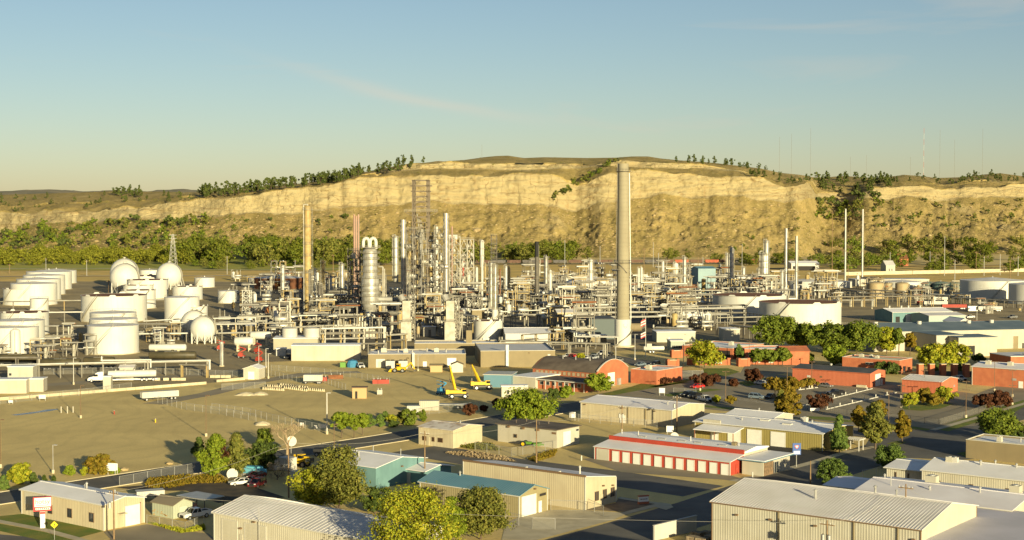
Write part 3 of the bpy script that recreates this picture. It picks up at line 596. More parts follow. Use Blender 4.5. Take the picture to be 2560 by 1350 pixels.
# --- long cream warehouse
b = building('warehouse', 'long cream ribbed warehouse with pale violet roof behind the flat-roofed garage', th(1315, 85), th(2115, 168), ti(425, 108), 4.6, M['cream'], M['rooflav'], rise=1.0, trim=M['trim'])
for s in (.05, .47, .82): wall_light(b, 'f', s, 3.9)
for s in (.53, .72): MB().box(b.L * s - .12, -.2, 0, b.L * s + .12, -.03, 4.5).build('downpipe', M['beige'], b.t)
opening(b, 'f', .44, .5, 0, 2.1, 'door'); vent(b, .85, .3, .5)
# --- mustard auto shop
b = building('metal_building', 'mustard ribbed auto shop with wide white roof and two garage doors', ti(330, 272), ti(1520, 380), ti(1600, 288), 4.2, M['mustard'], M['roofwhite'], rise=.9, trim=M['trim'], over=.5)
opening(b, 'f', .425, .535, 0, 3.5, 'roll', n=5); opening(b, 'f', .61, .72, 0, 3.5, 'roll', n=5); opening(b, 'f', .13, .19, 0, 3.0, 'roll', n=4); opening(b, 'f', .27, .37, 0, 3.0, 'roll', n=4)
for s0 in (.44, .46, .48, .50, .625, .645, .665, .685): opening(b, 'f', s0, s0 + .012, 1.75, 2.0, 'void')
aw = MB().add([(b.L * .07, -5.2, 2.9), (b.L * .40, -5.2, 2.9), (b.L * .40, -.1, 3.7), (b.L * .07, -.1, 3.7), (b.L * .07, -5.2, 3.05), (b.L * .40, -5.2, 3.05), (b.L * .40, -.1, 3.85), (b.L * .07, -.1, 3.85)], [(0, 3, 2, 1), (4, 5, 6, 7), (0, 1, 5, 4), (1, 2, 6, 5), (2, 3, 7, 6), (3, 0, 4, 7)]).build('awning', M['roofwhite'], b.t)
for s in (.08, .24, .39): MB().box(b.L * s - .08, -5.1, 0, b.L * s + .08, -4.95, 2.9).build('awning_post', M['rust'], aw)
MB().box(b.L * .07, -.3, 3.9, b.L * .21, .1, 5.0).build('parapet', M['offwhite'], b.t)
hvac(b, .72, .6, (1.5, 1.3, 1.2), M['trim']); sky_light(b, .46, .4); sky_light(b, .66, .3); sky_light(b, .5, .7); vent(b, .3, .3, .4); vent(b, .78, .6, .4)
b = building('shop_annex', 'white-roofed annex behind the mustard auto shop', ti(640, 205), ti(1062, 246), ti(1252, 204), 4.6, M['offwhite'], M['roofwhite'], rise=.9, trim=M['trim']); vent(b, .5, .5, .4)
# --- red storage units: low front range with doors, higher range behind, white office at the end
b = building('storage_building', 'red storage building with a row of white unit doors and white roof', th(1480, 482), ti(675, 640), ti(775, 578), 2.9, M['red'], M['roofwhite'], 'shed', h2=3.7, over=.25, trim=M['trim'], Lw=(None, 6.0))
n = 11
for i in range(n):
    s = .165 + i * (.965 - .165) / (n - 1); opening(b, 'f', s - .024, s + .024, 0, 2.35, 'roll', n=5)
opening(b, 'f', .02, .11, 0, 2.5, 'roll', M['pale'], n=3); opening(b, 'r', .4, .5, 0, 2.1, 'door', M['red'])
o2 = b.o + E2 * 6.02
t2 = T('storage_building', 'taller rear storage range with red fascia and long white roof', 'building', o2, TH); u = MB(); W2 = 11.0
MB().box(0, 0, 0, b.L, W2, 4.0).build('wall', M['offwhite'], t2); MB().box(-.05, -.1, 3.75, b.L + .05, .25, 4.75).build('fascia', M['red'], t2)
MB().add([(-.2, .26, 4.35), (b.L + .2, .26, 4.35), (b.L + .2, W2 * .5, 4.9), (-.2, W2 * .5, 4.9), (-.2, W2 + .3, 4.3), (b.L + .2, W2 + .3, 4.3), (-.2, .26, 4.0), (b.L + .2, .26, 4.0), (b.L + .2, W2 + .3, 4.0), (-.2, W2 + .3, 4.0)], [(0, 1, 2, 3), (3, 2, 5, 4), (6, 9, 8, 7), (0, 6, 7, 1), (1, 7, 8, 5, 2), (4, 5, 8, 9), (0, 3, 4, 9, 6)]).build('roof_slope', M['roofwhite'], t2)
for fx in (.2, .35, .5, .62, .8): MB().box(b.L * fx - .9, 3.0, 4.6, b.L * fx + .9, 3.6, 4.85).build('skylight', M['galv'], t2)
for fx in (.02, .15, .55, .9): MB().cyl((b.L * fx, 4.2, 4.4), (b.L * fx, 4.2, 5.8), .09, n=6).build('vent_pipe', M['galv'], t2)
MB().box(b.L * .85, 4, 4.5, b.L * .85 + 1, 5, 5.5).build('rooftop_unit', M['beige'], t2)
b = building('office', 'small white office with blue-edged roof and stone corner by the storage units', ti(786, 612), ti(978, 634), ti(1235, 568), 3.2, M['pale'], M['roofwhite'], 'flat', over=.7, ribs=0, trim=None)
MB().box(-.75, -.78, 3.1, b.L + .75, -.71, 3.3).build('fascia', M['roofblue'], b.t); MB().box(b.L + .71, -.7, 3.1, b.L + .78, b.W + .7, 3.3).build('fascia', M['roofblue'], b.t)
opening(b, 'r', .02, .36, 0, 3.0, 'void', M['stone']); opening(b, 'r', .40, .56, 0, 2.4, 'win', n=2); opening(b, 'r', .60, .98, .05, 2.9, 'win', M['offwhite'], n=4)
# --- big ribbed warehouse, lower right
b = building('warehouse', 'big ribbed white-roofed warehouse behind the pole-mounted transformers', (1799.5, 1248.6), (2302, 1325), (2445, 1265), 8.0, M['pale'], M['roofgrey'], rise=2.2, seams=.55, trim=M['browntrim'], over=.3)
for s in (.13, .30, .52, .97): wall_light(b, 'f', s, 6.3)
for s in (.34, .70, .90): MB().box(b.L * s - .1, -.22, 0, b.L * s + .1, -.03, 7.9).build('downpipe', M['beige'], b.t)
vent(b, .43, .28, 1.3, .2); vent(b, .62, .62, 1.1, .2); vent(b, .7, .7, .8, .14)
opening(b, 'r', .34, .80, 0, 5.6, 'void', M['olive']); opening(b, 'r', .36, .78, 0, 3.5, 'void', M['browntrim']); opening(b, 'r', .86, .96, 0, 3, 'door', M['trim'])
# --- white buildings at the right edge
b = building('metal_building', 'white ribbed building with narrow dark windows and broad white roof', tj(1440, 698), tj(2700, 850), tj(2900, 700), 4.8, M['pale'], M['roofwhite'], rise=1.4, trim=M['trim'], Lw=(None, 14))
for s in (.12, .36, .62): opening(b, 'f', s - .012, s + .012, 1.2, 2.9, 'win', fr=M['browntrim'])
hvac(b, .12, .42, (1.3, 1.1, .9)); hvac(b, .16, .42, (1.1, 1.0, .9), M['trim']); vent(b, .35, .4, .7, .2); vent(b, .44, .5, .5); vent(b, .6, .45, .5)
b = building('shop_annex', 'white annex with overhanging roof and two dark slot windows', tj(1062, 694), tj(1442, 724), tj(1560, 640), 4.1, M['pale'], M['roofwhite'], rise=.7, trim=M['trim'], over=.6)
for s in (.22, .55): opening(b, 'f', s - .012, s + .012, .4, 3.2, 'win', fr=M['browntrim'])
vent(b, .8, .7, .5, .1); vent(b, .9, .8, .6, .08)
b = building('metal_building', 'white-roofed building with rooftop coolers between the ribbed warehouse and white shop', tj(842, 890), tj(2215, 1080), tj(2560, 940), 6.4, M['pale'], M['rooflav'], rise=1.2, trim=M['trim'], over=.4)
hvac(b, .33, .72, (2.0, 1.6, 1.3)); hvac(b, .9, .6, (1.8, 1.6, 1.3)); vent(b, .05, .55, .5); vent(b, .16, .3, 1.3, .08); vent(b, .42, .3, .5); vent(b, .72, .4, .8)
opening(b, 'f', .86, .93, 0, 3.6, 'door', M['pale']); wall_light(b, 'f', .9, 5.5)
b = building('shop_annex', 'low pale-roofed annex with a long shadow on its roof beside two round junipers', tj(515, 850), tj(838, 888), tj(985, 800), 4.6, M['pale'], M['rooflav'], rise=.7)
b = building('metal_building', 'flat pale roof with two vents in the lower right corner', tj(1690, 1352), tj(2900, 1560), tj(3300, 1300), 6.0, M['pale'], W('violet grey roof', (.56, .52, .55), (.48, .45, .47), scale=.15, rough=.6), 'flat', Lw=(32, 30), over=.2)
vent(b, .12, .42, 1.3, .16, M['trim']); vent(b, .2, .12, 1.0, .18, M['trim'])
b = building('metal_building', 'beige building with white flat roof at the right edge under the dark tree', tj(2010, 478), tj(2700, 520), tj(2900, 480), 4.2, M['beige'], M['roofwhite'], 'parapet', ribs=0, Lw=(22, 11)); hvac(b, .3, .3, (1, 1, .9)); vent(b, .5, .4, .5)
# --- white wall at the bottom edge
P0, P1 = G(ti(-20, 1358)), G(ti(365, 1262)); t = T('boundary_wall', 'white wall running off the bottom edge beside stacked pallets', 'wall', P0, math.atan2((P1 - P0).y, (P1 - P0).x)); Lw_ = (P1 - P0).length
MB().box(0, -.15, 0, Lw_, .15, 2.6).build('wall', M['white'], t); MB().box(-.05, -.22, 2.6, Lw_ + .05, .22, 2.72).build('coping', M['trim'], t)
# buildings just outside the frame whose shadows lie across the street
b = building('warehouse', 'long low warehouse beyond the bottom edge of the picture', (1330, 1560), (1760, 1700), (2000, 1600), 8.5, M['pale'], M['roofgrey'], rise=2.0, Lw=(34, 24))
b = building('warehouse', 'second low warehouse beyond the bottom edge of the picture', (2130, 1440), (2900, 1570), (2900, 1500), 8.0, M['pale'], M['roofgrey'], 'flat', Lw=(62, 9))
# ================================================================ gym, campus, plant buildings
RG = R(13)
P_ = lambda d, *k: [d(*x) for x in k]
# --- brick hall with barrel roof
def gym():
    h = 4.9; A, B, C = tc_(850, 1055), tc_(1435, 1102), tc_(1725, 1060); pa, pb, pc = G(A, h), G(B, h), G(C, h); Lx = (pb - pa).dot(E1); Ly = (pc - pb).dot(E2); o = pb - E1 * Lx; o.z = 0
    t = T('brick_hall', 'orange brick hall with dark barrel roof and white arched parapet', 'building', o, TH); n = 14; rise = 3.3
    arc = [(Ly * i / n, h + rise * (1 - (2 * i / n - 1) ** 2)) for i in range(n + 1)]
    for x0, x1 in ((Lx - .3, Lx), (0, .3)): MB().xprism([(0, 0)] + [(y, z + (.35 if x0 else 0)) for y, z in arc] + [(Ly, 0)][::1], x0, x1).build('wall', M['brick'], t)
    for y in (0, Ly - .3): MB().box(.31, y, 0, Lx - .31, y + .3, h - .1).build('wall', M['brick'], t)
    vs = []; fs = []
    for x in (-.4, Lx - .35):
        for y, z in arc: vs.append((x, y - .3 if y < .1 else (y + .3 if y > Ly - .1 else y), z - (.15 if z < h + .1 else 0)))
    m = n + 1; fs = [(i, m + i, m + i + 1, i + 1) for i in range(n)]
    MB().add(vs, fs).build('roof_slope', M['tar'], t, smooth=True)
    tr = MB()
    for i in range(n): tr.bar((Lx - .15, arc[i][0], arc[i][1] + .42), (Lx - .15, arc[i + 1][0], arc[i + 1][1] + .42), .5, .16)
    tr.build('parapet_trim', M['trim'], t)
    for i in range(13): x = Lx * (.05 + .92 * i / 13); w = MB().box(x, -.08, h - 1.7, x + Lx * .05, .0, h - .5).build('window', M['browntrim'], t); MB().box(x + .15, -.11, h - 1.6, x + Lx * .05 - .15, -.085, h - .6).build('pane', W('dusty glass', (.35, .27, .17), rough=.4), w)
    d = MB().box(Lx + .02, Ly * .33, 0, Lx + .1, Ly * .55, 4.3).build('door', M['doorwhite'], t)
    for k in range(4): MB().box(Lx + .1, Ly * .34, .1 + k * 1.05, Lx + .13, Ly * .54, 1.05 + k * 1.05).build('panel', M['doorwhite'], d)
    for x in (.3, .5, .72): MB().cyl((Lx * x, Ly * .35, h + 2), (Lx * x, Ly * .35, h + 4.2), .18, n=8).build('vent_pipe', M['galv'], t)
    MB().box(Lx + .02, Ly * .12, 3.0, Lx + .3, Ly * .19, 3.7).build('wall_light', M['rust'], t)
    MB().box(Lx + .02, Ly * .62, 0, Lx + .8, Ly * .70, 2.2).build('utility_box', M['galv'], t)
gym()
b = building('brick_wing', 'flat-roofed brick wing joined to the barrel-roofed hall', tc_(1735, 1075), tc_(1975, 1085), tc_(2090, 1080), 4.6, M['brick'], M['roofwhite'], 'parapet', ribs=0, Lw=(10, 16)); hvac(b, .4, .3)
b = building('shed', 'small red shed at the end of the brick wing', tc_(2085, 1085), tc_(2110, 1090), tc_(2180, 1080), 3.4, M['red'], M['red'], 'shed', h2=4.0, Lw=(5, 7)); opening(b, 'r', .3, .45, 0, 2.1, 'door'); opening(b, 'r', .6, .75, 1, 2, 'win')
b = building('porch_building', 'low brick shop with dark overhanging roof and white posts beside the barrel-roofed hall', tc_(880, 1160), tc_(1330, 1195), tc_(1480, 1160), 3.0, M['brick'], M['tar'], 'flat', ribs=0, over=1.2, Lw=(None, 9))
for i in range(6): MB().box(b.L * i / 5 - .1, -1.1, 0, b.L * i / 5 + .1, -.9, 3.0).build('post', M['trim'], b.t)
for i in range(7): opening(b, 'f', .05 + i * .13, .12 + i * .13, 1.4, 2.4, 'win')
MB().box(-1.25, -1.26, 2.9, b.L + 1.25, -1.21, 3.2).build('fascia', M['trim'], b.t)
b = building('shed', 'cream annex with pale flat roof at the back of the brick shop', tc_(700, 1125), tc_(870, 1150), tc_(1010, 1105), 3.4, M['offwhite'], M['roofwhite'], 'flat', ribs=0, over=.3)
b = building('canopy_shelter', 'white framed open shelter with blue tarpaulins beside the yellow loader', tc_(500, 1105), tc_(650, 1125), tc_(735, 1100), 4.0, M['roofblue'], M['white'], 'flat', rot=R(-10), over=.3, ribs=0, Lw=(9, 10))
b = building('office_trailer', 'cream office trailer with barred windows behind the young trees', tc_(712, 1222), tc_(800, 1225), tc_(925, 1205), 3.3, M['offwhite'], M['roofwhite'], 'flat', rot=R(4), over=.15, ribs=0, Lw=(8.0, 4.0)); opening(b, 'f', .2, .3, 1, 2.2, 'win'); opening(b, 'f', .45, .52, 0, 2.1, 'door', M['dark']); opening(b, 'f', .7, .85, 1, 2.1, 'win')
# --- red metal sheds of the campus
b = building('metal_building', 'long orange-red metal building with dark roof beside the parking lot', td(1255, 1058), td(1950, 1108), td(2125, 1082), 4.6, M['redmetal'], M['roofdark'], rise=.9, trim=M['redmetal']); opening(b, 'r', .35, .68, 0, 3.9, 'roll'); opening(b, 'r', .74, .82, 0, 2.1, 'door'); opening(b, 'f', .19, .235, 1.9, 2.6, 'void', M['trim']); opening(b, 'f', .36, .39, 2.1, 2.7, 'void', M['browntrim'])
MB().box(b.L * .85, -1.2, 0, b.L * .97, -.5, .8).build('barrier', M['concrete'], b.t); vent(b, .38, .6, .5, .3, M['trim'])
b = building('metal_building', 'small orange-red metal building with grey roof at the lot edge', te(1240, 1160), te(1580, 1188), te(1712, 1152), 4.0, M['redmetal'], M['roofgrey'], rise=1.0, trim=M['redmetal'], seams=1.0); opening(b, 'r', .15, .25, 0, 2.1, 'door', M['redmetal']); opening(b, 'r', .75, .85, 1.6, 2.2, 'void', M['galv'])
b = building('brick_building', 'flat-roofed orange brick building behind the long red metal building', te(745, 945), te(1200, 990), te(1327, 968), 4.7, M['brick'], W('gravel roof', (.60, .56, .40), (.5, .46, .33), scale=.4), 'parapet', ribs=0); hvac(b, .2, .6, (1.4, 1.2, .7)); hvac(b, .5, .5, (1.2, 1.2, .6)); hvac(b, .35, .7, (1.0, 1.0, .6))
opening(b, 'f', .42, .55, 2.6, 3.3, 'win', n=2); opening(b, 'r', .3, .42, 0, 2.3, 'door', M['pale']); opening(b, 'r', .55, .62, 0, 2.1, 'door', M['browntrim'])
b = building('brick_building', 'orange brick building with pale roof at the right edge above the sidewalk', te(1925, 1030), te(2900, 1110), te(3200, 1050), 6.0, M['brick'], M['rooflav'], rise=1.0, ribs=0, trim=M['trim'], Lw=(None, 16)); opening(b, 'f', .42, .46, 0, 2.2, 'door'); opening(b, 'f', .36, .40, 2.3, 3.0, 'void', M['galv']); hvac(b, .1, .3, (1.6, 1.4, 1.1)); hvac(b, .3, .3)
b = building('brick_building', 'farther low brick building with satellite dish behind the right-edge brick building', te(2030, 925), te(2900, 940), te(3000, 900), 5.0, M['brick'], M['roofgrey'], 'flat', rot=RG, ribs=0, over=.2, Lw=(None, 14))
for x in (3, 6.5): q = MB().lathe([(.05, 5.3), (1.0, 5.55), (1.35, 6.0)], 12, (x * 2.2, 1.0)).build('dish', M['white'], b.t)
# gate pillars along the street
for i, x in enumerate((1385, 1487, 1592, 1697, 1805, 1910)):
    P = G(te(x, 1140)); t = T('gate_pillar', '', 'pillar', P, RG); MB().box(-.9, -.9, 0, .9, .9, 4.4).build('shaft', M['brick'], t); MB().box(-1.0, -1.0, 4.4, 1.0, 1.0, 4.6).build('cap', M['concrete'], t)
    rank(t, 'orange brick gate pillar', 'pillar', 'among six beside the small red building', 'brick pillars')
    if i < 5:
        Q = G(te(x + 104, 1140)); w = MB().box(1.1, -.2, 0, (Q - P).length - 1.1, .2, 2.0).build('fence_panel', M['roofdark'], t); w.rotation_euler = (0, 0, math.atan2((Q - P).y, (Q - P).x) - RG)
# --- main office behind the trees
b = building('brick_building', 'brick office with dark entrance behind the campus trees', td(285, 845), td(700, 880), td(1040, 842), 4.2, M['brick'], M['roofwhite'], 'parapet', ribs=0); hvac(b, .3, .4); hvac(b, .6, .6); opening(b, 'f', .72, .95, 0, 3.2, 'void'); opening(b, 'f', .1, .5, 1, 2.6, 'win', n=6)
b = building('brick_building', 'orange brick house with pale band between the big campus trees', td(1350, 900), td(1400, 905), td(1520, 895), 5.0, M['brick'], M['brick'], rise=1.4, ribs=0, rot=R(5), Lw=(10, 10)); opening(b, 'f', .3, .7, 1, 1.4, 'void', M['trim'])
b = building('plant_building', 'long white-roofed brick range between entrance drive and campus trees', td(800, 880), td(1180, 885), td(1330, 870), 4.0, M['brick'], M['roofwhite'], 'parapet', rot=R(0), ribs=0, Lw=(None, 14)); opening(b, 'f', .1, .6, 1, 2.6, 'win', n=6)
P0, P1 = G(td(840, 1025)), G(td(1330, 1030)); t = T('brick_wall', 'low orange brick boundary wall with white sign panels behind the entrance lawn', 'wall', P0, math.atan2((P1 - P0).y, (P1 - P0).x)); Ln = (P1 - P0).length
MB().box(0, -.2, 0, Ln, .2, 1.9).build('wall', M['brick'], t)
for k in range(7): MB().box(k * Ln / 6 - .5, -.5, 0, k * Ln / 6 + .5, .5, 2.4).build('pier', M['brick'], t)
for k in (.1, .38): MB().box(Ln * k, -.26, .6, Ln * k + 2.4, -.21, 1.6).build('sign_panel', M['white'], t)
for x, yb, lab in ((795, 1040, 'brick entrance pillar with yellow sign beside the driveway'), (185, 960, 'brick gate pier beside the white tank trailer'), (150, 1050, 'brick gate pier behind the red shed')):
    P = G(td(x, yb)); t = T('entrance_pillar', lab, 'pillar', P, RG); MB().box(-2.2, -1, 0, 2.2, 1, 2.6).build('shaft', M['brick'], t); MB().box(-2.3, -1.1, 2.6, 2.3, 1.1, 2.8).build('cap', M['concrete'], t)
    for s in (-1.8, 1.8): MB().box(s - .45, -1.15, 0, s + .45, 1.15, 3.0).build('pier', M['brick'], t)
P = G(td(505, 1030)); t = T('entrance_wall', 'brick entrance wall with white sign panels under the round campus tree', 'wall', P, R(3))
MB().box(-9, -.3, 0, 7, .3, 2.0).build('wall', M['brick'], t)
for k in (-8.5, -1, 6.5): MB().box(k - .6, -.6, 0, k + .6, .6, 2.6).build('pier', M['brick'], t)
for k in (-3.8, 2.5): MB().box(k - 1.4, -.36, .5, k + 1.4, -.31, 1.6).build('sign_panel', M['white'], t)
# --- plant offices and warehouses
b = building('plant_building', 'long beige flat-roofed plant office behind the yellow backhoe', tb(1310, 945), tb(2205, 930), tb(2205, 885), 4.9, M['beige'], M['roofwhite'], 'parapet', rot=R(3), ribs=0, Lw=(None, 19), trim=M['trim']); opening(b, 'f', .56, .60, 0, 2.2, 'door'); opening(b, 'f', .81, .90, 0, 3.4, 'roll'); opening(b, 'f', .08, .17, .1, 3.2, 'void', M['galv']); opening(b, 'f', .10, .13, .1, 2.2, 'door', M['pale'])
for fx, fy in ((.1, .2), (.3, .5), (.45, .3), (.6, .6), (.8, .4)): vent(b, fx, fy, .8, .25)
hvac(b, .38, .5); hvac(b, .15, .6, (2, 2, 1.2)); hvac(b, .7, .6)
MB().box(b.L * .45, -1.2, .1, b.L * .475, -.1, 5.6).build('ladder_cage', M['galv'], b.t)
for s in (.23, .36):
    P = b.o + b.e1 * b.L * s - b.e2 * 4; t = T('cooling_unit', '', 'cooling unit', P, R(3)); MB().box(-1.6, -1.2, .2, 1.6, 1.2, 3.0).build('casing', M['galv'], t)
    for k in (-.8, .8): MB().cyl((k, 0, 3.0), (k, 0, 3.3), .65, n=12).build('fan_shroud', M['dark'], t)
    rank(t, 'large grey cooling unit', 'cooling unit', 'against the long beige plant office', 'cooling units')
b = building('plant_building', 'wide olive-beige plant warehouse with grey roof left of the brick hall', tc_(380, 917), tc_(1050, 899), tc_(830, 850), 5.9, M['beige'], M['roofgrey'], 'parapet', rot=R(5), ribs=0, Lw=(None, 34), trim=M['trim']); opening(b, 'f', .9, .935, 3.6, 4.6, 'void', M['trim']); wall_light(b, 'f', .65, 5)
MB().box(b.L * .335, -.9, 0, b.L * .372, -.1, 8.2).build('ladder_tower', M['galv'], b.t)
b = building('plant_building', 'low beige building with white edge behind the long plant office', tb(1735, 852), tb(2500, 832), tb(2500, 815), 4.6, M['beige'], M['roofwhite'], 'parapet', rot=R(3), ribs=0, Lw=(None, 14), trim=M['trim'])
MB().box(b.L * .62, 3, 4.3, b.L * .69, 6, 9.5).build('stair_tower', M['beige'], b.t)
b = building('plant_building', 'bright white windowless plant building beside the long beige office', tb(985, 858), tb(1240, 852), tb(1465, 850), 5.8, M['offwhite'], M['roofwhite'], 'flat', rot=R(3), ribs=.6, Lw=(26, 9), over=.1)
b = building('plant_building', 'grey-beige switch house with two white tanks on its roof', tb(450, 790), tb(855, 788), tb(855, 765), 5.6, W('grey beige panel', (.36, .33, .24), (.32, .29, .21), scale=.3), M['roofwhite'], 'flat', rot=R(3), ribs=0, Lw=(None, 12), over=.2)
for x in (3, 12): MB().lathe([(5.2 * .6, 5.8), (5.2 * .6, 9.3), (.1, 9.9)], 20, (x + 3, 6)).build('roof_tank', M['white'], b.t, smooth=True)
for x0, x1, y0, y1, lab in ((475, 562, 882, 948, 'white pump shelter'), (640, 805, 888, 942, 'white door-fronted shed'), (570, 630, 895, 945, 'small white tank box')):
    b = building('shed', lab + ' in front of the grey-beige switch house', tb(x0, y0), tb(x1, y0), tb(x1, y0), max(1.6, HT(G(tb(x0, y1)), tb(x0, y0)[1])), M['white'], M['roofwhite'], 'flat', rot=R(2), ribs=0, Lw=(None, 4), over=.1)
b = building('shed', 'pale gabled shed beside tall light poles at the yard road', tb(290, 1062), tb(320, 1066), tb(395, 1066), 3.6, M['offwhite'], M['roofwhite'], 'gable', axis='y', rise=.9, rot=R(-8), Lw=(5.5, 7)); opening(b, 'f', .3, .7, 0, 2.6, 'roll')
b = building('shed', 'small white shed behind the crane boom beside the olive-beige warehouse', tb(2128, 1022), tb(2180, 1026), tb(2220, 1020), 2.8, M['white'], M['beige'], 'gable', axis='y', rise=.8, rot=R(4), Lw=(4, 4))
b = building('crate', 'tan wooden crate shed against the long beige plant office', tb(1882, 1032), tb(1992, 1034), tb(1995, 1020), 2.4, W('tan boards', (.42, .30, .15), rough=.8), M['beige'], 'gable', rise=.4, rot=R(3), Lw=(None, 3), ribs=0)
b = building('guard_hut', 'small tan hut with dark doorway standing alone on the dirt lot', tb(1246, 1236), tb(1300, 1240), tb(1370, 1226), 3.2, W('tan panel', (.40, .28, .14), rough=.8), M['browntrim'], 'flat', rot=R(3), ribs=0, Lw=(4.3, 3.0), over=.3); opening(b, 'f', .2, .36, 0, 2.2, 'void')
b = building('plant_building', 'cream two-storey control cabin beside the tanker loading lane', ta(68, 1050), ta(300, 1048), ta(300, 1035), 6.0, M['offwhite'], M['roofwhite'], 'flat', rot=R(4), ribs=0, over=.2, Lw=(None, 6)); opening(b, 'f', .05, .16, 3.2, 4.0, 'win'); opening(b, 'f', .6, .7, 0, 2.1, 'door')
b = building('plant_building', 'low cream shed in front of the control cabin', ta(68, 1165), ta(240, 1168), ta(390, 1150), 4.2, M['offwhite'], M['roofwhite'], 'flat', rot=R(4), ribs=0, over=.25, Lw=(10.5, 6))
b = building('plant_building', 'low cream lean-to beside the control cabin', ta(246, 1165), ta(395, 1160), ta(395, 1150), 4.0, M['offwhite'], M['roofwhite'], 'flat', rot=R(4), ribs=0, over=.2, Lw=(None, 5))
b = building('plant_building', 'small grey pump house behind the white tanker truck', ta(1085, 1058), ta(1215, 1055), ta(1215, 1045), 4.4, M['offwhite'], M['roofgrey'], 'gable', rise=.6, rot=R(4), ribs=0, Lw=(None, 5)); opening(b, 'f', .4, .5, 1.2, 2, 'win'); opening(b, 'f', .6, .7, 1.2, 2, 'win')
b = building('booth', 'cream loading booth in front of the tanker trailer', ta(940, 1140), ta(1010, 1140), ta(1010, 1130), 4.6, M['offwhite'], M['roofwhite'], 'flat', rot=R(4), ribs=0, Lw=(None, 3), over=.15)
# --- right-hand plant warehouses
RB = R(13)
b = building('warehouse', 'long white warehouse with blue-grey roof behind the campus trees', te(930, 724), te(2500, 700), te(2500, 680), 8.0, M['offwhite'], M['slateroof'], rise=2.2, rot=RB, Lw=(None, 34)); opening(b, 'f', .825, .855, 0, 5.2, 'roll', M['beige']); opening(b, 'f', .88, .89, 0, 2.2, 'door', M['dark'])
for fx in (.1, .36, .66, .8): x, y, z0 = roofpt(b, fx, .4); MB().cyl((x, y, z0 - .3), (x, y, z0 + 1.2), .9, n=10).build('roof_ventilator', M['white'], b.t)
b = building('warehouse', 'white annex with blue roof stepping out from the long white warehouse', te(1462, 750), te(1780, 757), te(1780, 735), 7.8, M['offwhite'], M['slateroof'], 'flat', rot=RB, Lw=(None, 36), over=.3)
b = building('warehouse', 'small white annex with dark entrance in front of the long white warehouse', te(1782, 790), te(2090, 776), te(2090, 760), 7.4, M['offwhite'], M['slateroof'], 'flat', rot=RB, Lw=(None, 14), over=.3); opening(b, 'f', .15, .42, 0, 4.2, 'void')
b = building('metal_building', 'teal metal building with white roof and vents beyond the white warehouse', te(1145, 552), te(1680, 542), te(1680, 520), 5.2, M['teal'], M['roofwhite'], rise=1.4, rot=RB, Lw=(None, 20), trim=M['trim'])
opening(b, 'f', .22, .32, 0, 4, 'roll'); opening(b, 'f', .05, .12, 0, 3, 'void')
for fx in (.1, .3, .42, .62): vent(b, fx, .5, 1.0, .4, M['white'])
b = building('metal_building', 'lower teal building with grey roof in front of the teal metal building', te(1450, 580), te(1800, 577), te(1800, 555), 4.6, W('pale teal siding', (.30, .38, .33), rough=.7), M['roofgrey'], rise=1.0, rot=RB, Lw=(None, 18), trim=M['trim'])
b = building('shed', 'small white gabled shed between teal building and white warehouse', te(1715, 640), te(1860, 640), te(1860, 620), 3.8, M['white'], M['roofwhite'], 'gable', axis='y', rise=1.8, rot=RB, Lw=(None, 14))
b = building('plant_building', 'tall blue-grey sheet metal hall among the columns', td(372, 150), td(545, 150), td(545, 140), 17.5, W('blue grey siding', (.24, .33, .34), (.21, .29, .31), scale=.2), M['roofblue'], 'gable', rise=1.2, rot=RB, Lw=(None, 14), ribs=1.0)
b = building('plant_building', 'pale cream pump hall left of the white office block', td(20, 738), td(360, 730), td(360, 715), 4.4, W('pale green panel', (.44, .44, .34), (.4, .4, .31), scale=.3), M['roofwhite'], 'flat', rot=R(4), ribs=0, Lw=(None, 12), over=.2); opening(b, 'f', .3, .34, 0, 2.1, 'door')
b = building('plant_building', 'white instrument house below the fin-fan cooler bank', td(600, 700), td(765, 705), td(765, 690), 5.2, M['offwhite'], M['roofwhite'], 'flat', rot=R(4), ribs=0, Lw=(None, 10), over=.2)
b = building('plant_building', 'grey-green gate house with band windows by the plant entrance', td(140, 815), td(265, 812), td(265, 800), 4.0, W('grey green panel', (.30, .33, .27), rough=.7), M['roofwhite'], 'flat', rot=R(4), ribs=0, Lw=(None, 9), over=.4); opening(b, 'f', .08, .92, 1.0, 2.2, 'win', n=7)
b = building('plant_building', 'wide pale shed roof in front of the furnace stack', tc_(570, 700), tc_(1010, 745), tc_(1080, 740), 4.5, W('pale blue panel', (.44, .44, .42), rough=.7), M['roofwhite'], 'gable', rise=1.6, rot=R(3), Lw=(None, 26), ribs=0); opening(b, 'f', .45, .6, 0, 3, 'roll', M['offwhite'])
b = building('plant_building', 'rust-stained canopy shed beside the horizontal silver drum', tc_(1045, 540), tc_(1240, 552), tc_(1240, 530), 9.0, W('rusty panel', (.50, .40, .24), (.28, .13, .05), scale=.25, detail=7, lo=.45, hi=.7), M['roofgrey'], 'gable', rise=1.2, rot=R(6), Lw=(None, 12), ribs=0)
b = building('plant_building', 'dark control hall in shade left of the concrete chimney', tc_(1290, 605), tc_(1600, 612), tc_(1600, 590), 9.0, W('dark panel', (.10, .12, .12), rough=.8), M['roofdark'], 'flat', rot=R(6), Lw=(None, 20), ribs=0)
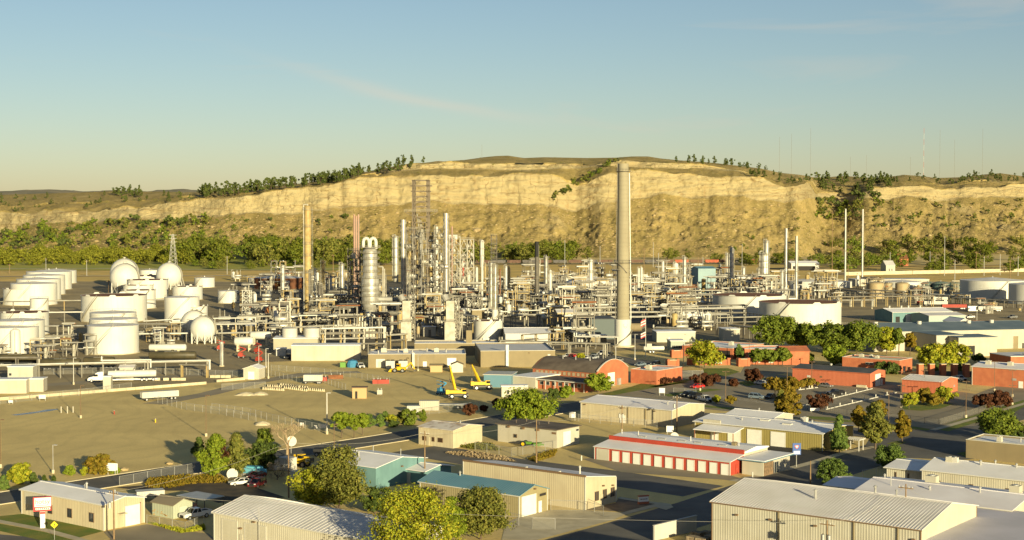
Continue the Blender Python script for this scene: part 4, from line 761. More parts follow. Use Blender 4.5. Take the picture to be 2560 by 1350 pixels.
# far buildings beyond the railway
b = building('far_shed', 'long white open-sided shed beside the freight train', td(1200, 100), td(1490, 105), td(1490, 95), 7, M['white'], M['roofwhite'], 'gable', rise=2, rot=R(2), ribs=0, Lw=(None, 25)); opening(b, 'f', .05, .85, 0, 4.5, 'void')
b = building('house', 'small pale house among trees beyond the highway', te(1060, 120), te(1160, 122), te(1160, 110), 8, M['offwhite'], M['roofgrey'], 'gable', rise=4, rot=R(2), ribs=0, Lw=(None, 18)); opening(b, 'f', .3, .4, 2, 5, 'win'); opening(b, 'f', .6, .7, 2, 5, 'win')
b = building('house', 'dark red-roofed house among trees on the far bank', te(1180, 60), te(1280, 62), te(1280, 50), 8, M['brick'], M['rust'], 'gable', rise=5, rot=R(2), ribs=0, Lw=(None, 18))
# ================================================================ tank farm
M['tank'] = mat('white tank paint', (.54, .53, .48), (.50, .49, .435), .15, .55, streak=((0.361, 0.31, 0.215), .30))
M['tankroof'] = mat('tank roof paint', (0.682, 0.649, 0.594), (0.572, 0.539, 0.495), .2, .6)
M['tan'] = mat('tan tank paint', (0.352, 0.272, 0.152), (0.32, 0.248, 0.136), .15, .6, streak=((0.24, 0.176, 0.096), .3))
M['tealtank'] = mat('dark green tank paint', (.10, .15, .13), (.085, .13, .115), .2, .6)
M['rustwall'] = mat('rust and soot wall', (.12, .05, .025), (.40, .15, .04), .09, .9, detail=6, stretch=(1, 1, .35))
M['alu'] = mat('aluminium jacket', (.42, .41, .36), (.32, .30, .26), .5, .40, .35, streak=((.20, .16, .10), .4))
M['steel'] = mat('painted steel', (.20, .185, .15), (.14, .125, .10), .6, .6, .1)
M['pipe'] = mat('insulated pipe', (.36, .34, .28), (.25, .23, .18), .5, .5, .15)
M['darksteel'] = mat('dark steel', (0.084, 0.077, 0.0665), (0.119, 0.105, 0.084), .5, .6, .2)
M['yellowsteel'] = mat('yellowed steel', (.40, .31, .135), (.30, .22, .085), .5, .65, streak=((.34, .13, .03), .5))
M['concstack'] = mat('chimney concrete', (.28, .25, .17), (.245, .215, .145), .1, .9, streak=((.19, .16, .105), .35))
M['pinkstack'] = mat('pink painted steel', (0.345, 0.217, 0.165), (0.315, 0.195, 0.143), .3, .6)
M['redpaint'] = mat('red paint', (0.336, 0.048, 0.028), (0.288, 0.04, 0.024), .5, .6)
M['rail'] = mat('handrail steel', (.24, .22, .17), rough=.6)
M['blue'] = mat('blue paint', (.05, .20, .34), (.04, .16, .28), .5, .6)
M['yellow'] = mat('machine yellow', (.62, .40, .015), (.56, .36, .015), .8, .5)
M['black'] = mat('black rubber', (.02, .02, .02), rough=.8)
def ring_mesh(mb, c, r0, r1, z0, z1, n=24):
    vs = []; fs = []
    for r, z in ((r0, z0), (r1, z0), (r1, z1), (r0, z1)):
        for i in range(n): w = 2 * math.pi * i / n; vs.append((c[0] + r * math.cos(w), c[1] + r * math.sin(w), z))
    for k in range(4):
        for i in range(n): fs.append((k * n + i, k * n + (i + 1) % n, ((k + 1) % 4) * n + (i + 1) % n, ((k + 1) % 4) * n + i))
    return mb.add(vs, fs)
def place(cx, wpx, yb):                           # centre and radius of a round thing seen wpx wide whose front foot is at row yb
    Yf = G((cx, yb)).y; Yc = Yf
    for _ in range(4): r = wpx / 2 * Yc / F; Yc = Yf + r
    return AT((cx, YH), Yc), r
def tank(d, xl, xr, yt, yb=None, h=None, kind='cone', m='tank', label='', phrase=None, stairs=True):
    a, b_ = d(xl, yt), d(xr, yt); cx = (a[0] + b_[0]) / 2; w = b_[0] - a[0]
    if yb: P, r = place(cx, w, d(0, yb)[1])
    else: Y = G((cx, a[1]), h).y; P = AT((cx, YH), Y); r = w / 2 * Y / F
    P.z = 0; h = h or HT(P, a[1])
    t = T('storage_tank', label, 'tank', P); n = 40; mm = M[m]
    if kind == 'open':
        sh = MB().lathe([(r, 0), (r, h)], n); sh.f = sh.f[:-2]; sh.build('shell', mm, t, True)
        MB().lathe([(r - .12, h * .5), (r - .12, h - .05)], n).build('inner_wall', M['rust'], t, True)
        MB().lathe([(r - .2, h * .62), (r - .5, h * .66), (.1, h * .64)], n).build('floating_roof', M['rust'], t, True)
        ring_mesh(MB(), (0, 0), r - .13, r + .35, h - .12, h, n).build('wind_girder', mm, t)
        for k, w_ in enumerate((-2.2, -1.35, -.6, .35, 1.57, 2.4)):
            q = MB(); q.yprism([(-1.9 * r / 17, -.02), (1.9 * r / 17, -.02), (1.1 * r / 17, .75), (-1.1 * r / 17, .75)], -.08, .08); o = q.build('foam_shield', mm, t); o.location = (r * math.cos(w_), r * math.sin(w_), h); o.rotation_euler = (0, 0, w_ + math.pi / 2)
    else:
        sh = MB().lathe([(r, 0), (r, h)], n); sh.f = sh.f[:-2]; sh.build('shell', mm, t, True)
        rise = r * (.09 if kind == 'cone' else .28)
        prof = [(r + .12, h - .06), (r + .12, h)] + ([(.3, h + rise)] if kind == 'cone' else [(r * math.cos(x), h + rise * math.sin(x)) for x in (.3, .6, .9, 1.2, 1.5)])
        MB().lathe(prof, n).build('roof_cone', M['tankroof'] if m == 'tank' else (mm if m != 'rustwall' else M['tankroof']), t, True)
        MB().cyl((0, 0, h + rise - .2), (0, 0, h + rise + .7), .35, n=8).build('vent_pipe', M['galv'], t)
        rl = MB(); ring_mesh(rl, (0, 0), r - .25, r - .18, h + 1.0, h + 1.06, 28)
        for i in range(28): w_ = 2 * math.pi * i / 28; rl.cyl((.985 * r * math.cos(w_), .985 * r * math.sin(w_), h), (.985 * r * math.cos(w_), .985 * r * math.sin(w_), h + 1.03), .03, n=4, caps=False)
        rl.build('rail_mesh', M['rail'], t)
    for k in (1, 2, 3): ring_mesh(MB(), (0, 0), r, r + .035, h * k / 4 - .03, h * k / 4 + .03, n).build('seam', mm, t)
    MB().lathe([(r + .5, 0), (r + .5, .25), (r, .26)], n).build('footing', M['concrete'], t)
    if stairs:
        st = MB(); a0 = random.uniform(-2.6, -1.6); n_ = 26; sw = h / r * .9
        for i in range(n_):
            w_ = a0 + sw * i / n_; z = h * i / n_; c, s = math.cos(w_), math.sin(w_); w2 = w_ + sw / n_; c2, s2 = math.cos(w2), math.sin(w2); z2 = h * (i + 1) / n_
            st.add([(r * c, r * s, z), ((r + .9) * c, (r + .9) * s, z), ((r + .9) * c2, (r + .9) * s2, z2), (r * c2, r * s2, z2)], [(0, 1, 2, 3)])
            st.add([((r + .9) * c, (r + .9) * s, z + .8), ((r + .9) * c, (r + .9) * s, z + 1.05), ((r + .9) * c2, (r + .9) * s2, z2 + 1.05), ((r + .9) * c2, (r + .9) * s2, z2 + .8)], [(0, 1, 2, 3)])
        st.build('stair', M['rail'], t)
    MB().cyl((r * -.3, -r * .954 - .5, 1.0), (r * -.3, -r * .954 + .4, 1.0), .5, n=12).build('manhole', mm, t)
    if phrase: rank(t, label, 'tank', phrase)
    return t
wt = 'white cone-roof tank'; ot = 'white open-top tank with rusty inner wall'
tank(ta, 790, 1250, 665, 940, kind='cone', label='biggest plain white tank, front of its column behind the tanker truck')
tank(ta, 810, 1240, 607, h=12.6, label='white tank showing over the front plain white tank, second of its column')
tank(ta, 815, 1230, 550, h=12.6, label='white tank, third of its column before the big open-top tank')
tank(ta, 740, 1325, 390, 645, kind='open', label='big white open-top tank with scalloped rusty rim behind three stacked-up white tanks')
tank(ta, -130, 330, 680, 945, label='white tank cut by the left edge behind the slim white vessel')
tank(ta, -60, 385, 620, h=12.8, label='white tank overlapping behind the front left-edge tank')
tank(ta, 0, 425, 545, 765, kind='open', label='white open-top tank with rusty rim near the left edge')
tank(ta, 265, 430, 425, 600, label='small white tank behind the left-edge open-top tank')
tank(ta, 30, 465, 330, 490, kind='open', label='white open-top tank at the near end of the far-left row')
for i, (xl, xr, yt, yb) in enumerate(((95, 505, 285, 490), (150, 540, 246, 445), (210, 580, 211, 395), (240, 640, 178, 348), (330, 685, 168, 292))): tank(ta, xl, xr, yt, yb, label='white cone-roof tank', phrase='of the far-left row of five')
tank(ta, 1150, 1500, 215, 330, kind='open', label='rear white open-top tank between the spheres'); tank(ta, 1155, 1525, 250, 430, kind='open', label='second white open-top tank between the spheres')
tank(ta, 1118, 1392, 300, 440, kind='open', label='small white open-top tank in front of the sphere pair'); tank(ta, 1105, 1410, 345, 520, kind='open', label='white open-top tank behind the right side of the big scalloped tank')
tank(ta, 1570, 1840, 312, 440, kind='open', label='white open-top tank below the lone far sphere'); tank(ta, 1495, 1810, 410, 645, label='tall plain white tank left of the front spheres')
tank(ta, 1645, 1885, 490, 640, kind='open', label='white open-top tank just behind the front spheres'); tank(ta, 1770, 1952, 235, 325, label='small far white tank at the edge of the field')
tank(ta, 1270, 1450, 165, 230, label='far white tank between the two sphere groups')
tank(tb, 275, 730, 232, 345, m='rustwall', label='rusty soot-stained tank with white cone roof beyond the left columns')
tank(tb, -60, 135, 355, 470, label='grey-white tank left of the tan vertical drum'); tank(tb, 275, 480, 465, 600, label='white tank behind the rust-topped sphere')
tank(tc_, 310, 570, 622, 812, kind='open', label='cream tank with rust-brown rim behind the beige stair tower'); tank(tc_, 470, 528, 525, 625, label='slim white tank standing behind the rust-brown rim')
tank(tc_, 1145, 1600, 290, 380, kind='dome', label='far white dome-roofed tank left of the concrete chimney'); tank(tc_, 240, 330, 465, 580, label='cream vessel tank on skirt below the coke drum frame')
tank(tc_, 505, 570, 400, 520, label='stubby cream tank beside the banded column'); tank(tc_, 1450, 1730, 262, 345, label='far white tank peeping out left of the concrete chimney')
tank(td, 520, 1190, 388, 600, kind='open', label='wide white open-top tank, half hidden behind the other wide one'); tank(td, 950, 1690, 452, 700, kind='open', label='widest white open-top tank in front, above the campus trees')
tank(td, 1180, 1640, 262, 335, label='far white tank behind the two slim stacks'); tank(td, 1540, 1790, 268, 330, label='farther white tank behind the two tall thin masts')
tank(te, 915, 1065, 290, 425, kind='dome', m='tan', label='tan dome-roofed tank, first of the tan pair with diagonal stairs'); tank(te, 1168, 1288, 290, 422, kind='dome', m='tan', label='tan dome-roofed tank, second of the tan pair with diagonal stairs')
tank(te, 1065, 1140, 285, 360, m='tan', label='tan tank standing behind the gap of the tan pair'); tank(te, 1330, 1435, 320, 365, m='tan', label='low tan tank right of the tan pair')
for i, (xl, xr, yt, yb) in enumerate(((1410, 1520, 285, 345), (1505, 1660, 290, 350), (1650, 1770, 290, 345))): tank(te, xl, xr, yt, yb, kind='dome', m='tealtank', label='dark green dome tank', phrase='of three near the highway bank')
tank(te, 1770, 2340, 255, 430, label='huge white cone-roof tank near the right edge'); tank(te, 2215, 2700, 290, 485, label='huge white tank cut by the right edge')
tank(te, 1060, 1400, 268, 330, label='low wide white tank behind the tan pair')
def vessel_up(d, x, w, yt, yb, m, label, cat='vessel'):
    a = d(x, yt); P, r = place(a[0], w * K, d(x, yb)[1]); P.z = 0; h = HT(P, a[1]); t = T('upright_vessel', label, cat, P)
    MB().lathe([(r, 0), (r, h - r * .5), (r * .8, h - r * .18), (r * .4, h - .03 * r), (.05, h)], 20).build('shell', M[m], t, True); MB().cyl((r * .3, -r - .35, .3), (r * .3, -r - .35, h * .92), .12, n=6).build('pipe', M['pipe'], t); MB().lathe([(r + .25, 0), (r + .25, .4), (r, .41)], 16).build('footing', M['concrete'], t); return t
vessel_up(ta, 125, 92, 700, 950, 'tank', 'slim white upright vessel in front of the left-edge tank'); vessel_up(ta, 300, 84, 865, 950, 'tank', 'short white upright vessel in front of the left-edge tank')
vessel_up(ta, 1420, 72, 690, 830, 'tank', 'short cream upright vessel left of the front spheres'); vessel_up(ta, 2012, 36, 815, 1045, 'alu', 'tall silver vent pipe at the end of the loading rack')
vessel_up(tb, 168, 66, 340, 575, 'tan', 'tan upright drum with rusty top beside a steel stair frame')
def sphere(d, xl, xr, yt, yb, m, label):
    a, b_ = d(xl, yt), d(xr, yt); cx = (a[0] + b_[0]) / 2; w = b_[0] - a[0]; P, r = place(cx, w, d(0, yb)[1]); P.z = 0; zc = HT(P, a[1]) - r; zc = max(zc, r * 1.02)
    t = T('sphere_tank', label, 'sphere tank', P); n = 12
    MB().lathe([(max(.02, r * math.sin(math.pi * i / n)), zc - r * math.cos(math.pi * i / n)) for i in range(n + 1)], 28).build('sphere_shell', m, t, True)
    for k in range(10):
        w_ = 2 * math.pi * k / 10; x, y = .93 * r * math.cos(w_), .93 * r * math.sin(w_); MB().cyl((x, y, 0), (x, y, zc - r * .1), .32, n=8).build('leg', M['tank'], t)
        w2 = 2 * math.pi * (k + 1) / 10; x2, y2 = .93 * r * math.cos(w2), .93 * r * math.sin(w2); MB().bar((x, y, .5), (x2, y2, zc * .75), .12).bar((x2, y2, .5), (x, y, zc * .75), .12).build('brace', M['tank'], t)
    MB().cyl((0, 0, zc + r - .1), (0, 0, zc + r + .7), .9, n=12).build('top_hatch', M['tank'], t); rl = MB(); ring_mesh(rl, (0, 0), 1.5, 1.6, zc + r + 1.0, zc + r + 1.1, 14); rl.box(-1.6, -1.6, zc + r + .05, 1.6, 1.6, zc + r + .15).build('top_platform', M['rail'], t)
    st = MB(); k = 18
    for i in range(k):
        u = -.1 + 1.5 * i / k; v = -.1 + 1.5 * (i + 1) / k; p = (r * 1.04 * math.cos(u), -r * .35, zc + r * 1.04 * math.sin(u)); q = (r * 1.04 * math.cos(v), -r * .35, zc + r * 1.04 * math.sin(v)); st.bar(p, q, .8, .15)
    st.bar((r * 1.04, -r * .35, zc - .1 * r), (r * 1.3, -r * .35, 0), .8, .15); st.build('stair', M['rail'], t); return t
MS = M['tank']; rs = mat('rust topped sphere', (.60, .52, .36), (.52, .20, .06), .10, .6, detail=5, lo=.48, hi=.62)
sphere(ta, 1000, 1262, 58, 330, MS, 'rear white sphere of the overlapping pair'); sphere(ta, 1000, 1270, 102, 395, MS, 'front white sphere of the overlapping pair'); sphere(ta, 1420, 1660, 95, 345, MS, 'lone white sphere beside the sphere pair')
sphere(ta, 1640, 1890, 548, 790, MS, 'white sphere half hidden behind the front sphere'); sphere(ta, 1725, 1965, 580, 842, MS, 'front white sphere on braced legs'); sphere(tb, 362, 540, 472, 665, rs, 'cream sphere with orange rust on its top')
# ================================================================ chimneys, columns, frames
def concrete_stack():
    P, r = place(1558, 36, 868); P.z = 0; s = SC(P); H = HT(P, 409); rt = 13.2 / s; t = T('concrete_chimney', 'tall tapering concrete chimney with white drum base', 'chimney', P)
    prof = []; n = 42
    for i in range(n + 1):
        z = H * i / n; rr = r + (rt - r) * (i / n) ** .75
        if 0 < i < n: prof += [(rr, z - .08), (rr - .07, z - .05), (rr - .07, z + .05), (rr, z + .08)]
        else: prof.append((rr, z))
    prof += [(rt - .35, H), (rt - .35, H - 3)]
    mb = MB().lathe(prof, 28); mb.f = mb.f[:-1]; mb.build('shaft', M['concstack'], t, True)
    rs_ = 21 / s; hs = HT(P, 798); MB().lathe([(rs_, 0), (rs_, hs), (r * .9, hs + .1)], 32).build('drum_base', M['tank'], t, True); MB().lathe([(rs_ + 1.4, 0), (rs_ + 1.4, .6), (rs_, .61)], 24).build('footing', M['concrete'], t)
    for py, w in ((657, 1.1), (429, .9)):
        z = HT(P, py); rr = r + (rt - r) * (z / H) ** .75; pl = MB(); ring_mesh(pl, (0, 0), rr - .05, rr + w, z, z + .15, 24); o = pl.build('platform', M['darksteel'], t); rl = MB(); ring_mesh(rl, (0, 0), rr + w - .08, rr + w, z + 1.05, z + 1.13, 24)
        for i in range(16): a = 2 * math.pi * i / 16; rl.cyl(((rr + w - .04) * math.cos(a), (rr + w - .04) * math.sin(a), z), ((rr + w - .04) * math.cos(a), (rr + w - .04) * math.sin(a), z + 1.1), .05, n=4)
        rl.build('rail_mesh', M['darksteel'], o)
    z = HT(P, 657); MB().bar((-r - 5, -1, z + .3), (-r * .5, -1, z + .3), .3).bar((-r - 3.2, -1.4, z - .4), (-r * .2, -2.2, z - 3.8), .3).bar((-r * .7, -2.6, z), (r * .5, -2.7, z - 4.2), .25).build('bracket', M['darksteel'], t)
    MB().bar((r + .35, 0, hs), (rt + .35, 0, H - 4), .35).build('ladder', M['galv'], t); MB().bar((-r - .2, -.3, hs), (-rt - .2, -.3, H), .3).build('cable_tray', M['darksteel'], t)
    MB().cyl((rs_ - .5, 0, HT(P, 818)), (rs_ + 4.4, 0, HT(P, 818)), 1.7, n=14).build('flue_duct', M['beige'], t)
    st = MB(); k = 22
    for i in range(k):
        a = -2.4 + 2.3 * i / k; b_ = -2.4 + 2.3 * (i + 1) / k; z1, z2 = hs * .06 + hs * .62 * i / k, hs * .06 + hs * .62 * (i + 1) / k; q = rs_ + .5; st.bar((q * math.cos(a), q * math.sin(a), z1), (q * math.cos(b_), q * math.sin(b_), z2), .8, .25)
    st.build('stair', M['steel'], t)
    # shield emblem painted on the drum
    sh = [(-.75, .9), (.75, .9), (.95, .35), (.6, -.5), (0, -1.0), (-.6, -.5), (-.95, .35)]; a = -math.pi / 2 + .22; zc = HT(P, 814)
    em = T_emblem(t, rs_, a, zc, sh)
def T_emblem(t, r, a, zc, sh):
    c, s = math.cos(a), math.sin(a); f = lambda u, z, o: ((r + o) * math.cos(a + u / r), (r + o) * math.sin(a + u / r), zc + z)
    n = len(sh); MB().add([f(u, z, .03) for u, z in sh], [tuple(range(n))]).build('emblem', mat('emblem pink', (.52, .22, .18), rough=.6), t)
    MB().add([f(u * .82, z * .82, .05) for u, z in sh], [tuple(range(n))]).build('emblem', mat('emblem white', (.62, .55, .48), rough=.6), t)
    for k in (-.28, .28): lettering('6', .85, MATS['emblem pink'], t, f(k, -.42, .08), (math.pi / 2, 0, a + math.pi / 2), 'emblem_digit')
concrete_stack()
def column(px, w, yt, yb, m='alu', plats=4, label=None, phrase='', skirt=0, pipe=True, name='process_column', dome=True):
    P, r = place(px, w, yb); P.z = 0; H = HT(P, yt); t = T(name, label or '', 'column', P, random.uniform(-.6, .6)); n = 16
    MB().lathe([(r * .95, 0), (r, .5), (r, H - r * .6)] + ([(r * .8, H - r * .22), (r * .4, H - .04 * r), (.05, H)] if dome else [(r, H), (r * .86, H), (r * .86, H - 2)]), n).build('shell', M[m], t, True)
    k = max(3, int(H / 5)); bands = MB()
    for i in range(1, k): ring_mesh(bands, (0, 0), r - .02, r + .06, H * i / k - .1, H * i / k + .1, n)
    bands.build('band_rim', M[m], t)
    for i in range(plats):
        z = H * (.97 - .8 * i / max(1, plats) - random.uniform(0, .05)); w_ = max(.9, r * .5); pl = MB(); ring_mesh(pl, (0, 0), r + .03, r + w_, z - .12, z + .06, n); o = pl.build('platform', M['rail'], t); rl = MB(); ring_mesh(rl, (0, 0), r + w_ - .06, r + w_, z + 1.0, z + 1.1, n); ring_mesh(rl, (0, 0), r + w_ - .05, r + w_, z + .5, z + .56, n)
        for j in range(8): a = 2 * math.pi * j / 8; rl.cyl(((r + w_) * math.cos(a), (r + w_) * math.sin(a), z), ((r + w_) * math.cos(a), (r + w_) * math.sin(a), z + 1.1), .05, n=4, caps=False)
        rl.build('rail_mesh', M['rail'], o)
    ld = MB().bar((r * .9, -r * .9, 0), (r * .9, -r * .9, H * .97), .12).bar((r * .9 + .5, -r * .9, 0), (r * .9 + .5, -r * .9, H * .97), .12); ld.build('ladder_frame', M['rail'], t)
    if pipe:
        q = MB(); x = -r - .55; rp = max(.16, r * .16); q.cyl((x, 0, 1.5), (x, 0, H + .5), rp, n=8).cyl((x, 0, H + .5), (0, 0, H + .7), rp, n=8).cyl((0, 0, H + .7), (0, 0, H - .3), rp, n=8); q.build('overhead_pipe', M['pipe'], t, True)
    if phrase: rank(t, label, 'column', phrase)
    return t
def stack_(px, w, yt, yb, m='alu', label='', strake=False, wide=None, cap=None):
    P, r = place(px, w, yb); P.z = 0; H = HT(P, yt); t = T('furnace_stack', label, 'stack', P); r0 = r * (wide or 1.0)
    mb = MB().lathe([(r0, 0), (r0, H * .12), (r, H * .2), (r, H), (r * .8, H), (r * .8, H - 3)], 16); mb.f = mb.f[:-1]; mb.build('shaft', M[m], t, True)
    if cap: MB().lathe([(r + .05, H - cap), (r + .05, H + .05), (r * .8, H + .05)], 16).build('black_top', M['black'], t, True)
    if strake:
        for ph in (0, 2.09, 4.19):
            q = MB(); k = 40
            for i in range(k):
                a, b_ = ph + i * .28, ph + (i + 1) * .28; z, z2 = H * (.62 + .37 * i / k), H * (.62 + .37 * (i + 1) / k)
                q.add([(r * math.cos(a), r * math.sin(a), z), (r * 1.28 * math.cos(a), r * 1.28 * math.sin(a), z), (r * 1.28 * math.cos(b_), r * 1.28 * math.sin(b_), z2), (r * math.cos(b_), r * math.sin(b_), z2)], [(0, 1, 2, 3)])
            q.build('spiral_fin', M[m], t)
    pl = MB(); z = H * .45; ring_mesh(pl, (0, 0), r + .02, r + .9, z - .1, z + .1, 14); ring_mesh(pl, (0, 0), r + .8, r + .9, z + 1, z + 1.1, 14); pl.build('platform', M['rail'], t); MB().bar((r + .1, -r, 2), (r + .1, -r, H * .95), .2).build('ladder_frame', M['rail'], t); return t
cs = 'slim silver column with platforms'
column(706.6, 7, 663, 735, 'tank', 3, 'slim white column beside the rusty soot-stained tank', name='process_column'); column(769, 17, 514, 800, 'yellowsteel', 6, 'tallest yellow-stained column with orange rust near its middle')
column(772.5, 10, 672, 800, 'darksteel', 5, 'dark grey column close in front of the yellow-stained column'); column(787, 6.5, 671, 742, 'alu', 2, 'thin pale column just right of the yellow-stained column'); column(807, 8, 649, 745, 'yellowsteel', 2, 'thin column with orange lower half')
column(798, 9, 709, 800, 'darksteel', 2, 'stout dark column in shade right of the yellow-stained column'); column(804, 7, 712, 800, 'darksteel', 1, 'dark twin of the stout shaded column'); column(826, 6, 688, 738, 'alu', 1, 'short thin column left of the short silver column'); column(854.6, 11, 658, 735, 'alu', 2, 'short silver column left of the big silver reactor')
for i, x in enumerate((885.5, 890.5, 896)): stack_(x, 4.6, 536 + 4 * (i % 2), 745, 'pinkstack', 'pink stack of the tight trio left of the silver reactor, ' + ('first', 'second', 'third')[i])
def reactor():
    P, r = place(925, 31, 808); P.z = 0; s = SC(P); Z = lambda py: HT(P, py); px = lambda w: w / s
    t = T('reactor', 'fat silver reactor vessel with waisted cone and twin curved pipes on top', 'reactor', P)
    MB().lathe([(px(15.2), 0), (px(15.2), Z(775)), (px(21.5), Z(761)), (px(22), Z(740)), (px(22), Z(696)), (px(18), Z(688)), (px(18), Z(630)), (px(15), Z(622)), (px(7), Z(617)), (.1, Z(616))], 28).build('shell', M['alu'], t, True)
    for py, w in ((773, 20), (758, 26), (740, 28), (727, 27), (714, 27), (695, 28), (680, 23), (664, 23), (648, 23), (633, 25), (619, 26)):
        pl = MB(); ring_mesh(pl, (0, 0), px(15), px(w), Z(py), Z(py) + .25, 24); o = pl.build('platform', M['rail'], t); rl = MB(); ring_mesh(rl, (0, 0), px(w) - .08, px(w), Z(py) + 1.1, Z(py) + 1.22, 24); ring_mesh(rl, (0, 0), px(w) - .08, px(w), Z(py) + .6, Z(py) + .68, 24)
        for j in range(14): a = 2 * math.pi * j / 14; rl.cyl((px(w) * math.cos(a), px(w) * math.sin(a), Z(py)), (px(w) * math.cos(a), px(w) * math.sin(a), Z(py) + 1.2), .06, n=4, caps=False)
        rl.build('rail_mesh', M['rail'], o)
    for py in (756, 730, 705, 680, 655): q = MB(); ring_mesh(q, (0, 0), px(17), px(22.3 if py > 692 else 18.3), Z(py) - .15, Z(py) + .15, 28); q.build('band_rim', M['alu'], t)
    for k, dx in enumerate((-1.9, 1.6)):
        q = MB(); pts = [(dx - 1.5, -1, Z(620))] + [(dx + 1.5 * math.cos(a), -1, Z(605) + 2.0 * math.sin(a)) for a in [math.pi - i * math.pi / 8 for i in range(9)]] + [(dx + 1.5, -1, Z(622))]
        for a, b_ in zip(pts, pts[1:]): q.cyl(a, b_, .85, n=10)
        q.build('curved_pipe', M['tank'], t, True)
    MB().cyl((px(21), 0, Z(748)), (px(21) + 7, 0, Z(748)), 1.3, n=12).build('side_nozzle', M['alu'], t, True); MB().cyl((px(31), 1, 0), (px(31), 1, Z(667)), .45, n=8).cyl((px(31), 1, Z(667)), (px(20), 1, Z(667)), .45, n=8).build('riser_pipe', M['pipe'], t, True); MB().cyl((px(35), 1, 0), (px(35), 1, Z(672)), .4, n=8).build('riser_pipe', M['pipe'], t, True)
reactor()
def frame(px0, px1, yt, yb, levels, m='steel', depth=.8, label='', name='steel_structure', fill=True, brace=True, bw=.35):
    P = G(((px0 + px1) / 2, yb)); s = SC(P); w = (px1 - px0) / s; dp = w * depth; P.y += dp / 2; H = HT(P, yt); t = T(name, label, 'steel frame', P, random.uniform(-.1, .3))
    xs = [-w / 2, w / 2] if w < 7 else [-w / 2, 0, w / 2]
    for x in xs:
        for y in (-dp / 2, dp / 2): MB().bar((x, y, 0), (x, y, H), bw).build('post', M[m], t)
    lat = MB()
    for i in range(1, levels + 1):
        z = H * i / levels; dk = MB().box(-w / 2 - .3, -dp / 2 - .3, z - .3, w / 2 + .3, dp / 2 + .3, z - .05); o = dk.build('deck', M[m], t); rl = MB()
        for zz in (.55, 1.1):
            for y in (-dp / 2 - .25, dp / 2 + .25): rl.bar((-w / 2 - .3, y, z + zz), (w / 2 + .3, y, z + zz), .09)
            for x in (-w / 2 - .25, w / 2 + .25): rl.bar((x, -dp / 2, z + zz), (x, dp / 2, z + zz), .09)
        rl.build('rail_mesh', M['rail'], o); z0 = H * (i - 1) / levels
        if brace:
            for a, b_ in zip(xs, xs[1:]):
                if i % 2: lat.bar((a, -dp / 2, z0), ((a + b_) / 2, -dp / 2, z - .3), bw * .7).bar((b_, -dp / 2, z0), ((a + b_) / 2, -dp / 2, z - .3), bw * .7)
                else: lat.bar((a, -dp / 2, z0), (b_, -dp / 2, z - .3), bw * .7).bar((b_, -dp / 2, z0), (a, -dp / 2, z - .3), bw * .7)
            lat.bar((w / 2, -dp / 2, z0), (w / 2, dp / 2, z - .3), bw * .7)
    if lat.v: lat.build('brace_lattice', M[m], t)
    if fill:
        for i in range(levels):
            z0 = H * i / levels; hh = H / levels
            for k in range(2 if w < 8 else 3):
                x = random.uniform(-w * .38, w * .38); y = random.uniform(-dp * .3, dp * .3); r = random.uniform(.5, 1.0) * min(1.3, hh * .25)
                if random.random() < .5: MB().cyl((x, y, z0), (x, y, z0 + hh * random.uniform(.5, .9)), r, n=10).build('drum', M[random.choice(['alu', 'tank', 'pipe', 'yellowsteel'])], t, True)
                else: MB().hcyl((x - r * 1.8, y, z0 + r + .5), (x + r * 1.8, y, z0 + r + .5), r, 10).build('drum', M[random.choice(['alu', 'tank', 'pipe'])], t, True)
            for k in range(2):
                x = random.uniform(-w * .48, w * .48); y = random.choice((-dp * .46, dp * .46)); MB().cyl((x, y, z0), (x, y, min(H, z0 + hh * random.uniform(1, 2.2))), random.uniform(.15, .3), n=6).build('pipe', M['pipe'], t)
    return t
M['derrick'] = mat('brown derrick steel', (.17, .135, .09), (.12, .095, .065), .5, .7)
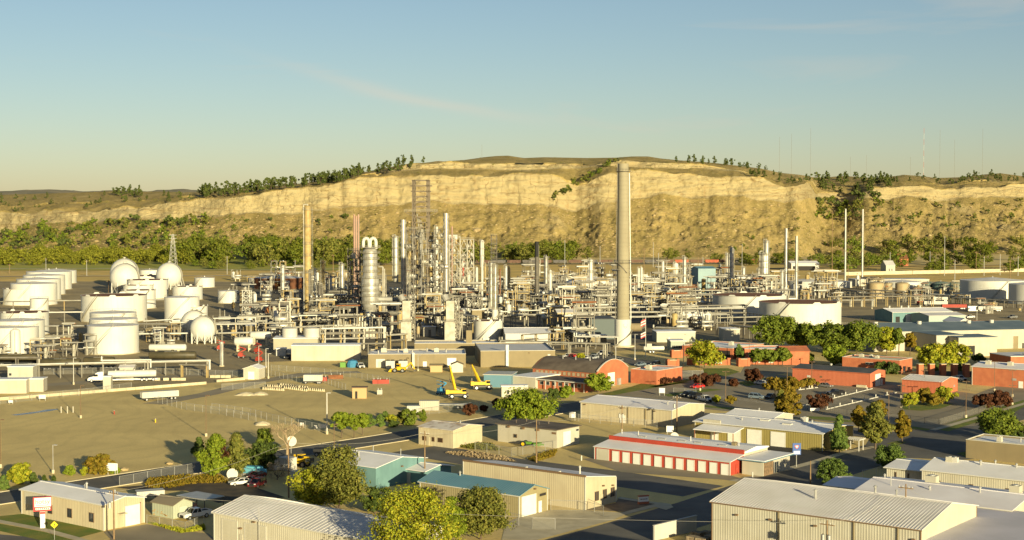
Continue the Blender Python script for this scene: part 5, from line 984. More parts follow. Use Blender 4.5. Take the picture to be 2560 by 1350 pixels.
def derrick():
    P = G((1052, 790)); s = SC(P); w = 36 / s; P.y += 5; Z = lambda py: HT(P, py); t = T('coker_derrick', 'tall open lattice derrick with wide catwalk above the dark drum structure', 'derrick', P)
    for x in (-w / 2, w / 2):
        for dx in (-.55, .55):
            for y in (-4, 4): MB().bar((x + dx, y, 0), (x + dx, y, Z(450)), .6).build('post', M['derrick'], t)
        la = MB(); k = 34
        for i in range(k):
            z0, z1 = Z(790) + (Z(450) - Z(790)) * i / k, Z(790) + (Z(450) - Z(790)) * (i + 1) / k; f = 1 if i % 2 else -1
            for y in (-4, 4): la.bar((x - .55 * f, y, z0), (x + .55 * f, y, z1), .3)
        la.build('lattice', M['derrick'], t)
    for py, e in ((451, .6), (464.6, 2), (478.4, 1.4), (491, 0), (504, 0), (516, 0), (542, 0), (556, 0), (568, 0)):
        q = MB()
        for y in (-4, 4): q.bar((-w / 2 - e, y, Z(py)), (w / 2 + e, y, Z(py)), .6)
        for x in (-w / 2, w / 2): q.bar((x, -4, Z(py)), (x, 4, Z(py)), .45)
        q.build('cross_beam', M['derrick'], t)
    for py in (491, 504, 516, 542):
        q = MB()
        for i in range(8):
            a, b_ = math.pi * i / 8, math.pi * (i + 1) / 8; q.bar((-w * .45 * math.cos(a), -4, Z(py) - 2.6 + 2.2 * math.sin(a)), (-w * .45 * math.cos(b_), -4, Z(py) - 2.6 + 2.2 * math.sin(b_)), .32)
        q.build('arch_brace', M['derrick'], t)
    q = MB().box(-w * 1.14, -4.6, Z(530), w * 1.14, 4.6, Z(530) + .3); o = q.build('catwalk', M['derrick'], t); rl = MB()
    for zz in (.7, 1.4):
        for y in (-4.6, 4.6): rl.bar((-w * 1.14, y, Z(530) + zz), (w * 1.14, y, Z(530) + zz), .14)
    for i in range(15): x = -w * 1.14 + i * w * 2.28 / 14; rl.bar((x, -4.6, Z(530)), (x, -4.6, Z(530) + 1.4), .12)
    rl.build('rail_mesh', M['rail'], o)
    for sg in (-1, 1): MB().bar((sg * w * .5, -4, Z(541)), (sg * w * 1.1, -4, Z(530)), .3).build('bracket', M['derrick'], t)
    for i in range(6): MB().cyl((random.uniform(-w * .35, w * .35), random.uniform(-3, 3), Z(600)), (random.uniform(-w * .35, w * .35), random.uniform(-3, 3), Z(534 + 8 * i)), .3, n=6).build('pipe', M['pipe'], t)
derrick()
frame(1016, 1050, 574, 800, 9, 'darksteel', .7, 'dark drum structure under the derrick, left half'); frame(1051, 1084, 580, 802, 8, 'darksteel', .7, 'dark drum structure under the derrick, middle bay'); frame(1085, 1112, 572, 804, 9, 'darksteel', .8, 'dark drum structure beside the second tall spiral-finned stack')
frame(1124, 1150, 590, 760, 8, 'pipe', .9, 'yellow braced steel frame, left bay with orange drums', bw=.42); frame(1151, 1184, 598, 760, 7, 'pipe', .9, 'yellow braced steel frame, right bay with railed decks', bw=.42)
P = G((1130, 757)); t = T('vent_box', 'white box cabin on top of the yellow braced frame', 'cabin', (P.x, P.y + 4, HT(P, 600))); MB().box(-2.5, -2, 0, 3.3, 2, 3.2).build('casing', M['tank'], t); MB().box(-.3, -2.05, .9, .6, -2.0, 2.1).build('window', M['dark'], t)
stack_(1158, 5.5, 653, 742, 'redpaint', 'red vertical pipe in front of the yellow braced frame'); stack_(1130, 4, 566, 760, 'pinkstack', 'orange-pink pipe stack rising behind the white box cabin')
stack_(1007.7, 12.5, 549, 770, 'alu', 'tall silver stack with spiral fins, left one of the matching pair', True); stack_(1115, 12.5, 533, 775, 'alu', 'tall silver stack with spiral fins, right one of the matching pair', True)
for x, ph in ((1015, 'left'), (1124, 'right')):
    P = G((x, 852)); s = SC(P); t = T('furnace', 'white stepped furnace casing below the %s spiral-finned stack' % ph, 'furnace', P, .12); Z = lambda py: HT(P, py)
    MB().box(-2.3, -1.6, 0, 2.3, 2.2, Z(805)).build('lower_casing', M['pipe'], t); MB().box(-1.6, -1.2, Z(805), 1.9, 2, Z(752)).build('upper_casing', M['pipe'], t); MB().box(-3.2, -2.2, Z(803), 3.2, 2.8, Z(803) + .25).build('platform', M['rail'], t)
    MB().cyl((-1.0, .5, Z(752)), (-2.3, 1.5, Z(740)), 1.5, n=12).build('flue_elbow', M['alu'], t); rl = MB()
    for zz in (.6, 1.1): rl.bar((-3.2, -2.2, Z(803) + zz), (3.2, -2.2, Z(803) + zz), .1)
    rl.build('rail_mesh', M['rail'], t); frame(x + 6, x + 22, 745, 850, 7, 'steel', .8, 'steel stair frame beside the %s furnace casing' % ph)
column(989, 13, 589, 705, 'alu', 4, 'silver column with dark ladder side left of the spiral-finned stacks'); column(1033.5, 7, 560, 780, 'tank', 2, 'slim white column in front of the derrick', dome=True); column(1044, 7, 582, 780, 'yellowsteel', 2, 'slim yellow column under the derrick'); column(1052, 6, 580, 780, 'tank', 2, 'slim cream column under the derrick catwalk')
column(1092, 6.5, 566, 790, 'tank', 2, 'slim cream column left of the tall right-hand finned stack'); column(1077, 8, 624, 775, 'tank', 2, 'shorter cream column between derrick and finned stack'); column(1085, 6, 622, 775, 'tank', 1, 'thin cream column between derrick and finned stack'); column(1099, 6, 655, 775, 'yellowsteel', 1, 'short yellow column near the finned stack foot'); column(1172, 6, 680, 760, 'tank', 1, 'short cream column in front of the yellow frame')
column(1205, 10, 600, 668, 'tank', 3, 'white banded column top right of the yellow frame'); stack_(1205, 5, 640, 760, 'tank', 'slim white pipe below the banded white column')
for (x, w, yt, yb, m, n, lab) in ((1228, 10, 656, 790, 'alu', 6, 'banded silver column with hooked pipe'), (1238, 7, 662, 790, 'alu', 5, 'thinner banded column beside the hooked-pipe column'), (1192, 6, 668, 740, 'tank', 0, 'plain cream column behind the hooked-pipe column'), (1213, 5.5, 659, 735, 'yellowsteel', 1, 'thin yellow-topped column left of the hooked-pipe column'), (1266, 8, 664, 760, 'tank', 1, 'cream column with orange top'), (1273, 4.5, 668, 760, 'yellowsteel', 0, 'thin yellow pipe column beside the orange-topped column'), (1366, 9.5, 640, 735, 'alu', 3, 'silver column just right of the dark chimney'), (1376, 7, 675, 770, 'tank', 1, 'cream stack on a cone foot right of the dark chimney'), (1477.5, 9, 648, 775, 'tank', 4, 'tall cream column left of the concrete chimney'), (1530, 7, 702, 760, 'alu', 2, 'short banded column close to the concrete chimney'), (1498, 11, 738, 778, 'tank', 1, 'stubby white drum column left of the concrete chimney'), (1597.5, 4.5, 670, 765, 'tank', 0, 'thin cream vent column right of the concrete chimney'), (1604.5, 4.5, 668, 765, 'tank', 0, 'second thin cream vent column right of the concrete chimney'), (1658, 5.5, 653, 722, 'tank', 0, 'plain thin white column with rusty shadow'), (1690, 13, 657, 718, 'tank', 0, 'plain fat white column'), (1712, 8, 641, 748, 'alu', 4, 'column with boxy platforms left of the blue-grey hall'), (1801, 7, 661, 710, 'tank', 0, 'short domed white column right of the blue-grey hall'), (1818, 5, 632, 712, 'alu', 1, 'thin dark-sided column left of the big silver column'), (1823, 4.5, 634, 712, 'alu', 0, 'thin white twin column left of the big silver column'), (1830, 10, 618, 735, 'alu', 4, 'tall silver column with crown platform'), (1898, 6, 672, 735, 'alu', 2, 'small column left of the fattest banded column'), (1911, 20, 630, 735, 'alu', 5, 'fattest banded silver column near the slim stacks'), (1917, 11, 600, 735, 'alu', 4, 'tallest banded silver column beside the slim stacks'), (1957, 7, 676, 740, 'tank', 1, 'cream column at the foot of the slim stacks'), (1860, 7, 667, 705, 'alu', 1, 'short silver column in the back row of pots')): column(x, w, yt, yb, m, n, lab)
stack_(1342, 9.5, 604, 770, 'darksteel', 'dark grey chimney with black top', cap=9); stack_(1966, 8, 571, 748, 'alu', 'slim silver stack, taller of the pair over the open-top tanks', wide=1.3); stack_(1992, 6.5, 590, 750, 'alu', 'slim silver stack, shorter of the pair over the open-top tanks', wide=1.4)
stack_(2114, 4, 522, 716, 'galv', 'tall thin pale mast, left of the tall pair'); stack_(2157, 4.2, 523, 712, 'galv', 'tall thin pale mast, right of the tall pair'); stack_(1250, 3.5, 672, 760, 'rust', 'thin brown rusty pipe stack')
frame(1228, 1242, 588, 690, 9, 'darksteel', 1.0, 'narrow dark lattice elevator tower', fill=False); frame(1389, 1414, 688, 745, 4, 'darksteel', .8, 'dark steel exchanger frame left of the dome-roofed tank'); frame(870, 900, 626, 800, 9, 'darksteel', .5, 'dark stair frame hugging the silver reactor'); frame(947, 965, 690, 800, 6, 'steel', .8, 'pale pipe frame right of the silver reactor')
frame(1440, 1466, 722, 772, 3, 'steel', .8, 'open pipe frame left of the tall cream column'); frame(607, 626, 725, 790, 5, 'tank', .8, 'white stair frame beside the tan upright drum'); frame(715, 728, 745, 800, 4, 'pipe', .8, 'cream stair tower behind the rust-topped sphere'); frame(1164, 1204, 742, 790, 2, 'steel', .6, 'railed exchanger deck below the yellow frame', fill=True); frame(1700, 1725, 660, 745, 5, 'steel', .8, 'pipe frame around the boxy-platform column')
# ================================================================ pipe racks and process clutter
def rack(d, p0, p1, z, wd=3.0, pipes=5, step=7.0, m='steel', label='', phrase=None, lev=1, pm=None, rr=(.14, .38)):
    A, B = G(d(*p0), z), G(d(*p1), z); dr = (B - A); dr.z = 0; Ln = dr.length; th = math.atan2(dr.y, dr.x); o = A.copy(); o.z = 0; t = T('pipe_rack', label, 'pipe rack', o, th); n = max(1, int(Ln / step))
    for i in range(n + 1):
        x = Ln * i / n; q = MB()
        for y in (-wd / 2, wd / 2): q.bar((x, y, 0), (x, y, z), .3)
        for k in range(lev): q.bar((x, -wd / 2, z - .35 - k * 2.2), (x, wd / 2, z - .35 - k * 2.2), .28)
        q.build('bent_frame', M[m], t)
    for k in range(lev):
        for j in range(pipes):
            r = random.uniform(*rr); y = -wd / 2 + .3 + (wd - .6) * j / max(1, pipes - 1); zz = z - .2 - k * 2.2 + r; x0, x1 = -random.uniform(0, 1.5), Ln + random.uniform(0, 1.5)
            q = MB().cyl((x0, y, zz), (x1, y, zz), r, n=8)
            if random.random() < .5: q.cyl((x1 - r, y, zz), (x1 - r, y, max(.5, zz - random.uniform(1, z))), r, n=8)
            if random.random() < .35: q.cyl((x0 + r, y, zz), (x0 + r, y, zz + 1.4), r, n=8)
            q.build('pipe', M[pm or random.choice(['pipe', 'steel', 'alu', 'tank', 'pipe', 'steel'])], t, True)
    if phrase: rank(t, label, 'pipe rack', phrase)
    return t
R_ = [(ta, (-40, 1040), (1885, 995), 4.6, 2.2, 3, 'white pipe rack running behind the tanker truck'), (ta, (-40, 965), (350, 965), 4.0, 2.5, 3, 'low pipe rack in front of the left-edge tank'), (ta, (385, 678), (800, 675), 5.5, 1.6, 2, 'thin pipe bridge joining the left-edge tanks to the biggest tank'), (ta, (1250, 660), (1680, 660), 5.5, 1.6, 2, 'thin pipe bridge right of the biggest plain tank'), (ta, (-40, 455), (280, 452), 6, 1.6, 2, 'pipe bridge across the left-edge open-top tank'), (ta, (430, 448), (740, 444), 6, 1.6, 2, 'pipe bridge left of the big scalloped tank'), (ta, (1325, 438), (1500, 436), 6, 1.6, 2, 'pipe bridge right of the big scalloped tank'), (ta, (430, 552), (745, 548), 5, 1.6, 2, 'lower pipe bridge left of the big scalloped tank'), (ta, (1325, 630), (1660, 610), 5.5, 2, 3, 'pipe rack below the tall plain white tank'), (ta, (390, 770), (790, 765), 3, 1.4, 2, 'low pipe run between left-edge tanks and biggest tank'), (ta, (1250, 748), (1700, 742), 4, 2, 3, 'pipe run behind the cream upright vessel'),
 (ta, (1960, 660), (2335, 655), 6, 2.2, 3, 'pipe rack right of the front sphere'), (ta, (1960, 605), (2335, 600), 7, 2.5, 4, 'upper pipe rack right of the front sphere'), (ta, (1980, 742), (2335, 735), 4, 2, 3, 'lower pipe rack right of the front sphere'), (ta, (940, 990), (1350, 985), 5.5, 1.2, 1, 'white loading gantry pipe above the dark rail cars'), (ta, (1660, 1030), (1890, 1035), 4.2, 1.2, 1, 'short white pipe loop at the end of the loading rack'),
 (tb, (920, 700), (1450, 690), 9, 3, 4, 'high yellow-green lagged pipe bridge in front of the reactor'), (tb, (900, 745), (1390, 735), 7, 3, 4, 'lower truss pipe bridge in front of the reactor'), (tb, (700, 850), (1465, 835), 5, 1.5, 2, 'white lagged pipe over the white plant building'), (tb, (1500, 760), (1640, 750), 8, 2.5, 4, 'short yellow-green pipe rack left of the furnace casing'), (tb, (-20, 655), (640, 650), 6, 2.5, 4, 'pipe rack in front of the rust-topped sphere'), (tb, (-20, 742), (300, 735), 5, 2, 3, 'pipe rack left of the horizontal white drum'), (tb, (140, 590), (420, 588), 7, 3, 5, 'red-ended pipe rack left of the rust-topped sphere'), (tb, (620, 690), (980, 672), 6, 2.5, 4, 'lime-edged pipe rack behind the roof tanks'), (tb, (700, 580), (980, 575), 8, 3, 4, 'grey pipe frame rack below the dark columns'), (tb, (380, 650), (640, 645), 7, 2, 3, 'short pipe rack under the rust-topped sphere'), (tb, (1030, 570), (1260, 590), 9, 4, 5, 'pipe rack under the fin-fan coolers'),
 (tc_, (1240, 515), (2335, 498), 9, 3, 5, 'long upper pipe bridge passing behind the chimney'), (tc_, (1240, 560), (2335, 545), 7.5, 3.5, 6, 'long middle pipe bridge passing behind the chimney'), (tc_, (1300, 600), (2000, 590), 6, 4, 6, 'long lower pipe bridge passing behind the chimney'), (tc_, (560, 545), (900, 530), 8, 3, 4, 'lime-lagged pipe rack behind the cream rust-rimmed tank'), (tc_, (650, 580), (900, 575), 6, 3, 4, 'open pipe rack left of the silver drum'), (tc_, (750, 755), (1120, 735), 7, 1.2, 1, 'white pipe over the wide pale shed roof'), (tc_, (560, 810), (1500, 840), 5.5, 3, 5, 'cluttered pipe rack along the warehouse roof edge'), (tc_, (1000, 845), (1520, 835), 5, 2, 3, 'white walkway rack right of the warehouse'), (tc_, (1240, 770), (1600, 775), 5, 3, 5, 'dark pipe rack left of the chimney drum'), (tc_, (1100, 690), (1330, 760), 5, 4, 6, 'slanting pipe rack right of the silver drum'), (tc_, (560, 270), (860, 262), 12, 4, 6, 'far pipe rack left of the dark chimney'), (tc_, (580, 310), (860, 300), 9, 4, 6, 'far lower pipe rack left of the dark chimney'), (tc_, (880, 300), (1160, 285), 10, 4, 6, 'far pipe rack right of the dark chimney'), (tc_, (1150, 370), (1600, 350), 9, 4, 6, 'pipe rack in front of the far dome-roofed tank'), (tc_, (700, 380), (960, 390), 9, 4, 6, 'shaded pipe rack behind the orange-topped column'), (tc_, (1250, 430), (1600, 420), 8, 3, 5, 'pipe rack behind the tall cream column'), (tc_, (130, 600), (300, 600), 7, 2.5, 4, 'short white pipe rack left of the cream rust-rimmed tank'), (tc_, (100, 560), (330, 590), 8, 2.5, 3, 'bent white pipe line below the coke drum deck'),
 (td, (0, 500), (800, 485), 9, 3, 4, 'upper pipe bridge left of the open-top tanks'), (td, (20, 520), (810, 515), 8, 3.5, 5, 'second pipe bridge left of the open-top tanks'), (td, (20, 580), (640, 570), 6, 3.5, 5, 'lower pipe bridge left of the open-top tanks'), (td, (555, 600), (1045, 590), 8, 1.5, 1, 'single lagged pipe in front of the widest open-top tank'), (td, (120, 435), (520, 425), 7, 3, 4, 'white-topped pipe rack below the column row'), (td, (0, 355), (600, 350), 8, 5, 7, 'yellow pipe rack below the blue-grey hall'), (td, (0, 385), (560, 395), 6, 5, 7, 'lower yellow pipe rack below the blue-grey hall'), (td, (590, 330), (900, 325), 8, 4, 5, 'orange-red pipe rack right of the blue-grey hall'), (td, (0, 690), (300, 700), 4, 6, 9, 'dense dark pipe sleepers above the pump hall'), (td, (840, 550), (1250, 600), 6, 2, 3, 'red-brown pipe trestle before the widest open-top tank'), (td, (690, 670), (960, 700), 5.5, 2, 3, 'dark pipe trestle beside the instrument house'), (td, (850, 250), (1180, 245), 8, 4, 5, 'far pipe rack behind the fattest banded column'), (td, (550, 215), (900, 225), 8, 4, 5, 'far pipe rack behind the short domed column'),
 (te, (560, 410), (1500, 405), 6, 3, 5, 'pipe rack in front of the tan tank pair'), (te, (650, 440), (960, 438), 4, 2, 3, 'low white pipe beside the widest open-top tank'), (te, (620, 340), (850, 365), 5, 6, 9, 'bundle of slanting pipes left of the tan pair'), (te, (1290, 350), (1490, 345), 6, 3, 4, 'pipe rack right of the tan pair'), (te, (1480, 385), (1760, 400), 5, 3, 4, 'dark pipe rack before the huge right tanks'), (te, (1700, 415), (2335, 455), 4, 3, 4, 'pipe trestle slanting past the huge right tanks'), (te, (1690, 380), (1820, 390), 6, 4, 3, 'stair platform rack before the huge white tank'), (te, (880, 345), (1240, 360), 7, 3, 4, 'pipe frame between the tan tanks')]
for d, p0, p1, z, wd, n, lab in R_: rack(d, p0, p1, z, wd, n, 6.5, random.choice(['steel', 'pipe', 'steel', 'yellowsteel']), lab, lev=2 if z > 6.5 else 1)
# fin-fan coolers
def finfan(d, x0, x1, yt, yb, n, label, m='tank'):
    A, B = G(d(x0, yb)), G(d(x1, yb)); t = T('fin_fan_cooler', label, 'cooler', A, math.atan2((B - A).y, (B - A).x)); Ln = (B - A).length; h = HT(A, d(x0, yt)[1]); w = Ln / n
    for i in range(n):
        MB().box(i * w + .15, -1.5, h - 2.2, (i + 1) * w - .15, 4.5, h - .3).build('cooler_box', M[m], t); MB().cyl((i * w + w / 2, 1.5, h - .3), (i * w + w / 2, 1.5, h + .4), min(w * .42, 2.2), n=14).build('fan_shroud', M['galv'], t)
    for i in range(n + 1):
        for y in (-1.3, 4.3): MB().bar((i * w + (.2 if i == 0 else -.2 if i == n else 0), y, 0), (i * w + (.2 if i == 0 else -.2 if i == n else 0), y, h - 2.2), .3).build('post', M['steel'], t)
    MB().box(0, -2.3, h - 2.5, Ln, -1.55, h - 2.25).build('catwalk', M['rail'], t)
finfan(tb, 1040, 1245, 455, 590, 3, 'cream fin-fan cooler bank on stilts left of the reactor'); finfan(td, 215, 500, 555, 690, 5, 'long grey fin-fan cooler bank above the pump hall', 'galv'); finfan(td, 330, 580, 300, 375, 6, 'yellow-green fin-fan bank below the blue-grey hall', 'yellowsteel'); finfan(td, 0, 190, 315, 380, 5, 'olive fin-fan bank right of the chimney', 'yellowsteel'); finfan(tc_, 145, 325, 392, 500, 2, 'cream exchanger deck below the yellow frame', 'tank'); finfan(td, 730, 910, 225, 300, 4, 'far cream pump boxes right of the tall silver column', 'tank')
# horizontal drums
def bullet(d, x0, x1, yc, wpx, yb, m, label, rz=None):
    A, B = G(d(x0, yb)), G(d(x1, yb)); s = SC(A); r = wpx * K / 2 / s; zc = max(r + .6, HT(A, d(x0, yc)[1])); t = T('horizontal_drum', label, 'drum', (A + B) / 2, math.atan2((B - A).y, (B - A).x) if rz is None else rz); L_ = (B - A).length / 2
    MB().hcyl((-L_ + r * .3, 0, zc), (L_ - r * .3, 0, zc), r, 18).build('shell', M[m], t, True)
    for x in (-L_ * .6, L_ * .6): MB().box(x - .4, -r * .8, 0, x + .4, r * .8, zc - r * .55).build('saddle', M['concrete'], t)
    MB().box(-L_ * .5, -.5, zc + r, L_ * .5, .5, zc + r + .12).build('walkway', M['rail'], t)
    for x in (-.2, .3): MB().cyl((L_ * x, 0, zc + r * .9), (L_ * x, 0, zc + r + .8), .2, n=8).build('nozzle', M['pipe'], t)
bullet(tb, 95, 270, 815, 80, 905, 'tank', 'white horizontal drum on saddles at the yard edge'); bullet(tb, 240, 430, 760, 70, 850, 'tank', 'white horizontal drum behind the yard-edge drum'); bullet(tc_, 920, 1025, 598, 62, 700, 'alu', 'big silver horizontal drum on a braced stand', R(-55)); bullet(ta, 1360, 1700, 870, 60, 930, 'tank', 'long white horizontal drum beside the dark rail car'); bullet(td, 1490, 1640, 345, 40, 385, 'tank', 'white horizontal drum with ball tanks right of the slim stacks'); bullet(tc_, 180, 330, 400, 40, 470, 'tank', 'white horizontal drum on the deck below the yellow frame'); bullet(tc_, 700, 800, 470, 55, 520, 'yellowsteel', 'round-ended yellow drum in shade')
# scattered plant: exchangers, pots, small frames, short racks
random.seed(21)
def proto_exch(k):
    t = T('heat_exchanger', '', 'exchanger'); r = random.uniform(.5, .9); L_ = random.uniform(3, 5.5); m = random.choice(['alu', 'pipe', 'tank', 'yellowsteel', 'rust', 'alu'])
    MB().hcyl((-L_ / 2, 0, 1.2 + r), (L_ / 2, 0, 1.2 + r), r, 10).build('shell', M[m], t, True); MB().hcyl((-L_ / 2, 0, 1.5 + 3.1 * r), (L_ / 2, 0, 1.5 + 3.1 * r), r, 10).build('shell', M[m], t, True)
    for x in (-L_ * .3, L_ * .3): MB().box(x - .25, -.7, 0, x + .25, .7, 1.3 + r * .3).build('saddle', M['concrete'], t)
    for x in (-L_ * .4, 0, L_ * .4): MB().cyl((x, 0, 1.4 + 4 * r), (x, 0, 4.2 + random.uniform(0, 2.5)), .16, n=6).build('pipe', M['pipe'], t)
    return t
def proto_pot(k):
    t = T('process_pot', '', 'vessel'); r = random.uniform(.6, 1.2); h = random.uniform(3, 7.5); m = random.choice(['tank', 'tank', 'alu', 'pipe', 'yellowsteel', 'tan'])
    MB().lathe([(.3 * r, 1.0), (r * .8, 1.2), (r, 1.6), (r, h - .5), (r * .7, h - .15), (.05, h)], 12).build('shell', M[m], t, True)
    for a in (.6, 2.1, 3.7, 5.2): MB().bar((r * .8 * math.cos(a), r * .8 * math.sin(a), 0), (r * .8 * math.cos(a), r * .8 * math.sin(a), 1.8), .15).build('leg', M['steel'], t)
    MB().cyl((r + .3, 0, 0), (r + .3, 0, h + .8), .14, n=6).cyl((r + .3, 0, h + .8), (0, 0, h + .8), .14, n=6).build('pipe', M['pipe'], t); return t
def proto_frame(k):
    w, dp, lv = random.uniform(4, 8), random.uniform(3, 5), random.choice([1, 2, 2, 3]); H = lv * random.uniform(3, 4); t = T('piped_structure', '', 'steel frame'); m = random.choice(['steel', 'steel', 'yellowsteel', 'darksteel', 'pipe'])
    for x in (-w / 2, w / 2):
        for y in (-dp / 2, dp / 2): MB().bar((x, y, 0), (x, y, H + .3), .25).build('post', M[m], t)
    for i in range(1, lv + 1):
        z = H * i / lv; q = MB()
        for y in (-dp / 2, dp / 2): q.bar((-w / 2, y, z), (w / 2, y, z), .25).bar((-w / 2, y, z + 1.0), (w / 2, y, z + 1.0), .09)
        for x in (-w / 2, w / 2): q.bar((x, -dp / 2, z), (x, dp / 2, z), .25)
        q.build('beam_frame', M[m], t); MB().box(-w / 2, -dp / 2, z - .02, w / 2, dp / 2 * random.uniform(-.2, 1), z + .08).build('deck', M['steel'], t)
        for j in range(3): r = random.uniform(.12, .35); y = random.uniform(-dp * .5, dp * .5); MB().cyl((-w / 2 - 1, y, z + .2 + r), (w / 2 + random.uniform(0, 4), y, z + .2 + r), r, n=8).build('pipe', M[random.choice(['pipe', 'alu', 'steel', 'tank', 'rust', 'pipe', 'steel', 'darksteel'])], t, True)
    for j in range(3): r = random.uniform(.3, .8); x = random.uniform(-w * .4, w * .4); MB().cyl((x, -dp * .3, 0), (x, -dp * .3, H * random.uniform(.4, 1.15)), r, n=10).build('drum', M[random.choice(['alu', 'steel', 'pipe'])], t, True)
    MB().bar((-w / 2, -dp / 2, 0), (w / 2, -dp / 2, H / lv), .16).build('brace', M[m], t); MB().bar((w * .3, -dp / 2 - .4, 0), (w * .5, -dp / 2 - .4, H), .5, .1).build('stair', M['rail'], t); return t
def proto_shed(k):
    t = T('pump_shed', '', 'shed'); w, d_, h = random.uniform(3, 7), random.uniform(2.5, 4), random.uniform(2.4, 3.6); MB().box(-w / 2, -d_ / 2, 0, w / 2, d_ / 2, h).build('wall', M[random.choice(['offwhite', 'tank', 'beige', 'galv'])], t); MB().box(-w / 2 - .2, -d_ / 2 - .2, h, w / 2 + .2, d_ / 2 + .2, h + .15).build('roof_sheet', M['roofwhite'], t); MB().box(-.5, -d_ / 2 - .05, 0, .5, -d_ / 2 - .005, 2.1).build('door', M['steel'], t); return t
protos = {'exch': [proto_exch(i) for i in range(6)], 'pot': [proto_pot(i) for i in range(7)], 'frame': [proto_frame(i) for i in range(12)], 'shed': [proto_shed(i) for i in range(4)]}
used = set()
NM = {'exch': ('stacked heat exchanger pair', 'exchanger'), 'pot': ('process pot on legs', 'vessel'), 'frame': ('small piped steel frame', 'steel frame'), 'shed': ('flat-roofed pump shed', 'shed')}
AREAS = [((560, 700, 730, 850), 26, 'between the spheres and the dark columns'), ((700, 870, 735, 835), 44, 'around the dark columns left of the reactor'), ((870, 1000, 760, 845), 30, 'around the reactor foot'), ((1000, 1140, 775, 850), 24, 'between the two furnace casings'), ((1140, 1290, 745, 800), 34, 'around the hooked-pipe column'), ((1290, 1470, 715, 800), 52, 'around the dark chimney'), ((1380, 1530, 800, 870), 26, 'left of the chimney drum'), ((1440, 1540, 730, 790), 24, 'around the tall cream column'), ((1580, 1720, 725, 800), 46, 'right of the concrete chimney'), ((1640, 1780, 780, 830), 24, 'around the long grey fin-fan bank'), ((1720, 1930, 705, 760), 50, 'among the right-hand columns'), ((1880, 2000, 745, 770), 8, 'behind the widest open-top tank'), ((1930, 2200, 716, 748), 34, 'near the slim stacks'), ((1010, 1330, 700, 745), 40, 'in the far rows behind the yellow frame'), ((1330, 1750, 695, 720), 40, 'in the far rows near the dome-roofed tank'), ((640, 880, 712, 738), 22, 'near the rusty soot-stained tank'), ((560, 900, 690, 712), 16, 'at the field edge left of the reactor')]
for (x0, x1, y0, y1), n, ph in AREAS:
    for i in range(n):
        k = random.choices(['exch', 'pot', 'frame', 'shed'], [3, 3, 5, .7])[0]; lst = protos[k]; j = random.randrange(len(lst)); o = lst[j] if (k, j) not in used else copy_tree(lst[j]); used.add((k, j))
        P = G((random.uniform(x0, x1), random.uniform(y0, y1))); o.location = P; o.scale = (1.25, 1.25, random.uniform(1.1, 1.6)); o.rotation_euler = (0, 0, RG + random.choice([0, 0, math.pi / 2, math.pi]) + random.uniform(-.05, .05)); rank(o, NM[k][0], NM[k][1], ph, 'process equipment ' + ph)
for k, lst in protos.items():
    for j, o in enumerate(lst):
        if (k, j) not in used:
            for c in list(KIDS.get(o, ())): bpy.data.objects.remove(c)
            bpy.data.objects.remove(o)
# clutter in the tank farm and at the loading rack
for (x0, x1, y0, y1), n, ph in [((100, 215, 850, 885), 7, 'beside the biggest plain tank'), ((345, 480, 820, 880), 12, 'left of the front sphere'), ((0, 250, 885, 905), 9, 'in front of the left-edge tank'), ((2010, 2110, 740, 775), 9, 'left of the tan pair'), ((2280, 2420, 725, 760), 14, 'before the huge right tanks'), ((2420, 2560, 765, 790), 6, 'below the huge right tanks')]:
    for i in range(n):
        k = random.choices(['exch', 'pot', 'frame'], [2, 3, 3])[0]; j = random.randrange(len(protos[k]))
        if (k, j) not in used: continue
        o = copy_tree(protos[k][j]); o.location = G((random.uniform(x0, x1), random.uniform(y0, y1))); o.scale = (.7, .7, .7); o.rotation_euler = (0, 0, RG); rank(o, NM[k][0], NM[k][1], ph, 'process equipment ' + ph)
# ================================================================ trees
rng = np.random.default_rng(11)
PAL = {
 'green': [(0.0558, 0.0905, 0.0124), (0.106, 0.151, 0.0174), (0.162, 0.2, 0.0223), (0.236, 0.254, 0.031)],
 'bright': [(0.0776, 0.127, 0.0103), (0.139, 0.195, 0.0156), (0.217, 0.264, 0.0217), (0.259, 0.273, 0.0259)],
 'yellow': [(0.112, 0.169, 0.0134), (0.223, 0.266, 0.0201), (0.369, 0.363, 0.0279), (0.432, 0.327, 0.0223)],
 'olive': [(0.0697, 0.093, 0.0186), (0.132, 0.147, 0.0279), (0.202, 0.194, 0.0341), (0.248, 0.217, 0.0465)],
 'dark': [(0.031, 0.0496, 0.0124), (0.0543, 0.0853, 0.0155), (0.0853, 0.116, 0.0217), (0.124, 0.147, 0.0279)],
 'autumn': [(.12, .115, .014), (.18, .15, .016), (.27, .18, .018), (.22, .12, .018)],
 'red': [(0.0504, 0.02, 0.0108), (0.0864, 0.032, 0.0158), (0.13, 0.048, 0.0216), (0.0864, 0.044, 0.018)],
 'juniper': [(0.0496, 0.0859, 0.0223), (0.0928, 0.145, 0.031), (0.137, 0.197, 0.0372), (0.186, 0.237, 0.0434)],
 'pine': [(0.0465, 0.0651, 0.0186), (0.0697, 0.0961, 0.0232), (0.109, 0.132, 0.0279), (0.139, 0.155, 0.0388)],
 'belt': [(0.0503, 0.0756, 0.00835), (0.0922, 0.12, 0.0117), (0.143, 0.16, 0.015), (0.201, 0.196, 0.0251)],
  'willow': [(.10, .115, .012), (.16, .175, .018), (.23, .225, .025), (.29, .26, .03)],
 'dry': [(.30, .22, .12), (.38, .29, .17), (.24, .17, .09), (.42, .33, .2)],
}
def leafm(p):
    c = PAL[p]; a = [sum(x[i] for x in c) / 4 for i in range(3)]; c = [tuple(x[i] * .6 + a[i] * .4 for i in range(3)) for x in c]
    return mat('leaves ' + p, c[1], island=c, rough=.7, trans=.25, spec=.15)
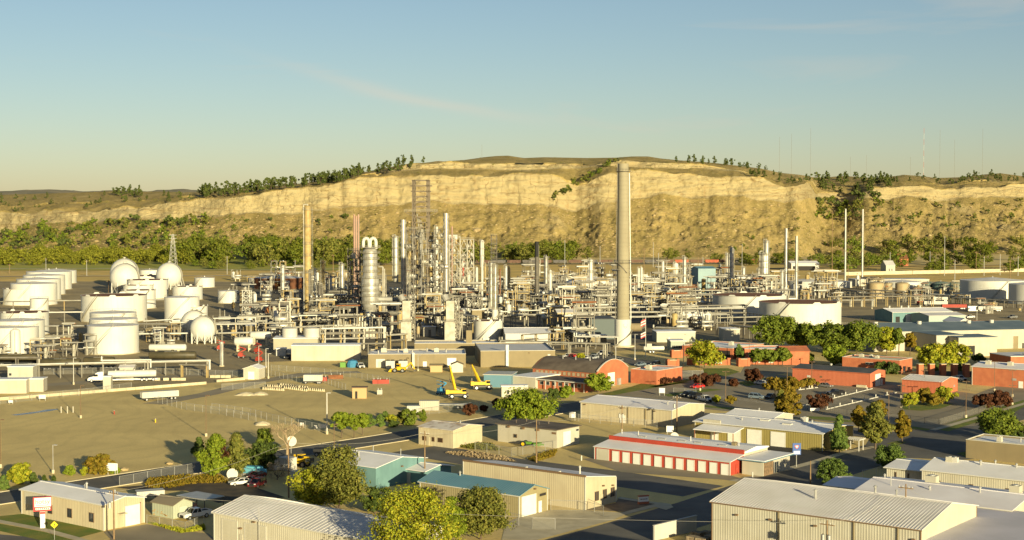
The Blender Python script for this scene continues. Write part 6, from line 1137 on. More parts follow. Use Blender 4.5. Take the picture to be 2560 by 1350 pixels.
M['bark'] = mat('bark', (.13, .095, .06), (.085, .06, .04), 2, .95)
def leaf_mesh(name, C, size, jitter=1.1):
    D = None
    if isinstance(C, tuple): C, D = C
    n = len(C); w = rng.normal(size=(n, 3)); w /= np.linalg.norm(w, axis=1)[:, None]
    if D is not None: w = D * 1.25 + w * .75 + np.array([0, 0, .2])
    w /= np.linalg.norm(w, axis=1)[:, None] + 1e-9; u = np.cross(w, rng.normal(size=(n, 3))); u /= np.linalg.norm(u, axis=1)[:, None] + 1e-9; v = np.cross(w, u); v /= np.linalg.norm(v, axis=1)[:, None] + 1e-9
    s = (size * (1 + jitter * (rng.random((n, 1)) - .5))); u = u * s * .5; v = v * s * .36
    co = np.stack([C - u, C - v * .9 , C + u, C + v], 1).reshape(-1, 3); me = bpy.data.meshes.new(name); me.vertices.add(4 * n); me.vertices.foreach_set('co', co.ravel()); me.loops.add(4 * n); me.polygons.add(n)
    me.loops.foreach_set('vertex_index', np.arange(4 * n, dtype=np.int32)); me.polygons.foreach_set('loop_start', (np.arange(n) * 4).astype(np.int32)); me.update(calc_edges=True); return me
def crown_pts(h, w, base, shape, n_cl, n_leaf, cl=.18):
    """points of leaves: clumps spread through the crown's volume"""
    out = []; k = 0
    while k < n_cl:
        z = rng.random(); a = rng.random() * 2 * math.pi
        if shape in ('round', 'ball'): prof = math.sqrt(max(0, 1 - (2 * z - 1) ** 2)) ** .8
        elif shape == 'oval': prof = max(0, math.sin(math.pi * (z ** .8))) ** .6 * (1 - .25 * z)
        elif shape == 'cone': prof = (1 - z) ** .8 * (.25 + .75 * min(1, z * 6))
        elif shape == 'column': prof = min(1, z * 5) * (1 - z ** 3) ** .7
        elif shape == 'spread': prof = math.sqrt(max(0, 1 - (1.6 * z - .75) ** 2)) if z < 1 else 0
        else: prof = math.sqrt(max(0, 1 - z ** 2.2)) * min(1, .5 + z * 3)
        if rng.random() > prof + .08: continue
        lob = 1 + .30 * math.sin(2 * a + h * 3 + 3 * z) + .20 * math.sin(5 * a + 7 * z + w) + .1 * math.sin(9 * a - 11 * z) if shape != 'ball' else 1
        r = w / 2 * prof * lob * (rng.random() ** .4) * .92; out.append((r * math.cos(a), r * math.sin(a), base + (h - base) * (.04 + .93 * z))); k += 1
    C = np.array(out); cr = w * cl * (.6 + .8 * rng.random((n_cl, 1)))
    P = np.repeat(C, n_leaf, 0); d = rng.normal(size=P.shape); d /= np.linalg.norm(d, axis=1)[:, None]
    P = P + d * np.repeat(cr, n_leaf, 0) * (rng.random((len(P), 1)) ** .45) * np.array([1, 1, .75]); P[:, 2] = np.maximum(P[:, 2], base * .6 + .1); return P, d
def limbs(h, w, base, n=6, r=None):
    mb = MB(); r = r or max(.12, h * .022); top = base + (h - base) * .55; lean = (random.uniform(-.04, .04) * h, random.uniform(-.04, .04) * h)
    mb.cyl((0, 0, -.1), (lean[0] * .4, lean[1] * .4, base), r, r * .75, 8).cyl((lean[0] * .4, lean[1] * .4, base), (lean[0], lean[1], top), r * .75, r * .3, 7)
    for i in range(n):
        a = 2 * math.pi * i / n + random.uniform(-.4, .4); z0 = base * random.uniform(.75, 1.1) + (top - base) * .25 * random.random(); rr = w * random.uniform(.26, .40)
        mid = (rr * .5 * math.cos(a), rr * .5 * math.sin(a), z0 + (h - base) * .22); mb.cyl((lean[0] * .4, lean[1] * .4, z0), mid, r * .5, r * .32, 6).cyl(mid, (rr * math.cos(a), rr * math.sin(a), z0 + (h - base) * random.uniform(.4, .6)), r * .32, r * .1, 5)
    return mb
def tree(d, x0, x1, yt, yb, shape='round', pal='green', label='', base=.18, n_cl=None, n_leaf=105, ls=None, name='tree', cat='tree', cl=.15):
    p = d((x0 + x1) / 2, yb); P = G(p); s = SC(P); w = (x1 - x0) * K / s; h = HT(P, d(x0, yt)[1]); px_h = h * s / 2.5
    n_cl = n_cl or int(min(170, max(34, px_h * 2.2))); ls = ls or max(.29, 2.2 / (s / 2.5)); t = T(name, label, cat, P, random.uniform(0, 6))
    limbs(h, w, h * base).build('trunk', M['bark'], t)
    put('crown', leaf_mesh('crown', crown_pts(h, w * 1.06, h * base, shape, n_cl, n_leaf, cl), ls), leafm(pal), t); return t
def extra_crown(t, off, h, w, base, shape, pal, n_cl=30, ls=.4): P, D = crown_pts(h, w, base, shape, n_cl, 60); put('crown', leaf_mesh('crown', (P + np.array(off), D), ls), leafm(pal), t)
tree(tf, 1835, 2075, 362, 790, 'oval', 'bright', 'tall yellow-green tree beside the reddish-tipped tree', .08); t = tree(tf, 2040, 2262, 385, 775, 'oval', 'olive', 'olive tree with reddish tips beside the tall yellow-green tree', .08); extra_crown(t, (2.5, 1, 3), 4.5, 3.4, .5, 'round', 'red', 22, .3)
tree(tf, 1745, 1885, 415, 590, 'cone', 'dark', 'dark evergreen left of the tall yellow-green tree', .05); tree(tg, 285, 450, 340, 500, 'round', 'green', 'green shrub before the bare grey tree', .05, name='shrub', cat='shrub'); tree(tg, 205, 480, 465, 720, 'round', 'dark', 'dark shaded shrub mass left of the white containers', .05, name='shrub', cat='shrub'); tree(tg, 380, 590, 620, 800, 'round', 'dry', 'leafless brown thicket behind the white containers', .05, 26, 20, .25, 'shrub', 'shrub')
tree(tg, 800, 1295, 520, 1100, 'round', 'olive', 'big dark olive tree in front of the teal shop', .15, 170, 90); tree(tg, 645, 1000, 700, 1085, 'round', 'yellow', 'yellow-green tree crown in front of the big dark olive tree', .12, 100, 90); tree(tg, 900, 1165, 690, 1060, 'round', 'bright', 'bright green tree crown leaning on the big dark olive tree', .12, 80, 90); tree(tg, 1260, 1500, 860, 1110, 'round', 'dark', 'dark shaded tree below the teal annex', .1)
t = tree(tg, 1340, 2130, 880, 1770, 'round', 'yellow', 'big yellowing tree at the bottom edge beside the grey warehouse', .15, 180, 100); extra_crown(t, (2.6, -3.6, 4.5), 6, 4, 1, 'round', 'autumn', 34, .34); tree(tg, 1950, 2200, 960, 1400, 'oval', 'bright', 'green tree between the yellowing tree and the olive tree', .15, 80)
tree(th, 130, 610, 885, 1345, 'round', 'olive', 'wide olive tree in front of the olive ribbed shop', .14, 160, 90); tree(th, 610, 1020, -8, 262, 'spread', 'bright', 'wide bright green tree behind the flat-roofed garage', .12, 120, 90)
for x0, x1, yt, yb in ((995, 1150, 185, 420), (1145, 1225, 218, 420), (1205, 1325, 195, 392)): rank(tree(tg, x0, x1, yt, yb, 'round', 'bright', '', .38), 'young green street tree with thin trunk', 'tree', 'among three beside the street', 'street trees')
for x0, x1, yt, yb in ((1298, 1368, 200, 330), (1378, 1465, 208, 318), (1448, 1495, 178, 262)): rank(tree(tg, x0, x1, yt, yb, 'column', 'juniper', '', .04), 'pointed green conifer', 'conifer', 'beside the young street trees', 'pointed conifers')
for x0, x1, yt, yb, sh, pl, lab in ((1488, 1575, 208, 305, 'round', 'yellow', 'yellowing bush in the hedge before the white container'), (1575, 1655, 178, 290, 'oval', 'olive', 'dark olive bush in the hedge before the white container'), (1635, 1775, 158, 300, 'round', 'green', 'tall green bush in the hedge before the white container'), (1785, 1850, 162, 272, 'cone', 'green', 'small green conifer at the hedge end by the container'), (2190, 2295, 112, 215, 'round', 'red', 'small red-leaved tree on the verge'), (1510, 1580, 262, 320, 'round', 'dark', 'low dark bush at the hedge foot'), (1640, 1720, 255, 300, 'round', 'green', 'low green bush at the hedge foot')): tree(tg, x0, x1, yt, yb, sh, pl, lab, .1, name='bush' if 'bush' in lab else 'tree', cat='bush' if 'bush' in lab else 'tree')
tree(th, 370, 432, 125, 178, 'round', 'red', 'tiny dark red shrub on the verge'); tree(th, 485, 578, 65, 160, 'round', 'red', 'dark red shrub left of the wide bright tree'); tree(th, 570, 650, 70, 130, 'round', 'dark', 'clipped dark hedge left of the wide bright tree', name='bush', cat='bush')
for x0, x1, yt, yb, sh, pl, lab in ((80, 285, 650, 840, 'round', 'yellow', 'yellow-green shrub by the left kerb'), (815, 1010, 572, 755, 'round', 'autumn', 'orange-tipped shrub beside the white yard sign'), (585, 682, 675, 760, 'round', 'bright', 'small round yellow-green bush on the verge'), (738, 802, 688, 762, 'round', 'yellow', 'smaller yellow bush on the verge'), (272, 342, 738, 850, 'oval', 'dark', 'clipped dark egg-shaped bush by the kerb'), (383, 422, 763, 835, 'oval', 'dark', 'narrower clipped dark bush by the kerb'), (473, 507, 768, 815, 'oval', 'dark', 'smallest clipped dark bush by the kerb'), (-20, 92, 762, 890, 'cone', 'juniper', 'green cone bush at the left edge'), (930, 1000, 690, 745, 'round', 'bright', 'low yellow-green bush under the white yard sign'), (1010, 1090, 690, 740, 'round', 'bright', 'low bush right of the white yard sign')): tree(tf, x0, x1, yt, yb, sh, pl, lab, .06, name='bush', cat='bush')
tree(tc_, 1345, 1545, 1115, 1300, 'round', 'bright', 'round green tree at the corner of the brick hall', .15); tree(tc_, 985, 1078, 1248, 1345, 'round', 'dark', 'dark clipped bush beside the cream office trailer', .03, name='bush', cat='bush'); tree(tc_, 1088, 1205, 1228, 1340, 'round', 'bright', 'small bright tree right of the dark clipped bush', .2); tree(tc_, 1250, 1310, 930, 985, 'round', 'yellow', 'yellow bush in the car park behind the hall', .05, name='bush', cat='bush'); tree(tc_, 1960, 2090, 1150, 1205, 'spread', 'red', 'bare reddish shrub against the brick wing', .1, 20, 30, name='shrub', cat='shrub')
for x0, x1, yt, yb, sh, pl, b, lab in ((285, 600, 828, 1065, 'round', 'yellow', .22, 'round yellow-green tree at the plant entrance'), (733, 802, 828, 980, 'column', 'juniper', .03, 'columnar dark green conifer by the driveway'), (868, 990, 890, 1035, 'round', 'green', .3, 'first small round tree along the brick boundary wall'), (975, 1110, 885, 1035, 'round', 'green', .3, 'second small round tree along the brick boundary wall'), (1085, 1225, 880, 1035, 'round', 'green', .3, 'third small round tree along the brick boundary wall'), (1268, 1355, 905, 1015, 'round', 'green', .25, 'small round tree right of the boundary-wall trio'), (930, 1300, 600, 900, 'round', 'green', .25, 'big dark campus tree below the widest tank, first of the row'), (1190, 1500, 670, 905, 'round', 'green', .25, 'big campus tree, second of the row below the widest tank'), (1400, 1745, 665, 925, 'round', 'green', .2, 'big campus tree, third of the row below the widest tank'), (1650, 2010, 645, 940, 'round', 'green', .2, 'big dark campus tree, last of the row below the widest tank'), (1515, 1745, 850, 1035, 'round', 'bright', .12, 'bright round tree in front of the campus row'), (1735, 1832, 925, 1045, 'round', 'olive', .1, 'olive shrub right of the bright round tree'), (1380, 1440, 930, 1020, 'round', 'green', .1, 'small green shrub left of the bright round tree'), (340, 550, 1122, 1225, 'spread', 'red', .15, 'spreading dark red tree behind the red car'), (815, 965, 1065, 1195, 'round', 'red', .15, 'dark red tree on the entrance island'), (668, 748, 1158, 1225, 'round', 'red', .1, 'small dark red tree on the lawn strip'), (985, 1215, 1165, 1260, 'spread', 'autumn', .2, 'low orange-green tree beside the parked white sedan'), (1170, 1320, 1150, 1270, 'spread', 'autumn', .2, 'orange-green tree next to the lamp post in the lot'), (1320, 1450, 1165, 1235, 'spread', 'autumn', .2, 'small orange tree before the long red building'), (1110, 1290, 1215, 1370, 'oval', 'autumn', .1, 'orange-brown tree before the parked dark car')): tree(td, x0, x1, yt, yb, sh, pl, lab, b)
for x0, x1, yt, yb, sh, pl, b, lab in ((978, 1185, 692, 935, 'round', 'yellow', .2, 'tree with yellow patch before the white warehouse'), (1138, 1245, 700, 945, 'oval', 'green', .45, 'tall thin-trunked tree before the white warehouse'), (1238, 1355, 742, 945, 'round', 'autumn', .4, 'orange-green tree before the white warehouse corner'), (1370, 1650, 842, 1050, 'spread', 'yellow', .15, 'spreading yellow-green tree before the white annex, left half'), (1560, 1810, 838, 1045, 'spread', 'yellow', .15, 'spreading yellow-green tree before the white annex, right half'), (1503, 1572, 1000, 1095, 'cone', 'juniper', .03, 'small conifer between the brick pillars'), (1713, 1782, 1012, 1132, 'cone', 'juniper', .03, 'second small conifer between the brick pillars'), (995, 1195, 1008, 1112, 'spread', 'dark', .05, 'dark spreading shrub against the brick building'), (1878, 1962, 930, 1005, 'round', 'dark', .1, 'dark bush behind the right-hand brick building'), (560, 800, 720, 930, 'round', 'dark', .2, 'dark shaded tree filling the campus row')): tree(te, x0, x1, yt, yb, sh, pl, lab, b)
for x0, x1, yt, yb, sh, pl, b, lab in ((1080, 1200, -20, 245, 'oval', 'olive', .1, 'dark olive tree behind the mustard shop'), (1130, 1305, -10, 262, 'oval', 'autumn', .06, 'tall golden tree behind the mustard shop'), (1405, 1582, 28, 168, 'round', 'red', .15, 'round dark purple tree by the wheel stops'), (523, 582, 38, 105, 'round', 'yellow', .2, 'tiny yellow tree on the verge behind the cream warehouse'), (643, 720, 36, 115, 'round', 'autumn', .25, 'small orange tree on the verge behind the cream warehouse')): tree(ti, x0, x1, yt, yb, sh, pl, lab, b)
for x0, x1, yt, yb, sh, pl, b, lab in ((762, 885, 128, 365, 'oval', 'autumn', .25, 'orange tree left of the tall olive street tree'), (860, 1095, 82, 522, 'oval', 'olive', .14, 'tall olive street tree with orange crown behind'), (960, 1080, 75, 300, 'oval', 'autumn', .3, 'orange crown behind the tall olive street tree'), (1145, 1305, 168, 462, 'oval', 'autumn', .18, 'thin orange tree right of the tall olive street tree'), (552, 745, 208, 552, 'cone', 'juniper', .03, 'big green conifer at the corner of the mustard shop'), (1875, 2285, 165, 445, 'round', 'green', .12, 'big dark green tree above the right-edge beige building'), (2200, 2360, 300, 430, 'round', 'dark', .1, 'small dark tree right of the big dark green tree'), (1215, 1355, 12, 155, 'spread', 'yellow', .25, 'yellow-green tree on the lot island, first of four'), (1355, 1485, -30, 110, 'spread', 'autumn', .25, 'orange tree on the lot island, second of four'), (1435, 1575, 25, 130, 'spread', 'autumn', .25, 'low orange tree on the lot island, third of four'), (1535, 1705, -40, 105, 'spread', 'yellow', .25, 'yellow tree on the lot island, last of four'), (1910, 2080, 25, 155, 'round', 'red', .15, 'red-leaved tree by the corner fence, left one'), (2030, 2220, -8, 145, 'round', 'red', .15, 'red-leaved tree by the corner fence, right one')): tree(tj, x0, x1, yt, yb, sh, pl, lab, b)
for x0, x1, yt, yb, lab in ((452, 722, 608, 835, 'clipped round juniper with split top, front one of two'), (978, 1248, 478, 690, 'clipped round juniper with split top, rear one of two')):
    t = tree(tj, x0, x1, yt, yb, 'ball', 'juniper', lab, .03, 120, 90, .26, cl=.1); w = (x1 - x0) * K / SC(G(tj((x0 + x1) / 2, yb))); extra_crown(t, (w * .2, 0, 0), w * .72, w * .6, .2, 'dome', 'juniper', 40, .26); extra_crown(t, (-w * .2, 0, 0), w * .72, w * .6, .2, 'dome', 'juniper', 40, .26)
# the bare grey tree
def bare():
    P = G(tg(575, 590)); t = T('bare_tree', 'bare grey leafless tree by the street', 'tree', P); h = HT(P, tg(0, 222)[1]); mb = MB()
    def br(p, d, L_, r, k):
        q = p + d * L_; mb.cyl(p, q, r, r * .65, 5 if k < 2 else 4, caps=False)
        if k < 6:
            for i in range(3 if k < 5 else 2):
                e = (d + Vector((random.uniform(-.75, .75), random.uniform(-.75, .75), random.uniform(-.15, .45)))).normalized(); br(q, e, L_ * random.uniform(.62, .82), max(r * .62, .028), k + 1)
    br(Vector((0, 0, 0)), Vector((0, 0, 1)), h * .26, .26, 0); mb.build('branch_crown', mat('pale bark', (.36, .27, .16), (.28, .20, .12), 2, .95), t)
bare()
# --- river belt
def proto_tree(pal, h, w, shape='round', n_cl=26, n_leaf=26, ls=1.3, name='cottonwood_tree', base=.12):
    t = T(name, '', 'tree', (0, 0, -50)); limbs(h, w, h * base, 4).build('trunk', M['bark'], t); put('crown', leaf_mesh('crown', crown_pts(h, w * 1.1, h * base, shape, n_cl, n_leaf, .17), ls), leafm(pal), t); return t
pc = [proto_tree(p, 17, 17, s, 30, 30, 1.5) for p, s in (('belt', 'round'), ('belt', 'oval'), ('green', 'round'), ('belt', 'dome'), ('olive', 'oval'), ('olive', 'spread'))]
pw = [proto_tree('willow', 13, 16, s, 30, 30, 1.4) for s in ('round', 'dome', 'spread')]
first = set()
def plant(lst, P, sc, lab, grp, phrase=None):
    j = random.randrange(len(lst)); o = lst[j] if lst[j] not in first else copy_tree(lst[j]); first.add(lst[j]); o.location = P; o.scale = (sc * random.uniform(.9, 1.15), sc * random.uniform(.9, 1.15), sc); o.rotation_euler = (0, 0, random.uniform(0, 6.28)); tag(o, lab, 'tree', grp); return o
random.seed(5)
for (x0, x1, y0, y1, n, s0, s1, lab) in ((-60, 470, 644, 664, 84, .8, 1.35, 'cottonwood in the bright green belt behind the left tanks'), (430, 1010, 640, 666, 90, 1.15, 1.75, 'cottonwood in the tall belt behind the dark columns'), (1180, 1480, 645, 662, 30, .8, 1.5, 'cottonwood in the belt behind the hooked-pipe column'), (2080, 2580, 612, 640, 46, 1.0, 1.7, 'cottonwood on the far bank behind the highway'), (2080, 2580, 650, 684, 34, .6, 1.1, 'tree beside the highway beyond the dark green tanks'), (1750, 2080, 648, 668, 20, .5, .95, 'tree beside the freight train'), (480, 900, 664, 676, 26, .35, .6, 'bush at the foot of the tall belt'), (1660, 1760, 635, 650, 5, .5, .9, 'tree on the slope foot right of the chimney')):
    for i in range(n): plant(pw if x0 == -60 else pc, G((random.uniform(x0, x1), random.uniform(y0, y1))), random.uniform(s0, s1), lab, lab.replace('cottonwood', 'cottonwoods').replace('tree ', 'trees ').replace('bush ', 'bushes '))
# --- pines and junipers on the rims
pp = [proto_tree('pine', 9, 5.0, s, 16, 14, 1.2, 'pine_tree', .1) for s in ('cone', 'oval', 'cone', 'round')]; pj = [proto_tree(p, 5, 5, 'round', 12, 12, 1.1, 'juniper_tree', .05) for p in ('pine', 'olive', 'green')]
def scatter(lst, boxes):
    for (x0, x1, f, n, s0, s1, lab, grp) in boxes:
        for i in range(n):
            px = random.uniform(x0, x1); py = f(px); P = on_hill(px, py); P.z -= .3; plant(lst, P, random.uniform(s0, s1), lab, grp)
skl = lambda px: np.interp(px, [t[0] for t in SKY], [t[1] for t in SKY]); ctl = lambda px: np.interp(px, [t[0] for t in CT], [t[1] for t in CT]); cbl = lambda px: np.interp(px, [t[0] for t in CT], [t[2] for t in CT])
between = lambda a, b: (lambda px: skl(px) + (ctl(px) - skl(px)) * random.uniform(a, b)); under = lambda a, b: (lambda px: cbl(px) + (650 - cbl(px)) * random.uniform(a, b))
scatter(pp, [(495, 900, between(.2, .8), 84, 1.3, 2.3, 'pine in the dense wood along the left rim', 'pines of the left rim wood'), (880, 1062, between(-.05, .5), 26, 1.1, 2.0, 'pine on the skyline left of the bald hill', 'pines left of the bald hill'), (275, 350, between(.0, .3), 16, 1.0, 1.7, 'pine in the skyline clump far left', 'pines of the far left clump'), (0, 500, between(.1, .9), 46, .6, 1.3, 'pine scattered on the low left plateau', 'pines on the left plateau'), (1690, 1960, between(-.02, .2), 20, .9, 1.6, 'lone pine on the skyline right of the chimney', 'pines right of the chimney'), (1860, 2035, between(.2, .9), 24, .7, 1.3, 'pine above the cliff corner', 'pines above the cliff corner'), (2040, 2230, between(.15, 1.1), 50, 1.3, 2.2, 'dark pine in the side valley', 'pines of the side valley'), (2230, 2570, between(.0, .7), 40, .8, 1.4, 'pine on the right-hand rim', 'pines on the right rim')])
scatter(pj, [(0, 520, under(.05, .75), 104, 1.5, 2.9, 'juniper on the slope below the left cliffs', 'junipers below the left cliffs'), (380, 900, under(.1, .8), 36, .7, 1.4, 'juniper among the boulders left of the derrick', 'junipers left of the derrick'), (2040, 2200, under(.0, .35), 46, 1.4, 2.6, 'juniper in the shaded side valley', 'junipers in the side valley'), (2180, 2570, under(.05, .45), 52, .8, 1.6, 'juniper below the right cliffs', 'junipers below the right cliffs'), (1650, 2080, under(.25, .95), 24, .6, 1.2, 'juniper on the open slope right of the chimney', 'junipers right of the chimney'), (1380, 1545, lambda px: 462 - (px - 1440) * .62 + random.uniform(-8, 6), 34, .9, 1.7, 'juniper in the dark diagonal gully', 'junipers in the diagonal gully')])
# boulders and rubble on the talus
random.seed(9)
def rock(r):
    bm = bmesh.new(); bmesh.ops.create_icosphere(bm, subdivisions=1, radius=r)
    for v in bm.verts: v.co *= random.uniform(.7, 1.15); v.co.z *= .8
    me = bpy.data.meshes.new('boulder'); bm.to_mesh(me); bm.free(); return me
M['boulder'] = mat('sandstone boulder', (.40, .31, .16), (.30, .22, .11), .2, .95, bump=.4, bscale=.6); rm = [rock(1.0) for _ in range(5)]
for i in range(110):
    px = random.choice([random.uniform(480, 1000), random.uniform(1000, 2000), random.uniform(200, 700), random.uniform(2200, 2500)]); P = on_hill(px, under(.08, .85)(px)); s = random.uniform(1.2, 3.4) if i else 7
    if i == 0: P = on_hill(1192, 573)
    o = put('boulder', rm[i % 5], M['boulder'], None, P, random.uniform(0, 6), scale=(s * random.uniform(.8, 1.4), s, s * random.uniform(.6, 1.0)))
    tag(o, 'biggest pale boulder on the slope right of the derrick' if i == 0 else 'pale sandstone boulder lying on the talus slope', 'boulder', None if i == 0 else 'boulders on the talus')
q = MB(); base_v = [(v.co.x, v.co.y, v.co.z) for v in rm[0].vertices]; base_f = [tuple(p.vertices) for p in rm[0].polygons]
sel = np.where((TPY > 500) & (TPY < 650) & (TPX > -50) & (TPX < 2600))[0]; sel = rng.choice(sel, 6500)
for k in sel:
    x, y, z = TCO[k]
    if TPY[k] < cbl(TPX[k]) + 4: continue
    s = random.uniform(.4, 1.5) ** 1.8; q.add([(x + a * s * 1.3, y + b_ * s, z + c * s * .8) for a, b_, c in base_v], base_f)
tag(q.build('rubble', M['boulder']), 'small rubble strewn over the talus slopes', 'rubble', kind='stuff')
sel = np.where((TPY > 380) & (TPY < 655) & (TPX > -50) & (TPX < 2600))[0]; sel = rng.choice(sel, 4200); pts = []
for k in sel:
    if ctl(TPX[k]) - 2 < TPY[k] < cbl(TPX[k]) + 3: continue
    c = TCO[k]; n = rng.integers(5, 12); pts.append(c + rng.normal(size=(n, 3)) * np.array([1.0, 1.0, .5]) * rng.uniform(.5, 1.4))
o = put('scrub_foliage', leaf_mesh('scrub', np.concatenate(pts), 1.0), leafm('olive')); tag(o, 'low sagebrush and scrub dotting the slopes', 'scrub', kind='stuff')
pts = []
for k in rng.choice(np.where((TPX > -80) & (TPX < 620) & (TPY < 650))[0], 1500):
    if TPY[k] > cbl(TPX[k]) + 3: pts.append(TCO[k] + np.array([0, 0, 1.0]) + rng.normal(size=(14, 3)) * np.array([1.5, 1.5, 1.0]))
tag(put('slope_shrubbery', leaf_mesh('shrubbery', np.concatenate(pts), 1.3), leafm('green')), 'green brush covering the slope below the left cliffs', 'brush', kind='stuff')
# ================================================================ vehicles
def paint(n, c): return mat('paint ' + n, c, rough=.25, spec=.5)
CP = {'white': paint('white', (.62, .60, .56)), 'red': paint('red', (.42, .02, .02)), 'black': paint('black', (.015, .015, .017)), 'grey': paint('grey', (.16, .16, .16)), 'silver': paint('silver', (.36, .37, .38)), 'blue': paint('blue', (.05, .10, .2)), 'slate': paint('slate', (.14, .18, .22)), 'maroon': paint('maroon', (.16, .02, .02))}
M['carglass'] = mat('car glass', (.012, .014, .016), rough=.06, spec=.6); M['rim'] = mat('wheel rim', (.42, .42, .42), rough=.35, metal=.6); M['headlight'] = mat('headlight', (.6, .6, .56), rough=.2); M['taillight'] = mat('tail light', (.30, .02, .015), rough=.3)
def wheel(t, x, y, r, w=.24, name='wheel'):
    o = MB().cyl((x, y - w / 2, r), (x, y + w / 2, r), r, n=16).build(name, M['black'], t, True); MB().cyl((x, y - w / 2 - .015, r), (x, y + w / 2 + .015, r), r * .58, n=12).build('rim', M['rim'], o); return o
def make_car(kind, col):
    t = T('parked_' + {'sedan': 'car', 'suv': 'suv', 'pickup': 'pickup'}[kind], '', {'sedan': 'car', 'suv': 'suv', 'pickup': 'pickup'}[kind], (0, 0, -90)); c = CP[col]
    if kind == 'sedan':
        L_, w, r = 4.8, .9, .33; body = [(-2.4, .32), (2.4, .32), (2.4, .62), (2.25, .78), (1.15, .93), (-1.55, .98), (-2.3, .95), (-2.42, .7)]; cab = [(-1.95, .96), (1.1, .93), (.3, 1.42), (-1.1, 1.45)]; roof = (-1.08, .28, 1.42)
    elif kind == 'suv':
        L_, w, r = 4.8, .95, .37; body = [(-2.4, .38), (2.4, .38), (2.4, .85), (2.2, 1.0), (1.15, 1.08), (-2.3, 1.1), (-2.42, .8)]; cab = [(-2.3, 1.09), (1.2, 1.06), (.45, 1.68), (-2.0, 1.72)]; roof = (-2.0, .42, 1.69)
    else:
        L_, w, r = 5.8, 1.0, .42; body = [(-2.9, .5), (2.9, .5), (2.9, 1.0), (2.7, 1.15), (1.35, 1.22), (-2.85, 1.2), (-2.92, .8)]; cab = [(-.75, 1.2), (1.35, 1.2), (.7, 1.85), (-.6, 1.9)]; roof = (-.6, .68, 1.86)
    MB().yprism(body, -w, w).build('body', c, t); k = w * .84
    n = len(cab); gl = MB(); vs = [(x, -(w - .04) if z < 1.25 and i < 2 else -k, z) for i, (x, z) in enumerate(cab)] + [(x, (w - .04) if i < 2 else k, z) for i, (x, z) in enumerate(cab)]
    gl.add(vs, [(3, 2, 1, 0), (4, 5, 6, 7), (0, 1, 5, 4), (1, 2, 6, 5), (2, 3, 7, 6), (3, 0, 4, 7)]).build('windows_glass', M['carglass'], t)
    MB().box(roof[0], -k + .02, roof[2], roof[1], k - .02, roof[2] + .07).build('roof_panel', c, t)
    for y in (-k - .015, k + .015 - .05):
        pl = MB(); 
        for i, (xa, xb) in enumerate(((cab[1][0], cab[2][0]), ((cab[0][0] + cab[1][0]) / 2 - .1, (cab[2][0] + cab[3][0]) / 2 - .1), (cab[0][0], cab[3][0]))): pl.bar((xa, (w - .03) * (1 if y > 0 else -1), cab[0][1]), (xb, y, cab[2][1]), .09)
        pl.build('pillar_frame', c, t)
    if kind == 'pickup': MB().box(-2.8, -w + .12, 1.13, -.85, w - .12, 1.21).build('bed_floor', M['black'], t); MB().box(-2.9, -w, 1.2, -.8, -w + .12, 1.38).build('bed_side', c, t); MB().box(-2.9, w - .12, 1.2, -.8, w, 1.38).build('bed_side', c, t); MB().box(-2.92, -w + .12, 1.2, -2.8, w - .12, 1.38).build('tailgate', c, t)
    for x in (-L_ * .3, L_ * .31):
        for y in (-w + .08, w - .08): wheel(t, x, y, r)
    for y in (-w + .25, w - .25): MB().box(L_ / 2 - .02, y - .2, .62 if kind == 'sedan' else .85, L_ / 2 + .03, y + .2, .76 if kind == 'sedan' else 1.0).build('headlight', M['headlight'], t); MB().box(-L_ / 2 - .05, y - .15, .72 if kind == 'sedan' else .9, -L_ / 2 + .0, y + .15, .9 if kind == 'sedan' else 1.1).build('taillight', M['taillight'], t)
    MB().box(L_ / 2 - .05, -w * .55, .42, L_ / 2 + .04, w * .55, .6 if kind == 'sedan' else .95).build('grille', M['black'], t)
    return t
CARS = {}
def car(d, front, rear, kind, col, label, group=None):
    A, B = G(d(*front)), G(d(*rear)); key = (kind, col); o = CARS[key] if key in CARS else None
    if o is None: o = CARS[key] = make_car(kind, col); t = o
    else: t = copy_tree(o)
    t.location = (A + B) / 2; t.rotation_euler = (0, 0, math.atan2((A - B).y, (A - B).x)); tag(t, label, group=group); return t
car(tf, (1650, 1172), (1915, 1128), 'pickup', 'white', 'white pickup with orange door mark beside the grey-green shed')
car(tf, (1610, 1140), (1790, 1085), 'suv', 'black', 'dark car half hidden behind the white pickup by the shed'); car(tf, (2098, 855), (2290, 838), 'sedan', 'white', 'old white sedan standing on the weedy ground'); car(tg, (250, 800), (345, 775), 'sedan', 'maroon', 'dark red car behind the brown thicket'); car(tg, (255, 880), (350, 845), 'suv', 'maroon', 'dark car with open hood near the old white sedan')
for f, r_, k, c, lab in (((1365, 985), (1445, 970), 'suv', 'silver', 'silver SUV in the car park behind the brick hall'), ((1440, 945), (1520, 935), 'suv', 'white', 'white SUV in the back row behind the brick hall'), ((1515, 950), (1580, 938), 'sedan', 'black', 'black car beside the white SUV behind the brick hall'), ((1180, 968), (1230, 958), 'sedan', 'red', 'red car behind the barrel roof'), ((1310, 985), (1352, 975), 'sedan', 'white', 'white car left of the silver SUV'), ((1600, 1005), (1655, 995), 'sedan', 'grey', 'dark grey car by the lamp post behind the hall'), ((1785, 1045), (1870, 1035), 'sedan', 'slate', 'slate car behind the brick wing, left one'), ((1925, 1045), (2005, 1030), 'suv', 'black', 'dark car behind the brick wing, right one'), ((1150, 965), (1185, 955), 'sedan', 'white', 'white car showing over the barrel roof left end')): car(tc_, f, r_, k, c, lab)
